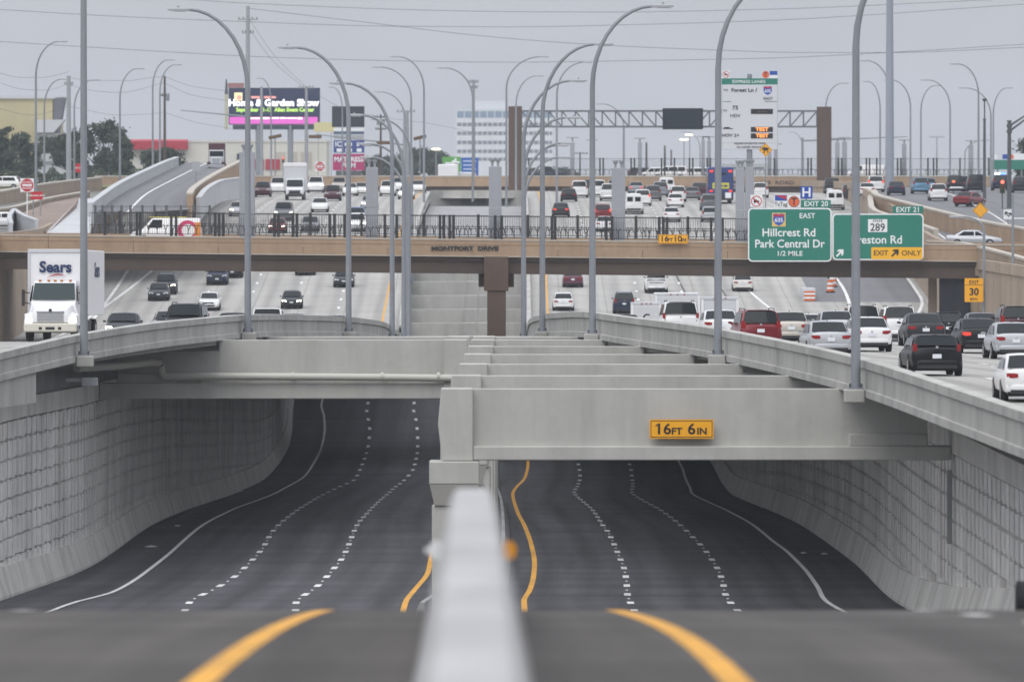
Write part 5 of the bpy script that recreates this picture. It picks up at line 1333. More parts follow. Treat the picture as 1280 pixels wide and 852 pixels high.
mb = MB(); mb.loft([ts(2.05, 1.0, .80, 1.60, .86), ts(2.7, .96, .80, 1.52, .80), ts(3.12, .84, .80, 1.36, .66), ts(3.2, .74, .85, 1.22, .60)]); mb.build('hood', M_box, tk, smooth=True)
for sx in (-1, 1):
    mb = MB(); mb.loft([[(sx*.62, 2.1, .7), (sx*1.18, 2.1, .7), (sx*1.18, 2.1, 1.18), (sx*.70, 2.1, 1.32)], [(sx*.62, 2.75, .7), (sx*1.20, 2.75, .7), (sx*1.18, 2.75, 1.2), (sx*.66, 2.75, 1.34)], [(sx*.60, 3.15, .72), (sx*1.12, 3.05, .72), (sx*1.08, 3.02, 1.08), (sx*.62, 3.15, 1.16)]]); mb.build('fender', M_box, tk, smooth=True)
    mb = MB(); mb.loft([[(sx*.78, 3.10, .84), (sx*1.12, 3.02, .84), (sx*1.09, 2.98, 1.06), (sx*.80, 3.08, 1.06)], [(sx*.78, 3.17, .85), (sx*1.10, 3.10, .85), (sx*1.08, 3.06, 1.05), (sx*.80, 3.15, 1.05)]]); mb.build('headlight', M_headlit, tk)
    mb = MB(); mb.box(sx*1.33 - .06, sx*1.33 + .06, 1.80, 1.98, 1.55, 2.25); mb.tube([(sx*1.04, 1.9, 1.65), (sx*1.33, 1.9, 1.7)], .025, 6); mb.tube([(sx*1.04, 1.9, 2.1), (sx*1.33, 1.9, 2.15)], .025, 6); mb.build('mirror', M_trim, tk)
    mb = MB(); mb.add([(sx*1.062, .85, 1.75), (sx*1.062, 1.9, 1.75), (sx*.985, 1.5, 2.42), (sx*.975, .85, 2.45)], [(0, 1, 2, 3)]); mb.build('side_window', M_glass, tk)
    bx(tk, 'fuel_tank', M_trim, sx*1.1 - .16, sx*1.1 + .16, -1.4, -.1, .45, .95, .05)
mb = MB()
vs_ = []
for t in (.10, .5, .93):
    y = 2.05 + (1.47 - 2.05)*t; z = 1.72 + (2.58 - 1.72)*t; hw_ = .95 + (.86 - .95)*t
    for a_ in (-1, -.5, 0, .5, 1): vs_.append((hw_*a_, y + .05 + .03*(1 - a_*a_), z + .02))
mb.add(vs_, [(i*5+j, i*5+j+1, (i+1)*5+j+1, (i+1)*5+j) for i in range(2) for j in range(4)]); mb.build('windshield', flat('truck_glass', (.012, .03, .033), .1, spec=.2), tk, smooth=True)
bx(tk, 'front_bumper', flat('truck_bumper', (.62, .60, .52), .5), -1.15, 1.15, 3.05, 3.32, .42, .80, .05)
for k in range(7): bx(tk, 'grille_bar', M_chrome, -.58, .58, 3.14, 3.24, .88 + k*.062, .915 + k*.062, .005)
bx(tk, 'grille', M_trim, -.60, .60, 3.10, 3.19, .86, 1.31, .01)
mb = MB(); mb.cyl((0, 3.2, 1.36), .07, .05, 'y', 12); mb.build('badge', M_trim, tk)
for sx in (-.42, 0, .42): bx(tk, 'bumper_slot', M_trim, sx - (.20 if sx == 0 else .07), sx + (.20 if sx == 0 else .07), 3.30, 3.33, .52, .64, .004)
for sx in (-.66, -.28, 0, .28, .66): bx(tk, 'marker_lamp', flat('amber_lens', (.6, .22, .03), .4), sx - .06, sx + .06, 1.30, 1.44, 2.62, 2.69, .01)
bx(tk, 'chassis', M_under, -.55, .55, -6.3, 2.4, .55, 1.14, .02)
bx(tk, 'axle', M_under, -.9, .9, 2.25, 2.45, .38, .58, .02)
wheels(tk, [(1.12, 2.38), (-1.12, 2.38), (1.15, -4.2), (-1.15, -4.2)], .50, .28)
M_logo = flat('logo_navy', (.012, .03, .10), .5)
text('company_lettering', 'Sears', .66, (.08, .62, 3.22), M_logo, tk, rot=(math.pi/2, 0, math.pi), wid=1.0, bold=.022)
mb = MB(); sw = [( -.45 + .82*t, .60 + .02, 2.78 + .13*math.sin(t*math.pi*.85) ) for t in [k/12 for k in range(13)]]
mb.loft([[(-x, y, z - .028*math.sin(math.pi*(i+.5)/13)), (-x, y, z + .028*math.sin(math.pi*(i+.5)/13)), (-x, y + .006, z + .028*math.sin(math.pi*(i+.5)/13)), (-x, y + .006, z - .028*math.sin(math.pi*(i+.5)/13))] for i, (x, y, z) in enumerate(sw)]); mb.build('logo_swoosh', flat('logo_red', (.35, .02, .04), .5), tk)
text('side_lettering', 'Sears', .9, (-1.295, -3.4, 3.1), M_logo, tk, rot=(math.pi/2, 0, -math.pi/2), bold=.02)
tag(tk, 'white Sears delivery truck with lit headlights on the far left lane', 'truck')

def box_trailer(px, D, wid, hgt, ln, lab, zf, mat=M_box, name='box_trailer', mark=None):
    X = (px - 640) / F * D
    rt = empty(name, (X, D, zf(X, D)))
    h0 = .55; w_ = wid/2
    bx(rt, 'box', mat, -w_, w_, 0, ln, h0, hgt, .03)
    bx(rt, 'rear_door', M_boxg, -w_ + .13, w_ - .13, -.02, .0, h0 + .12, hgt - .18, .008)
    bx(rt, 'top_rail', M_boxg, -w_, w_, -.04, .05, hgt - .1, hgt + .03, .01)
    for sx in (-1, 1):
        bx(rt, 'door_post', M_box, sx*(w_ - .06) - .06, sx*(w_ - .06) + .06, -.035, .01, h0, hgt - .1, .006)
        bx(rt, 'taillight', M_tail, sx*(w_ - .18) - .08, sx*(w_ - .18) + .08, -.05, .0, h0 - .14, h0 - .02, .008)
    for sx in (-.3, 0, .3): bx(rt, 'marker_lamp', M_tail, sx*w_ - .05, sx*w_ + .05, -.055, -.04, hgt - .07, hgt - .02, .004)
    bx(rt, 'bumper', M_under, -w_*.9, w_*.9, 0, .2, .38, h0 - .01, .01)
    wheels(rt, [(w_ - .05, ln*.4), (-w_ + .05, ln*.4), (w_ - .05, ln*.6), (-w_ + .05, ln*.6)], .36, .22)
    if mark: text('door_lettering', mark, .55, (0, -.03, (h0 + hgt)/2), M_signb, rt, bold=.01)
    bx(rt, 'tow_bar', M_under, -.1, .1, ln, ln + 1.0, .45, .55, .01)
    return tag(rt, lab, 'trailer')
box_trailer(847, 536, 2.5, 2.95, 6.0, 'large white box trailer showing above the white SUV', z_right)
box_trailer(808, 508, 1.6, 2.15, 3.2, 'small white trailer with a dark letter mark left of the large box trailer', z_right, mark='C')
box_trailer(900, 478, 1.85, 2.2, 3.6, 'low white box trailer behind the second street light', z_right, M_boxg)
# flat bed truck beyond the big trailer
D = 575.0; X = (893 - 640) / F * D
ft = empty('stake_truck', (X, D, z_right(X, D)))
bx(ft, 'bed', M_boxg, -1.1, 1.1, 0, 5, .9, 1.1); bx(ft, 'rear_gate', M_boxg, -1.1, 1.1, -.05, .05, 1.1, 2.0)
mb = MB(); mb.loft([[(-1.05, 5.1, .8), (1.05, 5.1, .8), (1.0, 5.1, 2.5), (-1.0, 5.1, 2.5)], [(-1.05, 6.6, .8), (1.05, 6.6, .8), (.95, 6.1, 2.5), (-.95, 6.1, 2.5)]]); mb.build('cab', paint('charcoal'), ft, bevel=.05)
bx(ft, 'rack', M_trim, -1.15, 1.15, 4.9, 5.05, 1.1, 2.75)
wheels(ft, [(1.05, 1.2), (-1.05, 1.2), (1.05, 5.9), (-1.05, 5.9)], .42, .26)
tag(ft, 'dark flatbed truck right of the large box trailer', 'truck')
# distant box truck driving towards the camera
D = far(369, 250); X = (369 - 640) / F * D
bt = empty('box_truck', (X, D, z_left(X, D)), math.pi)
bx(bt, 'cargo_box', M_boxg, -1.2, 1.2, -5, .3, .95, 3.7, .04); bx(bt, 'roof_fairing', M_box, -1.22, 1.22, -.3, .36, 3.45, 3.85, .05)
mb = MB(); mb.loft([[(-.98, .35, .6), (.98, .35, .6), (.9, .35, 2.2), (-.9, .35, 2.2)], [(-.98, 1.1, .55), (.98, 1.1, .55), (.86, 1.0, 2.15), (-.86, 1.0, 2.15)], [(-.98, 1.7, .5), (.98, 1.7, .5), (.9, 1.65, 1.35), (-.9, 1.65, 1.35)], [(-.9, 2.6, .5), (.9, 2.6, .5), (.8, 2.5, 1.15), (-.8, 2.5, 1.15)]]); mb.build('cab', M_box, bt, bevel=.04)
mb = MB(); mb.add([(-.86, 1.72, 1.42), (.86, 1.72, 1.42), (.8, 1.10, 2.1), (-.8, 1.10, 2.1)], [(0, 1, 2, 3)]); mb.build('windshield', M_glass, bt)
bx(bt, 'grille', M_trim, -.7, .7, 2.52, 2.62, .62, 1.0, .01); bx(bt, 'front_bumper', M_trim, -.98, .98, 2.5, 2.7, .35, .6, .03)
for sx in (-1, 1): bx(bt, 'headlight', M_head, sx*.72 - .14, sx*.72 + .14, 2.5, 2.63, .72, .95, .01)
wheels(bt, [(.98, 1.7), (-.98, 1.7), (1.0, -3.4), (-1.0, -3.4)], .42, .26)
tag(bt, 'distant white box truck coming up the left lanes', 'truck')
# blue bus
D = far(901, 255); X = (901 - 640) / F * D
bus = empty('bus', (X, D, z_right(X, D)))
M_busb = flat('bus_blue', (.012, .035, .16), .35, coat=.5)
bx(bus, 'body', M_busb, -1.28, 1.28, 0, 12, .45, 3.75, .12)
bx(bus, 'rear_panel', flat('bus_yellow', (.55, .5, .05), .5), -.85, .85, -.03, .01, 1.55, 2.15, .01)
for k_b, w_b in ((-.45, .28), (.05, .2), (.48, .26)): bx(bus, 'panel_print', M_busb, k_b - w_b*.7, k_b + w_b*.7, -.045, -.032, 1.74, 1.92, .002)
bx(bus, 'lower_grille', M_trim, -.6, .3, -.03, .01, .55, 1.25, .01); bx(bus, 'white_panel', M_signw, .45, 1.05, -.035, .01, .5, 1.15, .01)
for sx in (-1, 1):
    bx(bus, 'upper_taillight', M_brake, sx*.95 - .2, sx*.95 + .2, -.05, .0, 3.2, 3.42, .02); bx(bus, 'lower_taillight', M_brake, sx*.98 - .16, sx*.98 + .16, -.05, .0, 1.2, 1.42, .02)
    for k in range(5): bx(bus, 'side_window', M_glass, sx*1.285 - .01, sx*1.285 + .01, 1.2 + k*2.1, 3.0 + k*2.1, 2.0, 3.0, .004)
bx(bus, 'rear_window', M_glass, -.5, .5, -.03, .01, 2.95, 3.15, .01); bx(bus, 'bumper', M_trim, -1.25, 1.25, -.12, .05, .38, .6, .03)
wheels(bus, [(1.15, 3), (-1.15, 3), (1.15, 9.5), (-1.15, 9.5)], .48, .28)
tag(bus, 'tall blue bus with a yellow rear panel and red lamps', 'bus')
# construction drums and attenuator at the exit gore under the bridge
M_drum = flat('drum_orange', (.62, .14, .03), .6)
def drum(px, py, lab, r=.29, D=None):
    D = D or far(px, py); X = (px - 640) / F * D
    rt = empty('traffic_drum', (X, D, z_right(X, D)))
    mb = MB(); mb.cyl((0, 0, 0), r*1.35, .1, 'z', 14); mb.build('base', M_under, rt)
    for k in range(5):
        mb = MB(); mb.cyl((0, 0, .1 + k*.18), r*(1.06 - k*.05), .178, 'z', 14, r*(1.04 - k*.05)); mb.build('stripe', M_drum if k % 2 == 0 else M_signw, rt, smooth=True)
    return tag(rt, lab, 'traffic drum', 'orange traffic drums at the exit gore')
dl = [(1038, 366), (1041, 359), (1041.5, 353), (1040, 348), (1037, 344)]
for i, (px, py) in enumerate(dl): drum(px, py, '%s orange striped drum from the front in the curved row under the bridge' % ORD[i])
D = far(1012, 377); X = (1012 - 640) / F * D
at = empty('crash_cushion', (X, D, z_right(X, D)))
mb = MB(); mb.loft([[(-.45, 0, 0), (.45, 0, 0), (.45, 0, .85), (-.45, 0, .85)], [(-.5, 9, 0), (.5, 9, 0), (.5, 9, 1.0), (-.5, 9, 1.0)]]); mb.build('cushion_body', M_slope, at, bevel=.05)
for k in range(5):
    bx(at, 'warning_stripe', M_drum if k % 2 == 0 else M_signw, -.44, .44, -.06, -.01, .05 + k*.16, .2 + k*.16, .01)
for k in range(6): bx(at, 'bay_ring', M_boxg, -.52, .52, 1.2 + k*1.3, 1.3 + k*1.3, .1, 1.03, .01)
tag(at, 'pale crash cushion with an orange striped nose at the exit gore', 'crash cushion')
# ------------------------------------------------------------------ far overpass, gantry, express sign
OD = 1196.0
so = F / OD
def ox(px): return (px - 640) / so
def oz(py): return -(py - YH) / so
ov = empty('far_overpass', (0, OD, -5.0)); ovi = Matrix.Translation(-Vector(ov.location))
def opart(name, mat, x0, x1, y0, y1, z0, z1, bevel=0):
    mb = MB(); mb.box(x0, x1, y0, y1, z0, z1); o = mb.build(name, mat, ov, bevel=bevel); o.matrix_parent_inverse = ovi; return o
for x0 in frange(-52, 62, 9.5)[:-1]:
    opart('parapet_panel', M_tan, x0, x0 + 9.45, OD, OD + .4, oz(233), oz(221)); opart('parapet_coping', M_cap, x0, x0 + 9.45, OD - .06, OD + .44, oz(221) + .003, oz(219.5))
opart('deck', M_tan2, -52, 62, OD + .45, OD + 20, oz(233), oz(233) + .75)
opart('girder', M_brown, -50, 60, OD + .5, OD + 1, oz(233) - 1.2, oz(233) - .003)
opart('far_parapet', M_tan, -52, 62, OD + 19.6, OD + 20, oz(233), oz(221))
t = text('road_name_lettering', 'PARKE  ROAD', .62, (ox(966), OD - .03, oz(228.5)), flat('bronze_letter', (.035, .03, .028), .5), ov, wid=1.35, bold=.01); t.matrix_parent_inverse = ovi
tag(ov, 'distant tan overpass crossing behind all the traffic', 'bridge')
pp_ = []
for p in (661, 750, 754, 789, 793, 827, 831, 843, 862, 866, 884, 888, 968, 1010, 1014, 1048, 1052, 1083, 1087, 1096, 1122, 1126, 1160, 1167, 1171, 1200, 1236): pp_.append(ox(p))
railing(OD + .1, pp_, ox(650), ox(1240), oz(219.5), 'black railing on the distant overpass', h=2.2, tilt=lambda x: 0.0)
for i, (px, py, wp) in enumerate([(715.5, 177, 5.5), (740, 180, 5), (800, 178, 5), (879, 176, 4.5), (886.5, 176, 4.5), (962, 185, 5), (970, 185, 5), (1047, 178, 5.5), (1056, 177, 6), (1130.5, 180, 5.5), (1214, 181, 6)]):
    x = ox(px); D = OD + 1.0; w = wp / so / 2; zb = oz(233) + .75; zt = oz(py)
    rt = empty('light_pylon', (x, D, zb))
    mb = MB(); mb.cbox(-w, w, -w, w, 0, zt - zb, .03); mb.build('shaft', M_pylon, rt)
    mb = MB(); mb.cyl((0, 0, zt - zb - .02), .12, .45, 'z', 8); mb.box(-.75, .75, -.2, .2, zt - zb + .43, zt - zb + .55); mb.build('lamp_head', M_lum, rt)
    tag(rt, '%s slim grey pylon from the left on the distant overpass' % ORD[i], 'pylon', 'slim pylons on the distant overpass')
for i, (kind, col, px, rt_, lab) in enumerate([('suv', 'white', 818, 90, 'white SUV on the distant overpass above the white van'), ('bigsuv', 'white', 836, 90, 'large white SUV on the distant overpass left of the bus'), ('suv', 'white', 868, 90, 'white SUV nearest the bus on the distant overpass'),
        ('pickup', 'navy', 681, -90, 'dark pickup on the distant overpass behind the right poles'), ('suv', 'grey', 664, -90, 'grey SUV on the distant overpass beside the gantry tower'), ('van', 'white', 1080, 90, 'white van on the distant overpass left of the steel mast'), ('suv', 'charcoal', 806, -90, 'charcoal SUV left of the white ones on the distant overpass')]):
    car(kind, col, px, OD + (6 if rt_ > 0 else 13), 0, lab, lambda X, D: oz(233) + .752, 0, 'cars on the distant overpass', small=True, rot=rt_)
# gantry
GD = 1150.0
sg = F / GD
def gx(px): return (px - 640) / sg
def gz(py): return -(py - YH) / sg
gan = empty('sign_gantry', (gx(830), GD, gz(235))); gi = Matrix.Translation(-Vector(gan.location))
def gfin(mb, nm, m, bevel=0):
    o = mb.build(nm, m, gan, bevel=bevel); o.matrix_parent_inverse = gi; return o
for a_, b_, top in ((635.5, 652.5, 133), (1021, 1039, 133.5)):
    mb = MB(); mb.box(gx(a_), gx(b_), GD - .8, GD + .8, gz(243) - 3.5, gz(top)); gfin(mb, 'tower', M_brown2, .06)
M_truss = flat('truss_steel', (.13, .135, .15), .5)
x0, x1, zt, zb = gx(652), gx(1021), gz(139), gz(158.5)
for yy in (GD - .7, GD + .7):
    for z in (zt, zb):
        mb = MB(); mb.box(x0, x1, yy - .11, yy + .11, z - .11, z + .11); gfin(mb, 'chord', M_truss)
    n_ = 22
    for k in range(n_ + 1):
        x = x0 + (x1 - x0)*k/n_
        mb = MB(); mb.tube([(x, yy, zb), (x, yy, zt)], .085, 6); gfin(mb, 'upright', M_truss)
        if k < n_:
            xn = x0 + (x1 - x0)*(k+1)/n_
            q = [(x, yy, zt), (xn, yy, zb)] if k < n_/2 else [(x, yy, zb), (xn, yy, zt)]
            mb = MB(); mb.tube(q, .075, 6); gfin(mb, 'diagonal', M_truss)
mb = MB(); mb.box(gx(828), gx(878.5), GD - 1.5, GD - .85, gz(162), gz(135.5)); gfin(mb, 'message_board', flat('board_navy', (.008, .014, .022), .6, spec=.2), .05)
mb = MB(); mb.box(gx(830), gx(876.5), GD - 1.53, GD - 1.502, gz(160), gz(137.5)); gfin(mb, 'board_screen', flat('board_screen', (.010, .018, .028), .5, spec=.2))
tag(gan, 'steel truss gantry on two brown towers with a dark message board', 'gantry')
# express lanes price sign
ED = 850.0; k_ = ED / F
ep = sign_root('price_sign', 937, 142, ED, 'tall white express lanes price sign with lit orange rates')
W2, H2 = 35*k_, 45*k_
plate(ep, -W2, W2, -H2, H2 - 9*k_, 0, .08, M_back, 'frame')
plate(ep, -W2 + .04, W2 - .04, -H2 + .6, H2 - 9*k_, -.012, .01, flat('price_panel', (.62, .63, .66), .45), 'upper_panel')
plate(ep, -W2 + .04, W2 - .04, -H2 + .02, -H2 + .57, -.012, .01, flat('price_panel', (.62, .63, .66), .45), 'lower_panel')
plate(ep, -W2, W2, H2 - 9*k_ + .01, H2 - 1.2*k_, -.02, .1, M_green, 'header')
def et(px, py, s, hp, m=M_signb, wd=1.15, y=-.03, bold=.004): tx(ep, 937, 142, px, py, s, hp, m, wd, y=y, bold=bold)
et(936, 102.4, 'EXPRESS LANES', 3.8, M_signw, 1.15, -.032)
et(907, 113, 'TO', 2.6); et(930, 113, 'Forest Ln /', 4.6, bold=.012); et(960, 123.5, 'EAST', 3.4)
et(919, 135, '75', 5, bold=.01); et(906, 138.5, 'TO', 2.4); et(919, 145, 'HDV', 4)
et(913, 169.5, 'HOV 2+', 4, bold=.01)
et(937, 179.5, 'HIGHER RATES FOR WIDE', 2.3, wd=1.05); et(937, 184, 'OR LARGER VEHICLES', 2.3, wd=1.05)
shield(ep, (959.5-937)*k_, -(113.5-142)*k_, .8, .8, M_signred, flat('shield_blue', (.03, .09, .42), .5), '635', M_signw, .36)
for py, lit in ((139.5, 0), (162, 1), (170, 1)):
    plate(ep, (938.5-937)*k_, (966-937)*k_, -(py+3.2-142)*k_, -(py-3.2-142)*k_, -.03, .016, M_signb, 'rate_display')
    et(952.5, py, 'TEST' if lit else '- - -', 4.4, flat('lit_amber', (.9, .25, .05), .4, emit=1.6, ecol=(1, .35, .08)) if lit else flat('dim_amber', (.25, .15, .12), .4), 1.2, -.036, .01)
mb = MB(); mb.box((903.5-937)*k_, (916-937)*k_, -.022, -.014, -(161.5-142)*k_, -(160.3-142)*k_); mb.box((905-937)*k_, (912-937)*k_, -.022, -.014, -(160.3-142)*k_, -(159-142)*k_); mb.build('car_symbol', M_signb, ep)
mb = MB(); mb.box((903-937)*k_, (914-937)*k_, -.022, -.014, -(127.5-142)*k_, -(126.9-142)*k_); mb.box((956-937)*k_, (971-937)*k_, -.022, -.014, -(127.5-142)*k_, -(126.9-142)*k_); mb.build('divider_line', M_signb, ep)
plate(ep, (903-937)*k_, (912-937)*k_, -(98-142)*k_, -(88.5-142)*k_, 0, .05, M_signw, 'no_trucks_plate'); no_truck(ep, (907.5-937)*k_, -(93.3-142)*k_, 4.2*k_)
disc(ep, (957-937)*k_, -(93.5-142)*k_, 4.5*k_, 0, .05, flat('toll_orange', (.72, .13, .045), .5), 'toll_disc'); tx(ep, 937, 142, 957, 93.5, 'T', 5.5, M_signb, y=-.006)
plate(ep, (962-937)*k_, (971.5-937)*k_, -(98-142)*k_, -(89-142)*k_, 0, .05, M_signw, 'tag_plate'); plate(ep, (962-937)*k_, (971.5-937)*k_, -(94-142)*k_, -(89-142)*k_, -.01, .008, M_signblue, 'tag_blue_band')
X = (937-640)/F*ED; zb_ = z_right(X, ED) - P(937, 142, ED).z
mb = MB(); mb.tube([(0, .35, zb_), (0, .35, H2 + .3)], [.30, .22], 12); mb.build('mast', M_steel, ep, smooth=True)
mb = MB()
for zz in (-H2*.6, 0, H2*.6): mb.box(-W2*.95, W2*.95, .08, .2, zz - .08, zz + .08)
mb.build('frame_rail', M_steel, ep)
mb = MB(); mb.cyl((0, .35, zb_ - .01), .55, .25, 'z', 16); mb.build('footing', M_cast, ep)
k_ = SS / F
def diamond(px, py, D, r, lab, zf, mat=M_signo, mark=True):
    rt = sign_root('warning_sign', px, py, D, lab)
    kk = D / F; rr = r*kk
    mb = MB(); mb.loft([[(rr, y, 0), (0, y, rr), (-rr, y, 0), (0, y, -rr)] for y in (.03, 0)]); mb.build('plate', mat, rt)
    ring_ = MB(); ring_.loft([[(q*c_, -.004, q*s_) for c_, s_ in ((1, 0), (0, 1), (-1, 0), (0, -1))] for q in (rr*.92, rr*.86)], True, False); ring_.build('black_border', M_signb, rt)
    if mark:
        arrow(rt, -rr*.2, 0, rr*1.0, -.005, M_signb, 0); arrow(rt, rr*.22, 0, rr*.9, -.005, M_signb, -18)
    X = (px-640)/F*D; zz = zf(X, D) - P(px, py, D).z
    mb = MB(); mb.tube([(0, .08, zz), (0, .08, rr*.8)], .05, 8); mb.build('post', M_steel, rt)
    return rt
diamond(957, 187.5, 846, 8.5, 'yellow diamond sign with two merging arrows below the price sign', z_right)

# ------------------------------------------------------------------ right side: frontage pieces
asR = ribbon('frontage_road', frange(752, 1190, 10), lambda D: [(xo_r(D) + .8, z_grr(D) + .006), (xo_r(D) + 34, z_grr(D) + .006)], M_asph2, closed=False, uvf=lambda v: (v.x, v.y))
tag(asR, 'grey frontage road climbing at the right', 'road', kind='structure')
stripe(lambda D: xo_r(D) + 9.0, .16, 760, 1100, lambda X, D: z_grr(D) + .008, M_paint, asR, 'white_lane_line', 10)
stripe(lambda D: xo_r(D) + 2.0, .16, 790, 1100, lambda X, D: z_grr(D) + .008, M_paint, asR, 'white_lane_line', 10)
for D0 in (806, 843): stripe(lambda D: xo_r(D) + 14, 9.0, D0, D0 + 2.2, lambda X, D: z_grr(D) + .008, M_paint, asR, 'stop_line', 2.2)
def curved_wall(pts, h, th, mat, lab, zf=None, name='low_wall', cap=True):
    """pts: photo pixels of the wall's foot with their distances"""
    rt = empty(name, P(*pts[0])); inv_ = Matrix.Translation(-Vector(rt.location))
    fx = pchip([(i, P(*p).x) for i, p in enumerate(pts)]); fy = pchip([(i, P(*p).y) for i, p in enumerate(pts)]); fz = pchip([(i, P(*p).z) for i, p in enumerate(pts)])
    n_ = len(pts) - 1
    for i in range(n_):
        secs, csecs = [], []
        for k in range(6):
            t = i + (k/5 if not (k == 5) else .997)
            q = Vector((fx(t), fy(t), fz(t))); d_ = Vector((fx(t+.02) - fx(t-.02), fy(t+.02) - fy(t-.02), 0)).normalized(); nn = Vector((-d_.y, d_.x, 0))
            a1, b1 = q + nn*th/2, q - nn*th/2
            secs.append([(a1.x, a1.y, q.z - 1.2), (b1.x, b1.y, q.z - 1.2), (b1.x, b1.y, q.z + h - .16), (a1.x, a1.y, q.z + h - .16)])
            a1, b1 = q + nn*(th/2 + .05), q - nn*(th/2 + .05)
            csecs.append([(a1.x, a1.y, q.z + h - .157), (b1.x, b1.y, q.z + h - .157), (b1.x, b1.y, q.z + h), (a1.x, a1.y, q.z + h)])
        mb = MB(); mb.loft(secs); o = mb.build('wall_segment', mat, rt); o.matrix_parent_inverse = inv_
        mb = MB(); mb.loft(csecs); o = mb.build('coping', M_cap if cap else mat, rt); o.matrix_parent_inverse = inv_
    return tag(rt, lab, 'wall')
curved_wall([(1092, 252, 925), (1098, 259, 880), (1130, 268, 848), (1180, 281, 812), (1230, 293, 786), (1290, 304, 772)], 1.15, .5, M_tan, 'tan curved wall sweeping down to the right behind the exit 21 sign')
curved_wall([(1090, 252, 930), (1088, 262, 876), (1094, 275, 835), (1130, 286, 800), (1170, 300, 780)], .9, .4, M_cap, 'pale curved kerb wall below the tan wall behind the exit signs')
curved_wall([(1158, 316, 693), (1195, 318, 693), (1226, 324, 690), (1260, 333, 682), (1300, 344, 674)], .95, .5, M_tan2, 'tan parapet bending down at the right end of the street bridge')
# dark panel with the shade of the right abutment's opening painted in
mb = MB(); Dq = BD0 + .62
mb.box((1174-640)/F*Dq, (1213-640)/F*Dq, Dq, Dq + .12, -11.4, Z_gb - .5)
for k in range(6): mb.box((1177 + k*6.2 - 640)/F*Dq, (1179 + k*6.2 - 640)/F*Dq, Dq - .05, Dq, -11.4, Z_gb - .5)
tag(mb.build('recess_shade_panel', M_shade), 'dark ribbed panel painting in the shaded recess of the right abutment under the bridge', 'screen')
diamond(1225.5, 263, 800, 10, 'yellow diamond sign above the silver side-on sedan', zg, mark=False)
def post_sign(px, py, D, w, h, lab, zf, mat, s=None, sm=None, sh=3, name='road_sign', rad=.05, two=1):
    rt = sign_root(name, px, py, D, lab); kk = D / F
    plate(rt, -w*kk/2, w*kk/2, -h*kk/2, h*kk/2, 0, .03, mat, 'plate', rad)
    if s: text('lettering', s, sh*kk*1.38, (0, -.006, 0), sm, rt, wid=1.1, bold=.004)
    X = (px-640)/F*D; zz = zf(X, D) - P(px, py, D).z
    for q in ([0] if two == 1 else [-w*kk*.3, w*kk*.3]):
        mb = MB(); mb.tube([(q, .07, zz), (q, .07, h*kk*.4)], .05, 8); mb.build('post', M_steel, rt)
    return rt
r_ = post_sign(1260, 268, 805, 11, 12, 'white lane-use sign with black arrows at the right border', zg, M_signw)
arrow(r_, -.12, .05, .5, -.004, M_signb, -35); arrow(r_, .15, -.02, .45, -.004, M_signb, 30)
# signal poles
def mast_pole(px, py, D, zf, arm, lab, r=.22, mat=None):
    X = (px-640)/F*D; zb = zf(X, D); zt = -(py - YH)/F*D
    rt = empty('signal_pole', (X, D, zb)); h = zt - zb
    mb = MB(); mb.tube([(0, 0, 0), (0, 0, h)], [r, r*.75], 12); mb.cyl((0, 0, h - .02), r*1.05, .12, 'z', 12); mb.build('pole', mat or M_steel_d, rt, smooth=True)
    for (dz0, dx, dz1) in arm:
        mb = MB(); mb.tube([(0, 0, h + dz0), (dx*.5, 0, h + (dz0*.4 + dz1*.6)), (dx, 0, h + dz1)], [r*.5, r*.4, r*.28], 8); mb.build('mast_arm', mat or M_steel_d, rt, smooth=True)
        mb = MB(); mb.cyl((0, 0, h + dz0 - .15), r*1.15, .3, 'z', 12); mb.build('clamp', M_steel_d, rt)
    return tag(rt, lab, 'signal pole')
def signal(px, py, D, lab, lit='red', sc=1.0, hang=None, mat=None):
    rt = sign_root('traffic_signal', px, py, D, lab, 'traffic light')
    mb = MB(); mb.box(-.2*sc, .2*sc, 0, .25, -.55*sc, .55*sc); mb.build('housing', mat or M_trim, rt, bevel=.02)
    for k, c_ in enumerate(('red', 'amber', 'green')):
        m = {'red': flat('lit_red_signal', (.9, .05, .03), .3, emit=3.5, ecol=(1, .12, .08)), 'amber': flat('dark_amber_lens', (.16, .08, .01), .3), 'green': flat('dark_green_lens', (.01, .08, .05), .3)}[c_] if (c_ == lit or c_ != 'red') else flat('dark_red_lens', (.15, .01, .01), .3)
        mb = MB(); mb.cyl((0, -.02, (.35 - .35*k)*sc), .14*sc, .03, 'y', 14); mb.build('lens', m, rt)
        mb = MB(); mb.loft([[(.16*sc*math.cos(t), y, (.35 - .35*k)*sc + .16*sc*math.sin(t)) for t in [math.pi*j/8 for j in range(9)]] for y in (-.22, 0)], False, False); mb.build('visor', M_trim, rt)
    if hang:
        mb = MB(); mb.tube([(0, .12, .5*sc), (0, .12, hang)], .04, 6); mb.build('hanger', M_steel_d, rt)
    return rt
mast_pole(1261.5, 152, 880, zg, [(-.4, 2.6, 1.0), (-.9, 2.8, .85)], 'thick grey signal pole near the right border')
mast_pole(1230.5, 150, 905, zg, [], 'dark slender pole with a lamp cap near the signal', r=.16)
mb = MB(); c_ = P(1230.5, 150, 905); mb.cyl((c_.x, c_.y, c_.z), .07, 1.75, 'z', 8); mb.cyl((c_.x, c_.y, c_.z + 1.75), .14, .25, 'z', 10, .26)
tag(mb.build('camera_mast', M_steel_d, smooth=True), 'thin camera mast standing on the dark slender pole', 'mast')
signal(1253, 233, 875, 'red-lit traffic signal beside the thick grey signal pole', sc=1.15, mat=flat('signal_brown', (.10, .06, .03), .6))
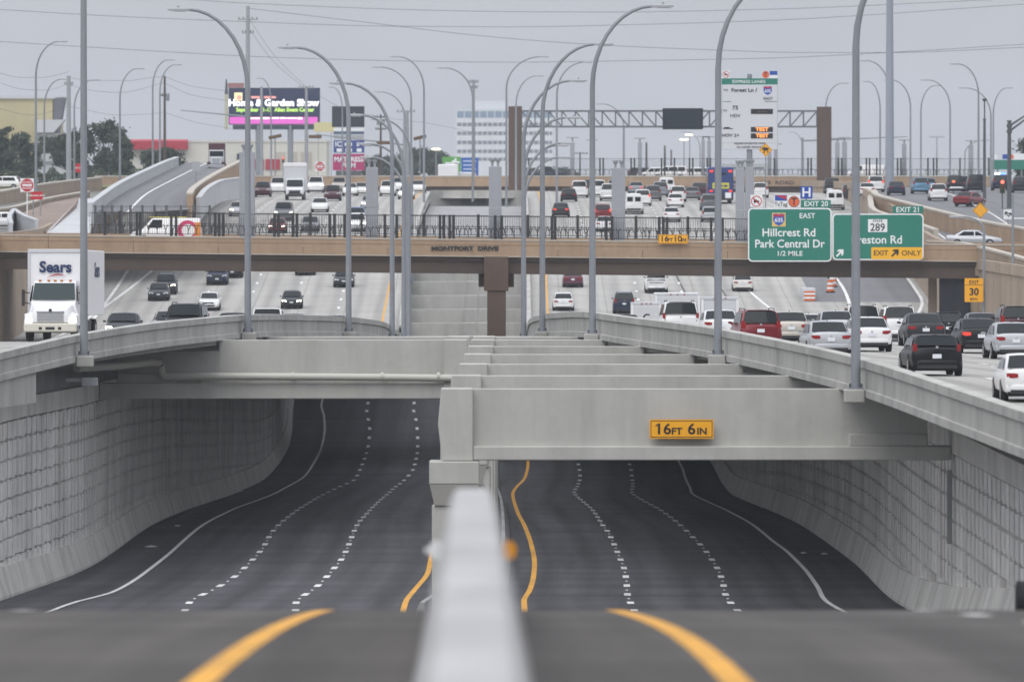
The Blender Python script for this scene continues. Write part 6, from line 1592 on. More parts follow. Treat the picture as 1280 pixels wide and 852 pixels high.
sp_ = MB(); c_ = P(1253, 233, 875); sp_.tube([(c_.x, c_.y + .15, z_grr(875)), (c_.x, c_.y + .15, c_.z - .5)], .07, 8); tag(sp_.build('signal_post', M_steel_d), 'short post carrying the red-lit signal at the right', 'post')
signal(1192, 231.5, 960, 'orange-lit signal head by the dark pickup', sc=.9, mat=flat('signal_yellow', (.45, .28, .04), .6))
sp_ = MB(); c_ = P(1192, 231.5, 960); sp_.tube([(c_.x, c_.y + .15, z_grr(960)), (c_.x, c_.y + .15, c_.z - .4)], .06, 8); tag(sp_.build('signal_post', M_steel_d), 'post under the signal head by the dark pickup', 'post')
gs = sign_root('guide_sign', 1262, 206, 1240, 'distant green and white guide sign behind the signal pole'); kk = 1240/F
plate(gs, -22*kk, 22*kk, -6*kk, 6*kk, 0, .1, M_green, 'panel'); plate(gs, 4*kk, 22*kk, 6.2*kk, 14*kk, 0, .1, M_signw, 'white_panel')
disc(gs, -18*kk, 10*kk, 3*kk, 0, .1, M_signw, 'round_plate'); disc(gs, 2*kk, 10*kk, 3*kk, -.1, .1, flat('toll_orange', (.72, .13, .045), .5), 'toll_disc'); plate(gs, -9*kk, -2*kk, 7*kk, 13*kk, 0, .1, M_signblue, 'blue_plate')
for q in (-15*kk, 15*kk):
    mb = MB(); mb.tube([(q, .2, -.36 - P(0, 206, 1240).z), (q, .2, 4*kk)], .12, 8); mb.build('post', M_steel, gs)
# broad steel mast
D = 985.0; X = (1112-640)/F*D
mb = MB(); mb.tube([(X, D, z_grr(D)), (X, D, 10), (X, D, 26)], [.46, .40, .30], 16); mb.cyl((X, D, z_grr(D)), .7, .2, 'z', 16)
tag(mb.build('transmission_mast', weathered('mast_steel', (.30, .33, .38), rough=.5, amp=.06, streak=.1, bump=0), smooth=True), 'broad blue grey steel mast rising out of the picture', 'mast')

# ------------------------------------------------------------------ left side: ramp, slopes, frontage
def quad_strip(name, left, right, mat, lab, cat='road', kind='structure', n=6):
    mb = MB(); secs = []
    m_ = len(left) - 1
    fl = [pchip([(i, P(*p)[a_]) for i, p in enumerate(left)]) for a_ in range(3)]; fr = [pchip([(i, P(*p)[a_]) for i, p in enumerate(right)]) for a_ in range(3)]
    for k in range(m_*n + 1):
        t = k/n
        L_ = Vector([f(t) for f in fl]); R_ = Vector([f(t) for f in fr])
        secs.append([tuple(L_.lerp(R_, q)) for q in (0, .33, .67, 1)])
    mb.loft(secs, False, False); me = mb.mesh(name)
    uv = me.uv_layers.new(name='road')
    for lp in me.loops:
        j = lp.vertex_index % 4; i_ = lp.vertex_index // 4
        uv.data[lp.index].uv = (j*2.4, i_*6.0)
    me.materials.append(mat); o = link(bpy.data.objects.new(name, me))
    if kind: tag(o, lab, cat, kind=kind)
    return o
quad_strip('left_ramp', [(118, 268, 790), (150, 243, 850), (185, 225, 930), (220, 209, 1030), (235, 203, 1090)], [(236, 262, 800), (240, 246, 850), (262, 231, 930), (290, 214, 1030), (300, 207, 1090)], M_asph2, 'dark asphalt ramp climbing away at the upper left')
rl = [(118, 268, 790), (150, 243, 850), (185, 225, 930), (220, 209, 1030), (235, 203, 1090)]; rr_ = [(236, 262, 800), (240, 246, 850), (262, 231, 930), (290, 214, 1030), (300, 207, 1090)]
fl_ = [pchip([(i, P(*p)[a_]) for i, p in enumerate(rl)]) for a_ in range(3)]; fr_ = [pchip([(i, P(*p)[a_]) for i, p in enumerate(rr_)]) for a_ in range(3)]
mb = MB(); secs = []
for k in range(25):
    t = k/6; L_ = Vector([f(t) for f in fl_]); R_ = Vector([f(t) for f in fr_])
    secs.append([tuple(L_.lerp(R_, .333) + Vector((-.02, 0, .02))), tuple(L_.lerp(R_, .333) + Vector((.20, 0, .025)))])
mb.loft(secs, False, False); ln_ = mb.build('white_line', M_paint, bpy.data.objects['left_ramp'])
curved_wall([(112, 268, 786), (148, 242, 850), (183, 224, 930), (213, 210, 1020), (221, 206.5, 1080)], .95, .45, M_slope, 'pale concrete wall along the left of the asphalt ramp', cap=False)
curved_wall([(237, 256, 806), (242, 248, 850), (264, 232, 930), (292, 216, 1030), (305, 209, 1090)], 1.0, .45, M_tan, 'tan concrete wall along the right of the asphalt ramp')
curved_wall([(300, 232, 905), (275, 236, 890), (258, 246, 860), (248, 258, 830)], .8, .4, M_slope, 'pale low wall curving beside the tan ramp wall', cap=False)
def surf(name, pts, mat, lab, cat='ground', kind='structure', lift=0.0):
    mb = MB(); v_ = [P(*p) for p in pts]
    mb.add([(p.x, p.y, p.z + lift) for p in v_] + [(p.x, p.y, p.z + lift - .4) for p in v_], [tuple(range(len(v_)))] + [(i, i + len(v_), (i+1) % len(v_) + len(v_), (i+1) % len(v_)) for i in range(len(v_))])
    o = mb.build(name, mat); tag(o, lab, cat, kind=kind); return o
surf('concrete_slope', [(58, 291, 756), (113, 291, 756), (115, 262, 788), (116, 248, 822), (99, 248, 822)], M_slope, 'white triangular concrete slope at the upper left', 'slope', None)
surf('brown_slope', [(48, 286, 762), (60, 291, 756), (95, 255, 802), (100, 246, 828), (60, 254, 812), (22, 268, 790)], M_redslope, 'brown paved slope left of the white concrete slope', 'slope', None)
curved_wall([(-8, 252, 880), (40, 243, 915), (90, 236, 960), (125, 232, 985)], .9, .5, M_tan2, 'upper tan wall curving across the far left')
curved_wall([(-10, 272, 800), (18, 268, 806), (55, 258, 830), (110, 248, 870)], .7, .4, M_tan2, 'lower tan wall curving at the far left')
curved_wall([(14, 290, 757), (12, 280, 768), (18, 272, 782), (30, 280, 770), (46, 286, 762)], .75, .25, M_slope, 'pale rounded kerb nose by the wrong way sign', cap=False)
M_grass = weathered('dry_grass', (.17, .16, .075), amp=.25, streak=0, big=.3)
surf('grass_bank', [(-10, 239, 960), (160, 233.5, 1015), (160, 231.5, 1090), (-10, 231.5, 1090)], M_grass, 'strip of dry grass below the trees at the left', 'grass', 'stuff', .05)
def dne(px, py, D, r, lab, zf):
    rt = sign_root('do_not_enter_sign', px, py, D, lab); kk = D/F
    plate(rt, -r*kk, r*kk, -r*kk, r*kk, 0, .03, M_signw, 'plate', .05); disc(rt, 0, 0, r*.95*kk, -.01, .008, M_signred, 'red_disc'); plate(rt, -r*.72*kk, r*.72*kk, -r*.14*kk, r*.14*kk, -.018, .006, M_signw, 'white_bar')
    text('lettering', 'DO NOT', r*.33*kk*1.4, (0, -.02, r*.42*kk), M_signw, rt, bold=.002); text('lettering', 'ENTER', r*.33*kk*1.4, (0, -.02, -r*.44*kk), M_signw, rt, bold=.002)
    X = (px-640)/F*D; zz = zf(X, D) - P(px, py, D).z
    mb = MB(); mb.tube([(0, .07, zz), (0, .07, r*kk*.7)], .05, 8); mb.build('post', M_signw, rt)
dne(34, 231.5, 790, 8.5, 'large red DO NOT ENTER sign at the upper left', zg)
dne(400, 208, 1245, 6, 'small DO NOT ENTER sign below the billboard', lambda X, D: -.36)
post_sign(46, 244.5, 788, 15, 10, 'red WRONG WAY sign below the large do not enter sign', zg, M_signred, 'WRONG WAY', M_signw, 2.2, two=2)
post_sign(98.5, 210, 1060, 8, 11, 'small red sign beside the first left pole', zg, M_signred, 'STOP', M_signw, 2.4)
post_sign(245, 208, 900, 10, 12, 'back of a pale diamond sign on the asphalt ramp', lambda X, D: -1.2, M_back)
railing(762.0, [(p - 640)/F*762 for p in (119, 128, 140, 152, 163, 178, 193, 208, 226, 242, 262)], (116 - 640)/F*762, (264 - 640)/F*762, z_gr(762) - .1, 'tall thin metal fence behind the left end of the street bridge', h=2.7, mat=M_steel_d, tilt=lambda x: 0.0)
# tractor on the ramp
D = 1045.0; X = (271-640)/F*D; zr = P(271, 213, D).z
tr = empty('semi_tractor', (X, D, zr), math.pi)
bx(tr, 'sleeper', flat('tractor_maroon', (.07, .02, .03), .4), -1.1, 1.1, -2.0, -.2, .8, 3.6, .08); bx(tr, 'cab', M_boxg, -1.0, 1.0, -.2, 1.1, .8, 2.7, .08); bx(tr, 'hood', M_boxg, -.75, .75, 1.1, 2.8, .8, 1.75, .08)
bx(tr, 'windshield', M_glass, -.9, .9, 1.08, 1.14, 1.85, 2.55, .01); bx(tr, 'grille', M_chrome, -.5, .5, 2.78, 2.86, .85, 1.65, .01); bx(tr, 'bumper', M_chrome, -1.15, 1.15, 2.8, 3.05, .4, .75, .03); bx(tr, 'chassis', M_under, -.5, .5, -4, 2.5, .5, .8, .02)
for sx in (-1, 1): bx(tr, 'fender', flat('tractor_maroon', (.07, .02, .03), .4), sx*.95 - .25, sx*.95 + .25, 1.5, 2.8, .6, 1.15, .06)
tr.scale = (.82, .82, .82)
wheels(tr, [(1.1, 2.0), (-1.1, 2.0), (1.15, -2.6), (-1.15, -2.6)], .5, .3)
tag(tr, 'dark semi tractor coming down the asphalt ramp', 'truck')

# ------------------------------------------------------------------ poles, wires
def util_pole(px, py, D, zb, r, lab, mat, arms=(), extra=()):
    X = (px-640)/F*D; zt = -(py-YH)/F*D
    rt = empty('utility_pole', (X, D, zb)); h = zt - zb
    mb = MB(); mb.tube([(0, 0, 0), (0, 0, h*.5), (0, 0, h)], [r, r*.85, r*.65], 10); mb.build('pole', mat, rt, smooth=True)
    for dz, w_ in arms:
        mb = MB(); mb.box(-w_, w_, -.08, .08, h - dz - .08, h - dz + .08); a_ = mb.build('crossarm', mat, rt)
        mb = MB()
        for q in (-.9, -.45, .45, .9): mb.cyl((q*w_, 0, h - dz + .08), .06, .22, 'z', 6)
        mb.build('insulator', M_steel_d, a_)
    for dz, sx in extra:
        mb = MB(); mb.cyl((sx*.4, 0, h - dz), .22, .8, 'z', 10); mb.build('transformer', M_steel, rt)
    return tag(rt, lab, 'utility pole')
M_cpole = weathered('concrete_pole', (.33, .34, .36), amp=.08, streak=.1)
util_pole(310, 8, 1150, z_gr(1150), .34, 'tall grey utility pole behind the second left street light', M_cpole, [(1.6, 1.2), (3.2, .7)])
util_pole(86, 95, 1120, z_gr(1120), .34, 'grey utility pole left of the nearest left street light', M_cpole, [(1.0, .5)])
util_pole(206, 95, 1230, z_gr(1230), .20, 'dark wooden pole above the red awning', M_wood, [(2.5, .6)], [(3.2, 1)])
util_pole(327, 108, 1300, -.36, .26, 'grey pole crossing the left half of the billboard', M_cpole)
util_pole(383, 108, 1300, -.36, .28, 'grey pole with crossarm before the right end of the billboard', M_cpole, [(.2, 1.0)])
util_pole(476, 143, 1420, -.36, .20, 'dark wooden pole with crossarms right of the shop sign', M_wood, [(.4, 1.1), (2.2, .8)], [(1.6, -1), (1.6, 1)])
util_pole(507.5, 138, 1250, -.36, .52, 'broad grey pole among the thin left poles', M_cpole, [(.2, 1.2)])
util_pole(592, 100, 1200, -.4, .22, 'slim pole with crossarms against the white office block', M_steel, [(.3, .6), (1.0, .5)])
util_pole(725, 190, 1900, -.36, .22, 'tiny pole under the left part of the gantry', M_wood, [(.3, 1.6)])
util_pole(808, 178, 1900, -.36, .28, 'short dark post under the truss', M_wood)
util_pole(831, 182, 1900, -.36, .28, 'left one of two dark stubs below the message board', M_wood)
util_pole(839, 187, 1900, -.36, .22, 'right one of two dark stubs below the message board', M_wood)
util_pole(779, 158, 2000, -.36, .16, 'thin pole rising to the truss', M_steel)
util_pole(1171, 171, 2300, -.36, .2, 'faint high-mast light far beyond the right road', M_steel, [(.1, 1.8)])
WL = [([(225, -1), (320, 5), (640, 15), (760, 15.5), (960, 12), (1240, 0)], 'topmost power line across the whole sky'),
      ([(-5, 12), (150, 21), (306, 27.5), (480, 33), (640, 34), (800, 31), (960, 26), (1290, 5)], 'second power line from the top across the sky'),
      ([(-5, 52), (150, 61.5), (320, 71), (480, 76), (640, 78), (800, 76), (960, 73), (1110, 66), (1290, 55)], 'lowest long power line across the sky'),
      ([(312, 11), (480, 31), (600, 45), (740, 56), (900, 63), (1000, 66), (1110, 66), (1290, 59)], 'power line falling from the tall utility pole toward the mast'),
      ([(-5, 90), (25, 97), (55, 97), (86, 90)], 'short sagging wire at the far left above the tan building'), ([(86, 97), (115, 101), (160, 101), (190, 97), (206, 96)], 'upper sagging wire between the left poles'),
      ([(-5, 102), (30, 112), (60, 113), (86, 104)], 'lower sagging wire at the far left'), ([(86, 106), (120, 114), (150, 116), (206, 103)], 'middle sagging wire between the left poles'),
      ([(206, 96), (240, 108), (285, 114)], 'upper wire from the wooden pole to the billboard'), ([(206, 104), (240, 119), (285, 126)], 'lower wire from the wooden pole to the billboard'),
      ([(-5, 135), (40, 144), (86, 133)], 'slack wire in front of the tan building'), ([(86, 133), (150, 144), (206, 141)], 'slack wire above the trees'), ([(206, 141), (245, 153), (290, 161)], 'slack wire falling to the white building'),
      ([(312, 25), (345, 72), (383, 109)], 'steep wire from the tall utility pole to the billboard pole'), ([(310, 34), (340, 75), (379, 109)], 'second steep wire to the billboard pole'), ([(383, 110), (430, 136), (476, 147)], 'wire from the billboard pole to the shop sign'), ([(476, 147), (540, 155), (592, 166)], 'wire falling behind the white office block')]
for pts, lab in WL:
    D = 1150 if pts[0][0] < 400 else 1300
    f = pchip(pts)
    mb = MB(); xs = frange(pts[0][0], pts[-1][0], max(8, (pts[-1][0] - pts[0][0])/40))
    mb.tube([P(x, f(x), D) for x in xs], .030 if len(pts) > 5 else .02, 5); tag(mb.build('power_line', M_wire), lab, 'wire', 'power lines')

# ------------------------------------------------------------------ billboard, shop sign, buildings
BDq = 1500.0; kb = BDq / F
bb = sign_root('billboard', 343, 136, BDq, 'lit electronic billboard for a Home and Garden Show')
gz0 = -.36 - P(0, 136, BDq).z
plate(bb, -57*kb, 57*kb, -20*kb, 26*kb, 0, .8, flat('billboard_frame', (.02, .024, .04), .5), 'cabinet')
M_scr = flat('screen_navy', (.012, .018, .05), .4, emit=.12, ecol=(.05, .08, .25))
plate(bb, -56*kb, 56*kb, -10*kb, 25*kb, -.05, .045, M_scr, 'screen')
plate(bb, -56*kb, 54*kb, -19*kb, -10.3*kb, -.06, .055, flat('screen_pink', (.5, .08, .38), .4, emit=.55, ecol=(.85, .16, .65)), 'screen_band')
plate(bb, -52*kb, 52*kb, -26*kb, -20.3*kb, .1, .5, flat('billboard_skirt', (.03, .045, .07), .5), 'skirt')
plate(bb, -58*kb, -38*kb, 26.3*kb, 32*kb, 0, .8, flat('billboard_top', (.35, .16, .16), .5), 'top_box')
plate(bb, -62*kb, -58.2*kb, -26*kb, 18*kb, .1, .6, flat('billboard_side', (.5, .48, .34), .5), 'side_ladder_panel')
M_ew = flat('screen_white', (.9, .9, .9), .4, emit=1.1, ecol=(1, 1, 1)); M_eg = flat('screen_green', (.5, .8, .15), .4, emit=.7, ecol=(.6, .95, .2)); M_er = flat('screen_salmon', (.8, .35, .3), .4, emit=.5, ecol=(.9, .4, .35)); M_ey = flat('screen_cream', (.9, .75, .4), .4, emit=.6, ecol=(1, .85, .5))
def bt_(px, py, s, hp, m, wd=1.0, bold=.03): text('lettering', s, hp*kb*1.38, ((px-343)*kb, -.09, -(py-136)*kb), m, bb, wid=wd, bold=bold)
bt_(342, 129, 'Home & Garden Show', 8.4, M_ew, 1.05, .06); plate(bb, -29*kb, -18*kb, 12.8*kb, 15.6*kb, -.08, .02, M_er, 'screen_print'); plate(bb, -13*kb, 2*kb, 12.8*kb, 15.6*kb, -.08, .02, M_er, 'screen_print'); bt_(344, 137.5, 'September 11-13  Allen Event Center', 5, M_eg, .92); [plate(bb, (q_ - 343)*kb, (q_ + w__ - 343)*kb, (-13.4 + .4*(q_ % 3))*kb, (-10.9 - .3*(q_ % 2))*kb, -.08, .018, M_ew, 'screen_print', .12) for q_, w__ in ((313, 12), (328, 9), (338, 11), (350, 8), (359, 12), (372, 6))]
plate(bb, -50*kb, -40*kb, 10*kb, 20*kb, -.07, .02, M_ey, 'screen_picture'); disc(bb, -44*kb, 14*kb, 3*kb, -.1, .02, M_er, 'screen_dot')
for q in (-20*kb, 20*kb):
    mb = MB(); mb.tube([(q, .5, gz0), (q, .5, -20*kb)], .45, 12); mb.build('post', M_steel, bb)
mb = MB(); mb.tube([(-60*kb, .4, 18*kb), (-60*kb, .4, 37*kb)], [.3, .1], 8); mb.build('finial', M_steel_d, bb)
SD = 1420.0; ks = SD / F
sg_ = sign_root('shop_sign', 436, 170, SD, 'tall shop pylon sign with a magenta lower panel')
def spn(px0, px1, py0, py1, m, nm, y=0, th=.5): return plate(sg_, (px0-436)*ks, (px1-436)*ks, -(py1-170)*ks, -(py0-170)*ks, y, th, m, nm)
spn(415, 455.5, 133, 159, flat('sign_dark_slate', (.010, .016, .028), .6), 'top_board'); spn(417, 453, 135, 157, flat('sign_slate_face', (.014, .022, .036), .6), 'top_face', -.02, .015)
spn(417, 455, 160.5, 163.5, M_signw, 'white_strip'); spn(417, 455, 164.5, 168, flat('sign_slate_blue', (.06, .10, .16), .5), 'slate_strip'); spn(417, 455, 169, 174, M_back, 'grey_strip')
spn(417, 455.5, 175.5, 191, flat('sign_blue_dark', (.03, .06, .25), .5), 'blue_panel'); spn(416, 455.5, 192.5, 213, flat('sign_magenta', (.42, .02, .13), .5), 'magenta_panel'); spn(420, 452, 213.4, 221, M_steel_d, 'lower_frame')
def st_(px, py, s, hp, wd=1.0): text('lettering', s, hp*ks*1.38, ((px-436)*ks, -.03, -(py-170)*ks), M_signw, sg_, wid=wd, bold=.03)
st_(423, 180.5, 'IC', 6, 1.1); [plate(sg_, (q_-436)*ks, (q_+w__-436)*ks, -(z_+2.2-170)*ks, -(z_-2.2-170)*ks, -.03, .02, M_signw, 'sign_print') for q_, w__, z_ in ((431, 4, 180.5), (437, 3, 180.5), (446, 3, 180.5), (421, 6, 187.8), (432, 8, 187.8), (446, 6, 187.8))]; st_(436, 199.5, 'MATTRESS', 6, .95); st_(436, 207, 'FIRM', 6, 1.0)
for q in (-.9, .9):
    mb = MB(); mb.tube([(q, .25, -.36 - P(0, 170, SD).z), (q, .25, -43*ks)], .25, 10); mb.build('post', M_steel_d, sg_)
mb = MB(); mb.tube([(0, .8, -.36 - P(0, 170, SD).z), (0, .8, 20*ks)], .3, 10); mb.build('core_post', M_steel_d, sg_)
post_sign(406, 159, 1440, 27, 12, 'blank pale yellow sign left of the shop pylon', lambda X, D: -.36, flat('pale_yellow', (.66, .60, .32), .5), two=2, rad=.1)
bs = sign_root('banner_sign', 576, 208, 1330, 'green and blue banner sign before the white office block'); kk = 1330/F
plate(bs, -23*kk, 0, -12*kk, 12*kk, 0, .3, flat('banner_green', (.12, .36, .08), .5), 'green_half'); plate(bs, .05, 22*kk, -12*kk, 11*kk, 0, .3, flat('banner_blue', (.02, .11, .42), .5), 'blue_half')
mb = MB(); mb.tube([(-18*kk, -.06, -11*kk), (-9*kk, -.06, 6*kk), (-2*kk, -.06, 4*kk)], .22, 6); mb.tube([(-12*kk, -.06, -9*kk), (-6*kk, -.06, 10*kk)], .18, 6); mb.build('curved_motif', M_signw, bs)
for j in range(4): plate(bs, 3*kk, (19 - 2*(j % 2))*kk, (5.5 - 5*j)*kk, (7.5 - 5*j)*kk, -.02, .015, flat('banner_pale', (.45, .55, .75), .5), 'banner_print')
for q in (-14*kk, 14*kk):
    mb = MB(); mb.tube([(q, .4, -.36 - P(0, 208, 1330).z), (q, .4, 8*kk)], .15, 8); mb.build('post', M_steel, bs)

def building(name, px0, px1, py_top, D, depth, mat, lab, windows=None, py_bot=None, roof=None, cat='building'):
    kk = D/F; X0, X1 = (px0-640)*kk, (px1-640)*kk; zt = -(py_top-YH)*kk; zb = -.36
    rt = empty(name, ((X0+X1)/2, D, zb)); w_ = (X1-X0)/2; h = zt - zb
    bx(rt, 'wall', mat, -w_, w_, 0, depth, -.3, h, 0)
    bx(rt, 'parapet', roof or mat, -w_ - .12, w_ + .12, -.12, depth + .1, h + .003, h + .35, 0)
    if windows:
        for (a_, b_, t_, u_, m) in windows:
            bx(rt, 'window', m, (a_-640)*kk - (X0+X1)/2, (b_-640)*kk - (X0+X1)/2, -.06, .05, -(u_-YH)*kk - zb, -(t_-YH)*kk - zb, 0)
    return tag(rt, lab, cat), kk, (X0+X1)/2, zb, h, w_
M_cream = weathered('cream_wall', (.62, .60, .54), amp=.06, streak=.08); M_ochre = weathered('ochre_wall', (.50, .44, .26), amp=.05, streak=.06); M_white = weathered('white_wall', (.66, .67, .68), amp=.05, streak=.05)
M_win = flat('building_glass', (.05, .07, .09), .15); M_winb = flat('building_glass_blue', (.10, .17, .26), .15)
b1, kk, bxm, zb, h, w_ = building('shop_building', 158, 408, 178, 1620, 30, M_cream, 'long cream shop building behind the billboard', [(176, 196, 190, 205, M_win), (198, 216, 190, 205, M_win), (296, 306, 192, 206, M_win), (345, 357, 190, 212, M_cap), (360, 372, 190, 212, M_cap), (376, 390, 190, 212, M_cap)])
mb = MB(); xa, xb = (163-640)*kk - bxm, (235-640)*kk - bxm; za, zc_ = -(187-YH)*kk - zb, -(177-YH)*kk - zb + .36
mb.loft([[(xa, -1.6, za), (xa, -1.6, zc_ - .3), (xa, -.14, zc_), (xa, -.14, za)], [(xb, -1.6, za), (xb, -1.6, zc_ - .3), (xb, -.14, zc_), (xb, -.14, za)]]); mb.build('red_awning', flat('awning_red', (.40, .02, .04), .6), b1)
for px0, px1 in ((318, 330), (332, 350)): bx(b1, 'red_front', flat('awning_red', (.40, .02, .04), .6), (px0-640)*kk - bxm, (px1-640)*kk - bxm, -.2, -.07, -(212-YH)*kk - zb, -(199-YH)*kk - zb, 0)
b2, kk, bxm, zb, h, w_ = building('store_building', -30, 66, 126, 1700, 40, M_ochre, 'ochre store block at the upper left corner')
mb = MB(); xa = (66-640)*kk - bxm + .15; mb.loft([[(xa, -.2, h + .5), (xa + 1.9, -1.5, h + .6), (xa + 1.9, 10, h + .6), (xa, 10, h + .5)], [(xa, -.2, h - 8.5), (xa + .2, -.3, h - 8.5), (xa + .2, 10, h - 8.5), (xa, 10, h - 8.5)]]); mb.build('slanted_end', flat('slate_cladding', (.12, .12, .14), .6), b2)
bx(b2, 'roof_edge', M_boxg, -w_ - .2, w_ + 2, -.4, 1, h + .36, h + .8, 0)
mb = MB(); xa, xb = (46-640)*kk - bxm, (83-640)*kk - bxm; mb.loft([[(xa, -6, -(166-YH)*kk - zb), (xb - 2, -6, -(166-YH)*kk - zb), (xb, -6, -(150-YH)*kk - zb), (xa, -6, -(150-YH)*kk - zb)], [(xa, -.2, -(166-YH)*kk - zb), (xb - 2, -.2, -(166-YH)*kk - zb), (xb, -.2, -(150-YH)*kk - zb), (xa, -.2, -(150-YH)*kk - zb)]]); mb.build('entrance_canopy', M_boxg, b2)
bx(b2, 'entrance_post', M_dark, xa + .2, xa + 4.2, -5.6, -1, -.3, -(166.3-YH)*kk - zb, 0)
b3, kk, bxm, zb, h, w_ = building('small_house', 46, 84, 205, 1400, 10, M_slope, 'low pale house between the trees at the left')
mb = MB(); mb.loft([[(-w_ - .2, -.4, h + .36), (w_ + .2, -.4, h + .36), (w_*.5, -.4, h + 1.5), (-w_*.6, -.4, h + 1.5)], [(-w_ - .2, 10.4, h + .36), (w_ + .2, 10.4, h + .36), (w_*.5, 10.4, h + 1.5), (-w_*.6, 10.4, h + 1.5)]]); mb.build('roof', M_slope, b3)
ofw = []
for r_i, (t_, u_) in enumerate([(139, 147.5), (153.5, 158), (164.5, 169), (176, 180.5), (187, 191.5), (197, 201)]):
    a_ = 571.5
    while a_ < 688:
        wd_ = 9.5 if r_i == 0 else 6.4
        ofw.append((a_, min(a_ + wd_ - 1.1, 690), t_, u_, M_winb if r_i == 0 else M_win)); a_ += wd_
b4, kk, bxm, zb, h, w_ = building('office_block', 570, 691, 137, 5600, 60, M_white, 'hazy white office block with blue top-floor windows', ofw)
bx(b4, 'roof_house', M_boxg, (592-640)*kk - bxm, (632-640)*kk - bxm, 8, 25, h + .3, h + 5.2, 0)
building('low_building', 700, 760, 222, 2600, 20, M_boxg, 'faint low grey building under the gantry')
building('low_building', 905, 960, 206, 2400, 20, M_boxg, 'faint grey block behind the narrow pylons', [(910, 955, 209, 211, M_win)])
# white camper roof behind the left lanes
D = 1235.0; X = (560-640)/F*D
cp = empty('camper', (X, D, -.36)); bx(cp, 'body', M_box, -1.3, 1.3, 0, 6, .6, 2.9, .12); bx(cp, 'cab', M_boxg, 1.35, 3.6, 1.5, 4, .4, 1.9, .15); wheels(cp, [(1.2, 1.5), (-1.2, 1.5), (1.2, 4.8), (-1.2, 4.8)], .36, .22); bx(cp, 'roof_unit', M_boxg, -.4, .4, 2, 3.2, 2.91, 3.15, .05)
tag(cp, 'white camper showing above the far left barrier', 'camper')
# signal mast arms on the left and their heads
def span_arm(px0, py0, px1, py1, D, zb, lab):
    a_, b_ = P(px0, py0, D), P(px1, py1, D)
    rt = empty('signal_mast', (b_.x, D, zb))
    mb = MB(); mb.tube([(0, 0, 0), (0, 0, b_.z - zb + .4)], [.2, .15], 10); mb.build('pole', M_steel, rt, smooth=True)
    mb = MB(); mb.tube([(0, 0, b_.z - zb), (a_.x - b_.x, 0, a_.z - zb)], [.12, .06], 8); mb.build('mast_arm', M_steel, rt, smooth=True)
    return tag(rt, lab, 'signal mast')
span_arm(395, 168, 505, 181, 1255, -.36, 'long signal mast arm in front of the shop pylon')
span_arm(226, 138, 310, 146, 1240, -.36, 'signal mast arm reaching left of the billboard')
span_arm(1134, 171, 1003, 176, 1236, -.36, 'long signal mast arm beside the right gantry tower')
M_sigb = flat('signal_brown', (.10, .06, .03), .6)
signal(354, 200, 1250, 'small red-lit signal below the billboard', sc=.7, mat=M_sigb)
mb = MB(); c_ = P(354, 200, 1250); mb.tube([(c_.x, c_.y + .15, -.36), (c_.x, c_.y + .15, c_.z - .35)], .07, 8); tag(mb.build('signal_post', M_steel), 'post under the small red-lit signal below the billboard', 'post')
for i, (px, py, an, D, lab) in enumerate([(344, 171, 12, 1253.8, 'brown horizontal signal head left of the shop pylon'), (394, 171, 0, 1254.8, 'brown horizontal signal head at the tip of the long arm'), (479, 178.5, 0, 1254.8, 'brown signal head on the long arm near the wooden pole'), (525, 172, 14, 1254.8, 'row of brown signal heads right of the broad pole')]):
    rt = sign_root('traffic_signal', px, py, D, lab, 'traffic light')
    rt.rotation_euler = (0, -R(an), 0)
    mb = MB(); mb.box(-.85, .85, -.28, -.04, -.22, .22); mb.build('housing', M_sigb, rt, bevel=.03)
    for q in (-.55, 0, .55):
        mb = MB(); mb.cyl((q, -.30, 0), .16, .02, 'y', 12); mb.build('lens', flat('dark_amber_lens', (.16, .08, .01), .3), rt)
    if i in (0, 3):
        mb = MB(); mb.tube([(.0, .05, 0), (.0, .05, -.36 - P(px, py, D).z)], .08, 8); o = mb.build('post', M_steel, rt); o.rotation_euler = (0, R(an), 0)
# lit flood lamps
M_flood = flat('lit_flood', (.95, .85, .6), .4, emit=3.0, ecol=(1, .86, .55))
for px, py, D, lab in [(545, 186.5, 1500, 'glowing flood lamp above the green banner'), (855, 174.5, 1700, 'lower left glowing flood lamp below the message board'), (862, 168.5, 1700, 'upper right glowing flood lamp below the message board')]:
    rt = sign_root('flood_lamp', px, py, D, lab, 'lamp'); kk = D/F
    mb = MB(); mb.loft([[(6*kk*math.cos(t)*q, 1.2*kk*math.sin(t)*q - .0, z) for t in [j*math.pi/6 for j in range(12)]] for q, z in ((.6, -.14), (1, 0), (.7, .12))]); mb.build('lens', M_flood, rt, smooth=True)
    mb = MB(); mb.tube([(0, .1, .1), (0, .1, -.36 - P(px, py, D).z)], .09, 8); mb.build('pole', M_steel, rt)

# ------------------------------------------------------------------ trees and hedge
def leaf_mat(name, c0, c1):
    m = bpy.data.materials.new(name); n, l, b = nodes_of(m)
    oi = n.new('ShaderNodeNewGeometry')
    f = noise(n, l, oi.outputs['Position'], .55, 3)
    f2 = mathn(n, l, 'ADD', mathn(n, l, 'MULTIPLY', f, .7), mathn(n, l, 'MULTIPLY', oi.outputs['Random Per Island'], .35))
    cr = n.new('ShaderNodeValToRGB'); cr.color_ramp.elements[0].color = (*c0, 1); cr.color_ramp.elements[1].color = (*c1, 1); cr.color_ramp.elements[0].position = .3; cr.color_ramp.elements[1].position = .75
    l.new(f2, cr.inputs[0]); l.new(cr.outputs[0], b.inputs['Base Color']); b.inputs['Roughness'].default_value = .7
    return m
M_leaf = leaf_mat('live_oak_leaf', (.022, .038, .024), (.055, .085, .045)); M_leaf2 = leaf_mat('hedge_leaf', (.035, .055, .028), (.07, .10, .05))
M_bark = weathered('bark', (.07, .06, .05), amp=.2, streak=.2)
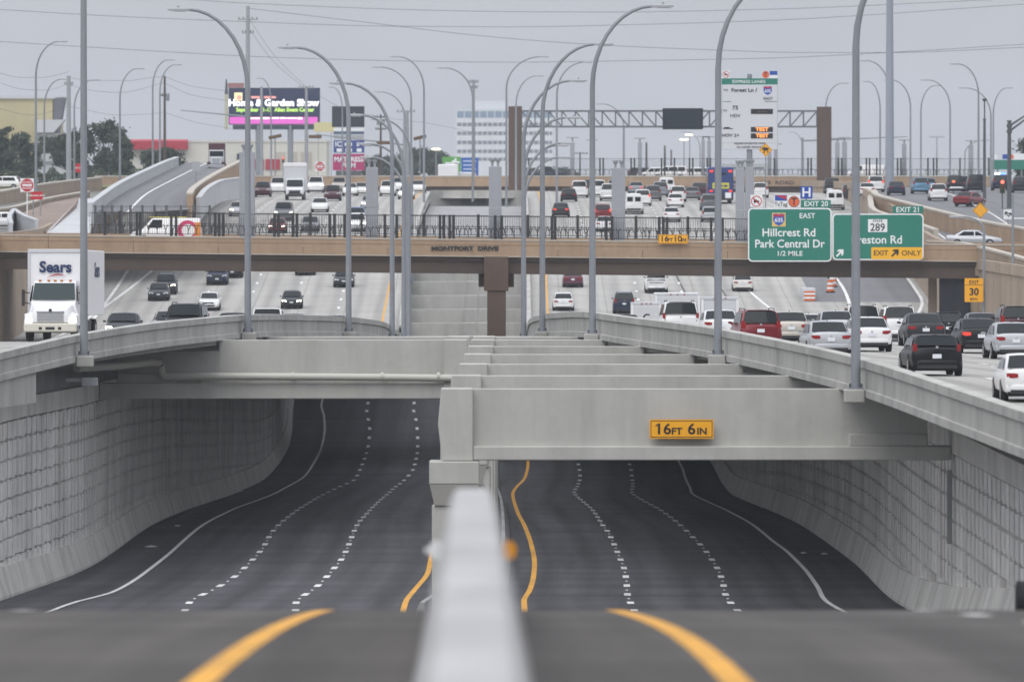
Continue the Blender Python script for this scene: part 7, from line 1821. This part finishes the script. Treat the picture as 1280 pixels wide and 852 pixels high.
def leaf(mb, c, s, rr):
    a_ = Vector((rr.uniform(-1, 1), rr.uniform(-1, 1), rr.uniform(-1, 1))).normalized(); b_ = a_.cross(Vector((rr.uniform(-1, 1), rr.uniform(-1, 1), rr.uniform(-1, 1)))).normalized()
    mb.add([c - a_*s, c + b_*s*.55, c + a_*s, c - b_*s*.55], [(0, 1, 2, 3)])
def tree(px, py_top, wpx, D, lab, seed, name='live_oak', py_base=None):
    rr = random.Random(seed); kk = D/F
    zb = -.36 if D >= 1240 else z_gr(D)
    X = (px-640)*kk; h = -(py_top-YH)*kk - zb; rx = wpx*kk/2
    rt = empty(name, (X, D, zb))
    mb = MB(); tips = []
    mb.tube([(0, 0, -.1), (.1, 0, h*.18), (.0, .1, h*.36)], [.32, .26, .2], 8)
    for k in range(7):
        an = k*2*math.pi/7 + rr.uniform(-.3, .3); q = rr.uniform(.45, .8)
        t_ = Vector((math.cos(an)*rx*q, math.sin(an)*rx*q*.8, h*rr.uniform(.5, .82)))
        mb.tube([(0, .1, h*.30), t_*.5 + Vector((0, 0, h*.12)), t_], [.16, .1, .04], 6); tips.append(t_)
    mb.build('trunk', M_bark, rt, smooth=True)
    mb = MB(); n_cl = int(26 + rx*5)
    for k in range(n_cl):
        an = rr.uniform(0, 2*math.pi); q = math.sqrt(rr.random()); zz = rr.uniform(-1, 1)
        rad = math.sqrt(max(0, 1 - zz*zz*.85))
        c_ = Vector((math.cos(an)*rx*q*rad, math.sin(an)*rx*.8*q*rad, h*.60 + zz*h*.37))
        cs = rr.uniform(.55, 1.25)*max(.8, rx*.20)
        for j in range(150):
            v_ = Vector((rr.gauss(0, .5), rr.gauss(0, .5), rr.gauss(0, .36)))*cs
            leaf(mb, c_ + v_, rr.uniform(.16, .32), rr)
    mb.build('crown', M_leaf if name == 'live_oak' else M_leaf2, rt)
    return tag(rt, lab, 'tree')
for px, py, w, D, lab, sd in [(2, 158, 50, 1330, 'dark tree at the left border below the ochre block', 1), (28, 168, 44, 1345, 'dark tree left of the small pale house', 2), (62, 172, 40, 1450, 'low tree behind the small pale house', 3), (92, 165, 48, 1360, 'tree behind the nearest left pole', 4),
        (128, 151, 74, 1350, 'largest dark tree left of the red awning', 5), (152, 172, 36, 1330, 'small tree at the right foot of the largest one', 6), (203, 184, 46, 1300, 'round bush-like tree in front of the red awning', 7),
        (523, 186, 56, 1900, 'hazy tree right of the broad pole', 8), (545, 192, 36, 1950, 'hazy tree left of the green banner', 9), (490, 196, 60, 1850, 'hazy tree behind the left poles', 10), (468, 197, 30, 1800, 'hazy tree right of the shop pylon', 11), (1285, 176, 24, 1260, 'dark treetop at the right border', 12), (700, 212, 50, 2300, 'faint tree left under the gantry', 13), (668, 214, 34, 2300, 'faint tree beside the left gantry tower', 14)]:
    tree(px, py, w, D, lab, sd)
D = 1260.0; kk = D/F; rr = random.Random(5); mb = MB()
for k in range(9000):
    u = rr.random(); px = -10 + u*240
    c_ = Vector(((px-640)*kk, D + rr.uniform(-1, 1), -.36 + rr.random()**.7*(1.9 + .35*math.sin(px*.31) + .3*math.sin(px*.12))))
    leaf(mb, c_, rr.uniform(.10, .2), rr)
hg = mb.build('hedge', M_leaf2); tag(hg, 'long clipped hedge below the trees at the left', 'hedge')

# ------------------------------------------------------------------ haze: even pale air around everything
mb = MB(); mb.box(-5950, 5950, -950, 5950, -21.5, 60)
hz = mb.build('haze', None)
m = bpy.data.materials.new('haze_air'); m.use_nodes = True
n, l = m.node_tree.nodes, m.node_tree.links
n.remove(n['Principled BSDF'])
pv = n.new('ShaderNodeVolumePrincipled'); pv.inputs['Density'].default_value = 0.00008; pv.inputs['Color'].default_value = (.84, .91, 1.0, 1)
l.new(pv.outputs[0], n['Material Output'].inputs['Volume'])
hz.data.materials.append(m)
tag(hz, 'pale even haze in the air', 'haze', kind='stuff')
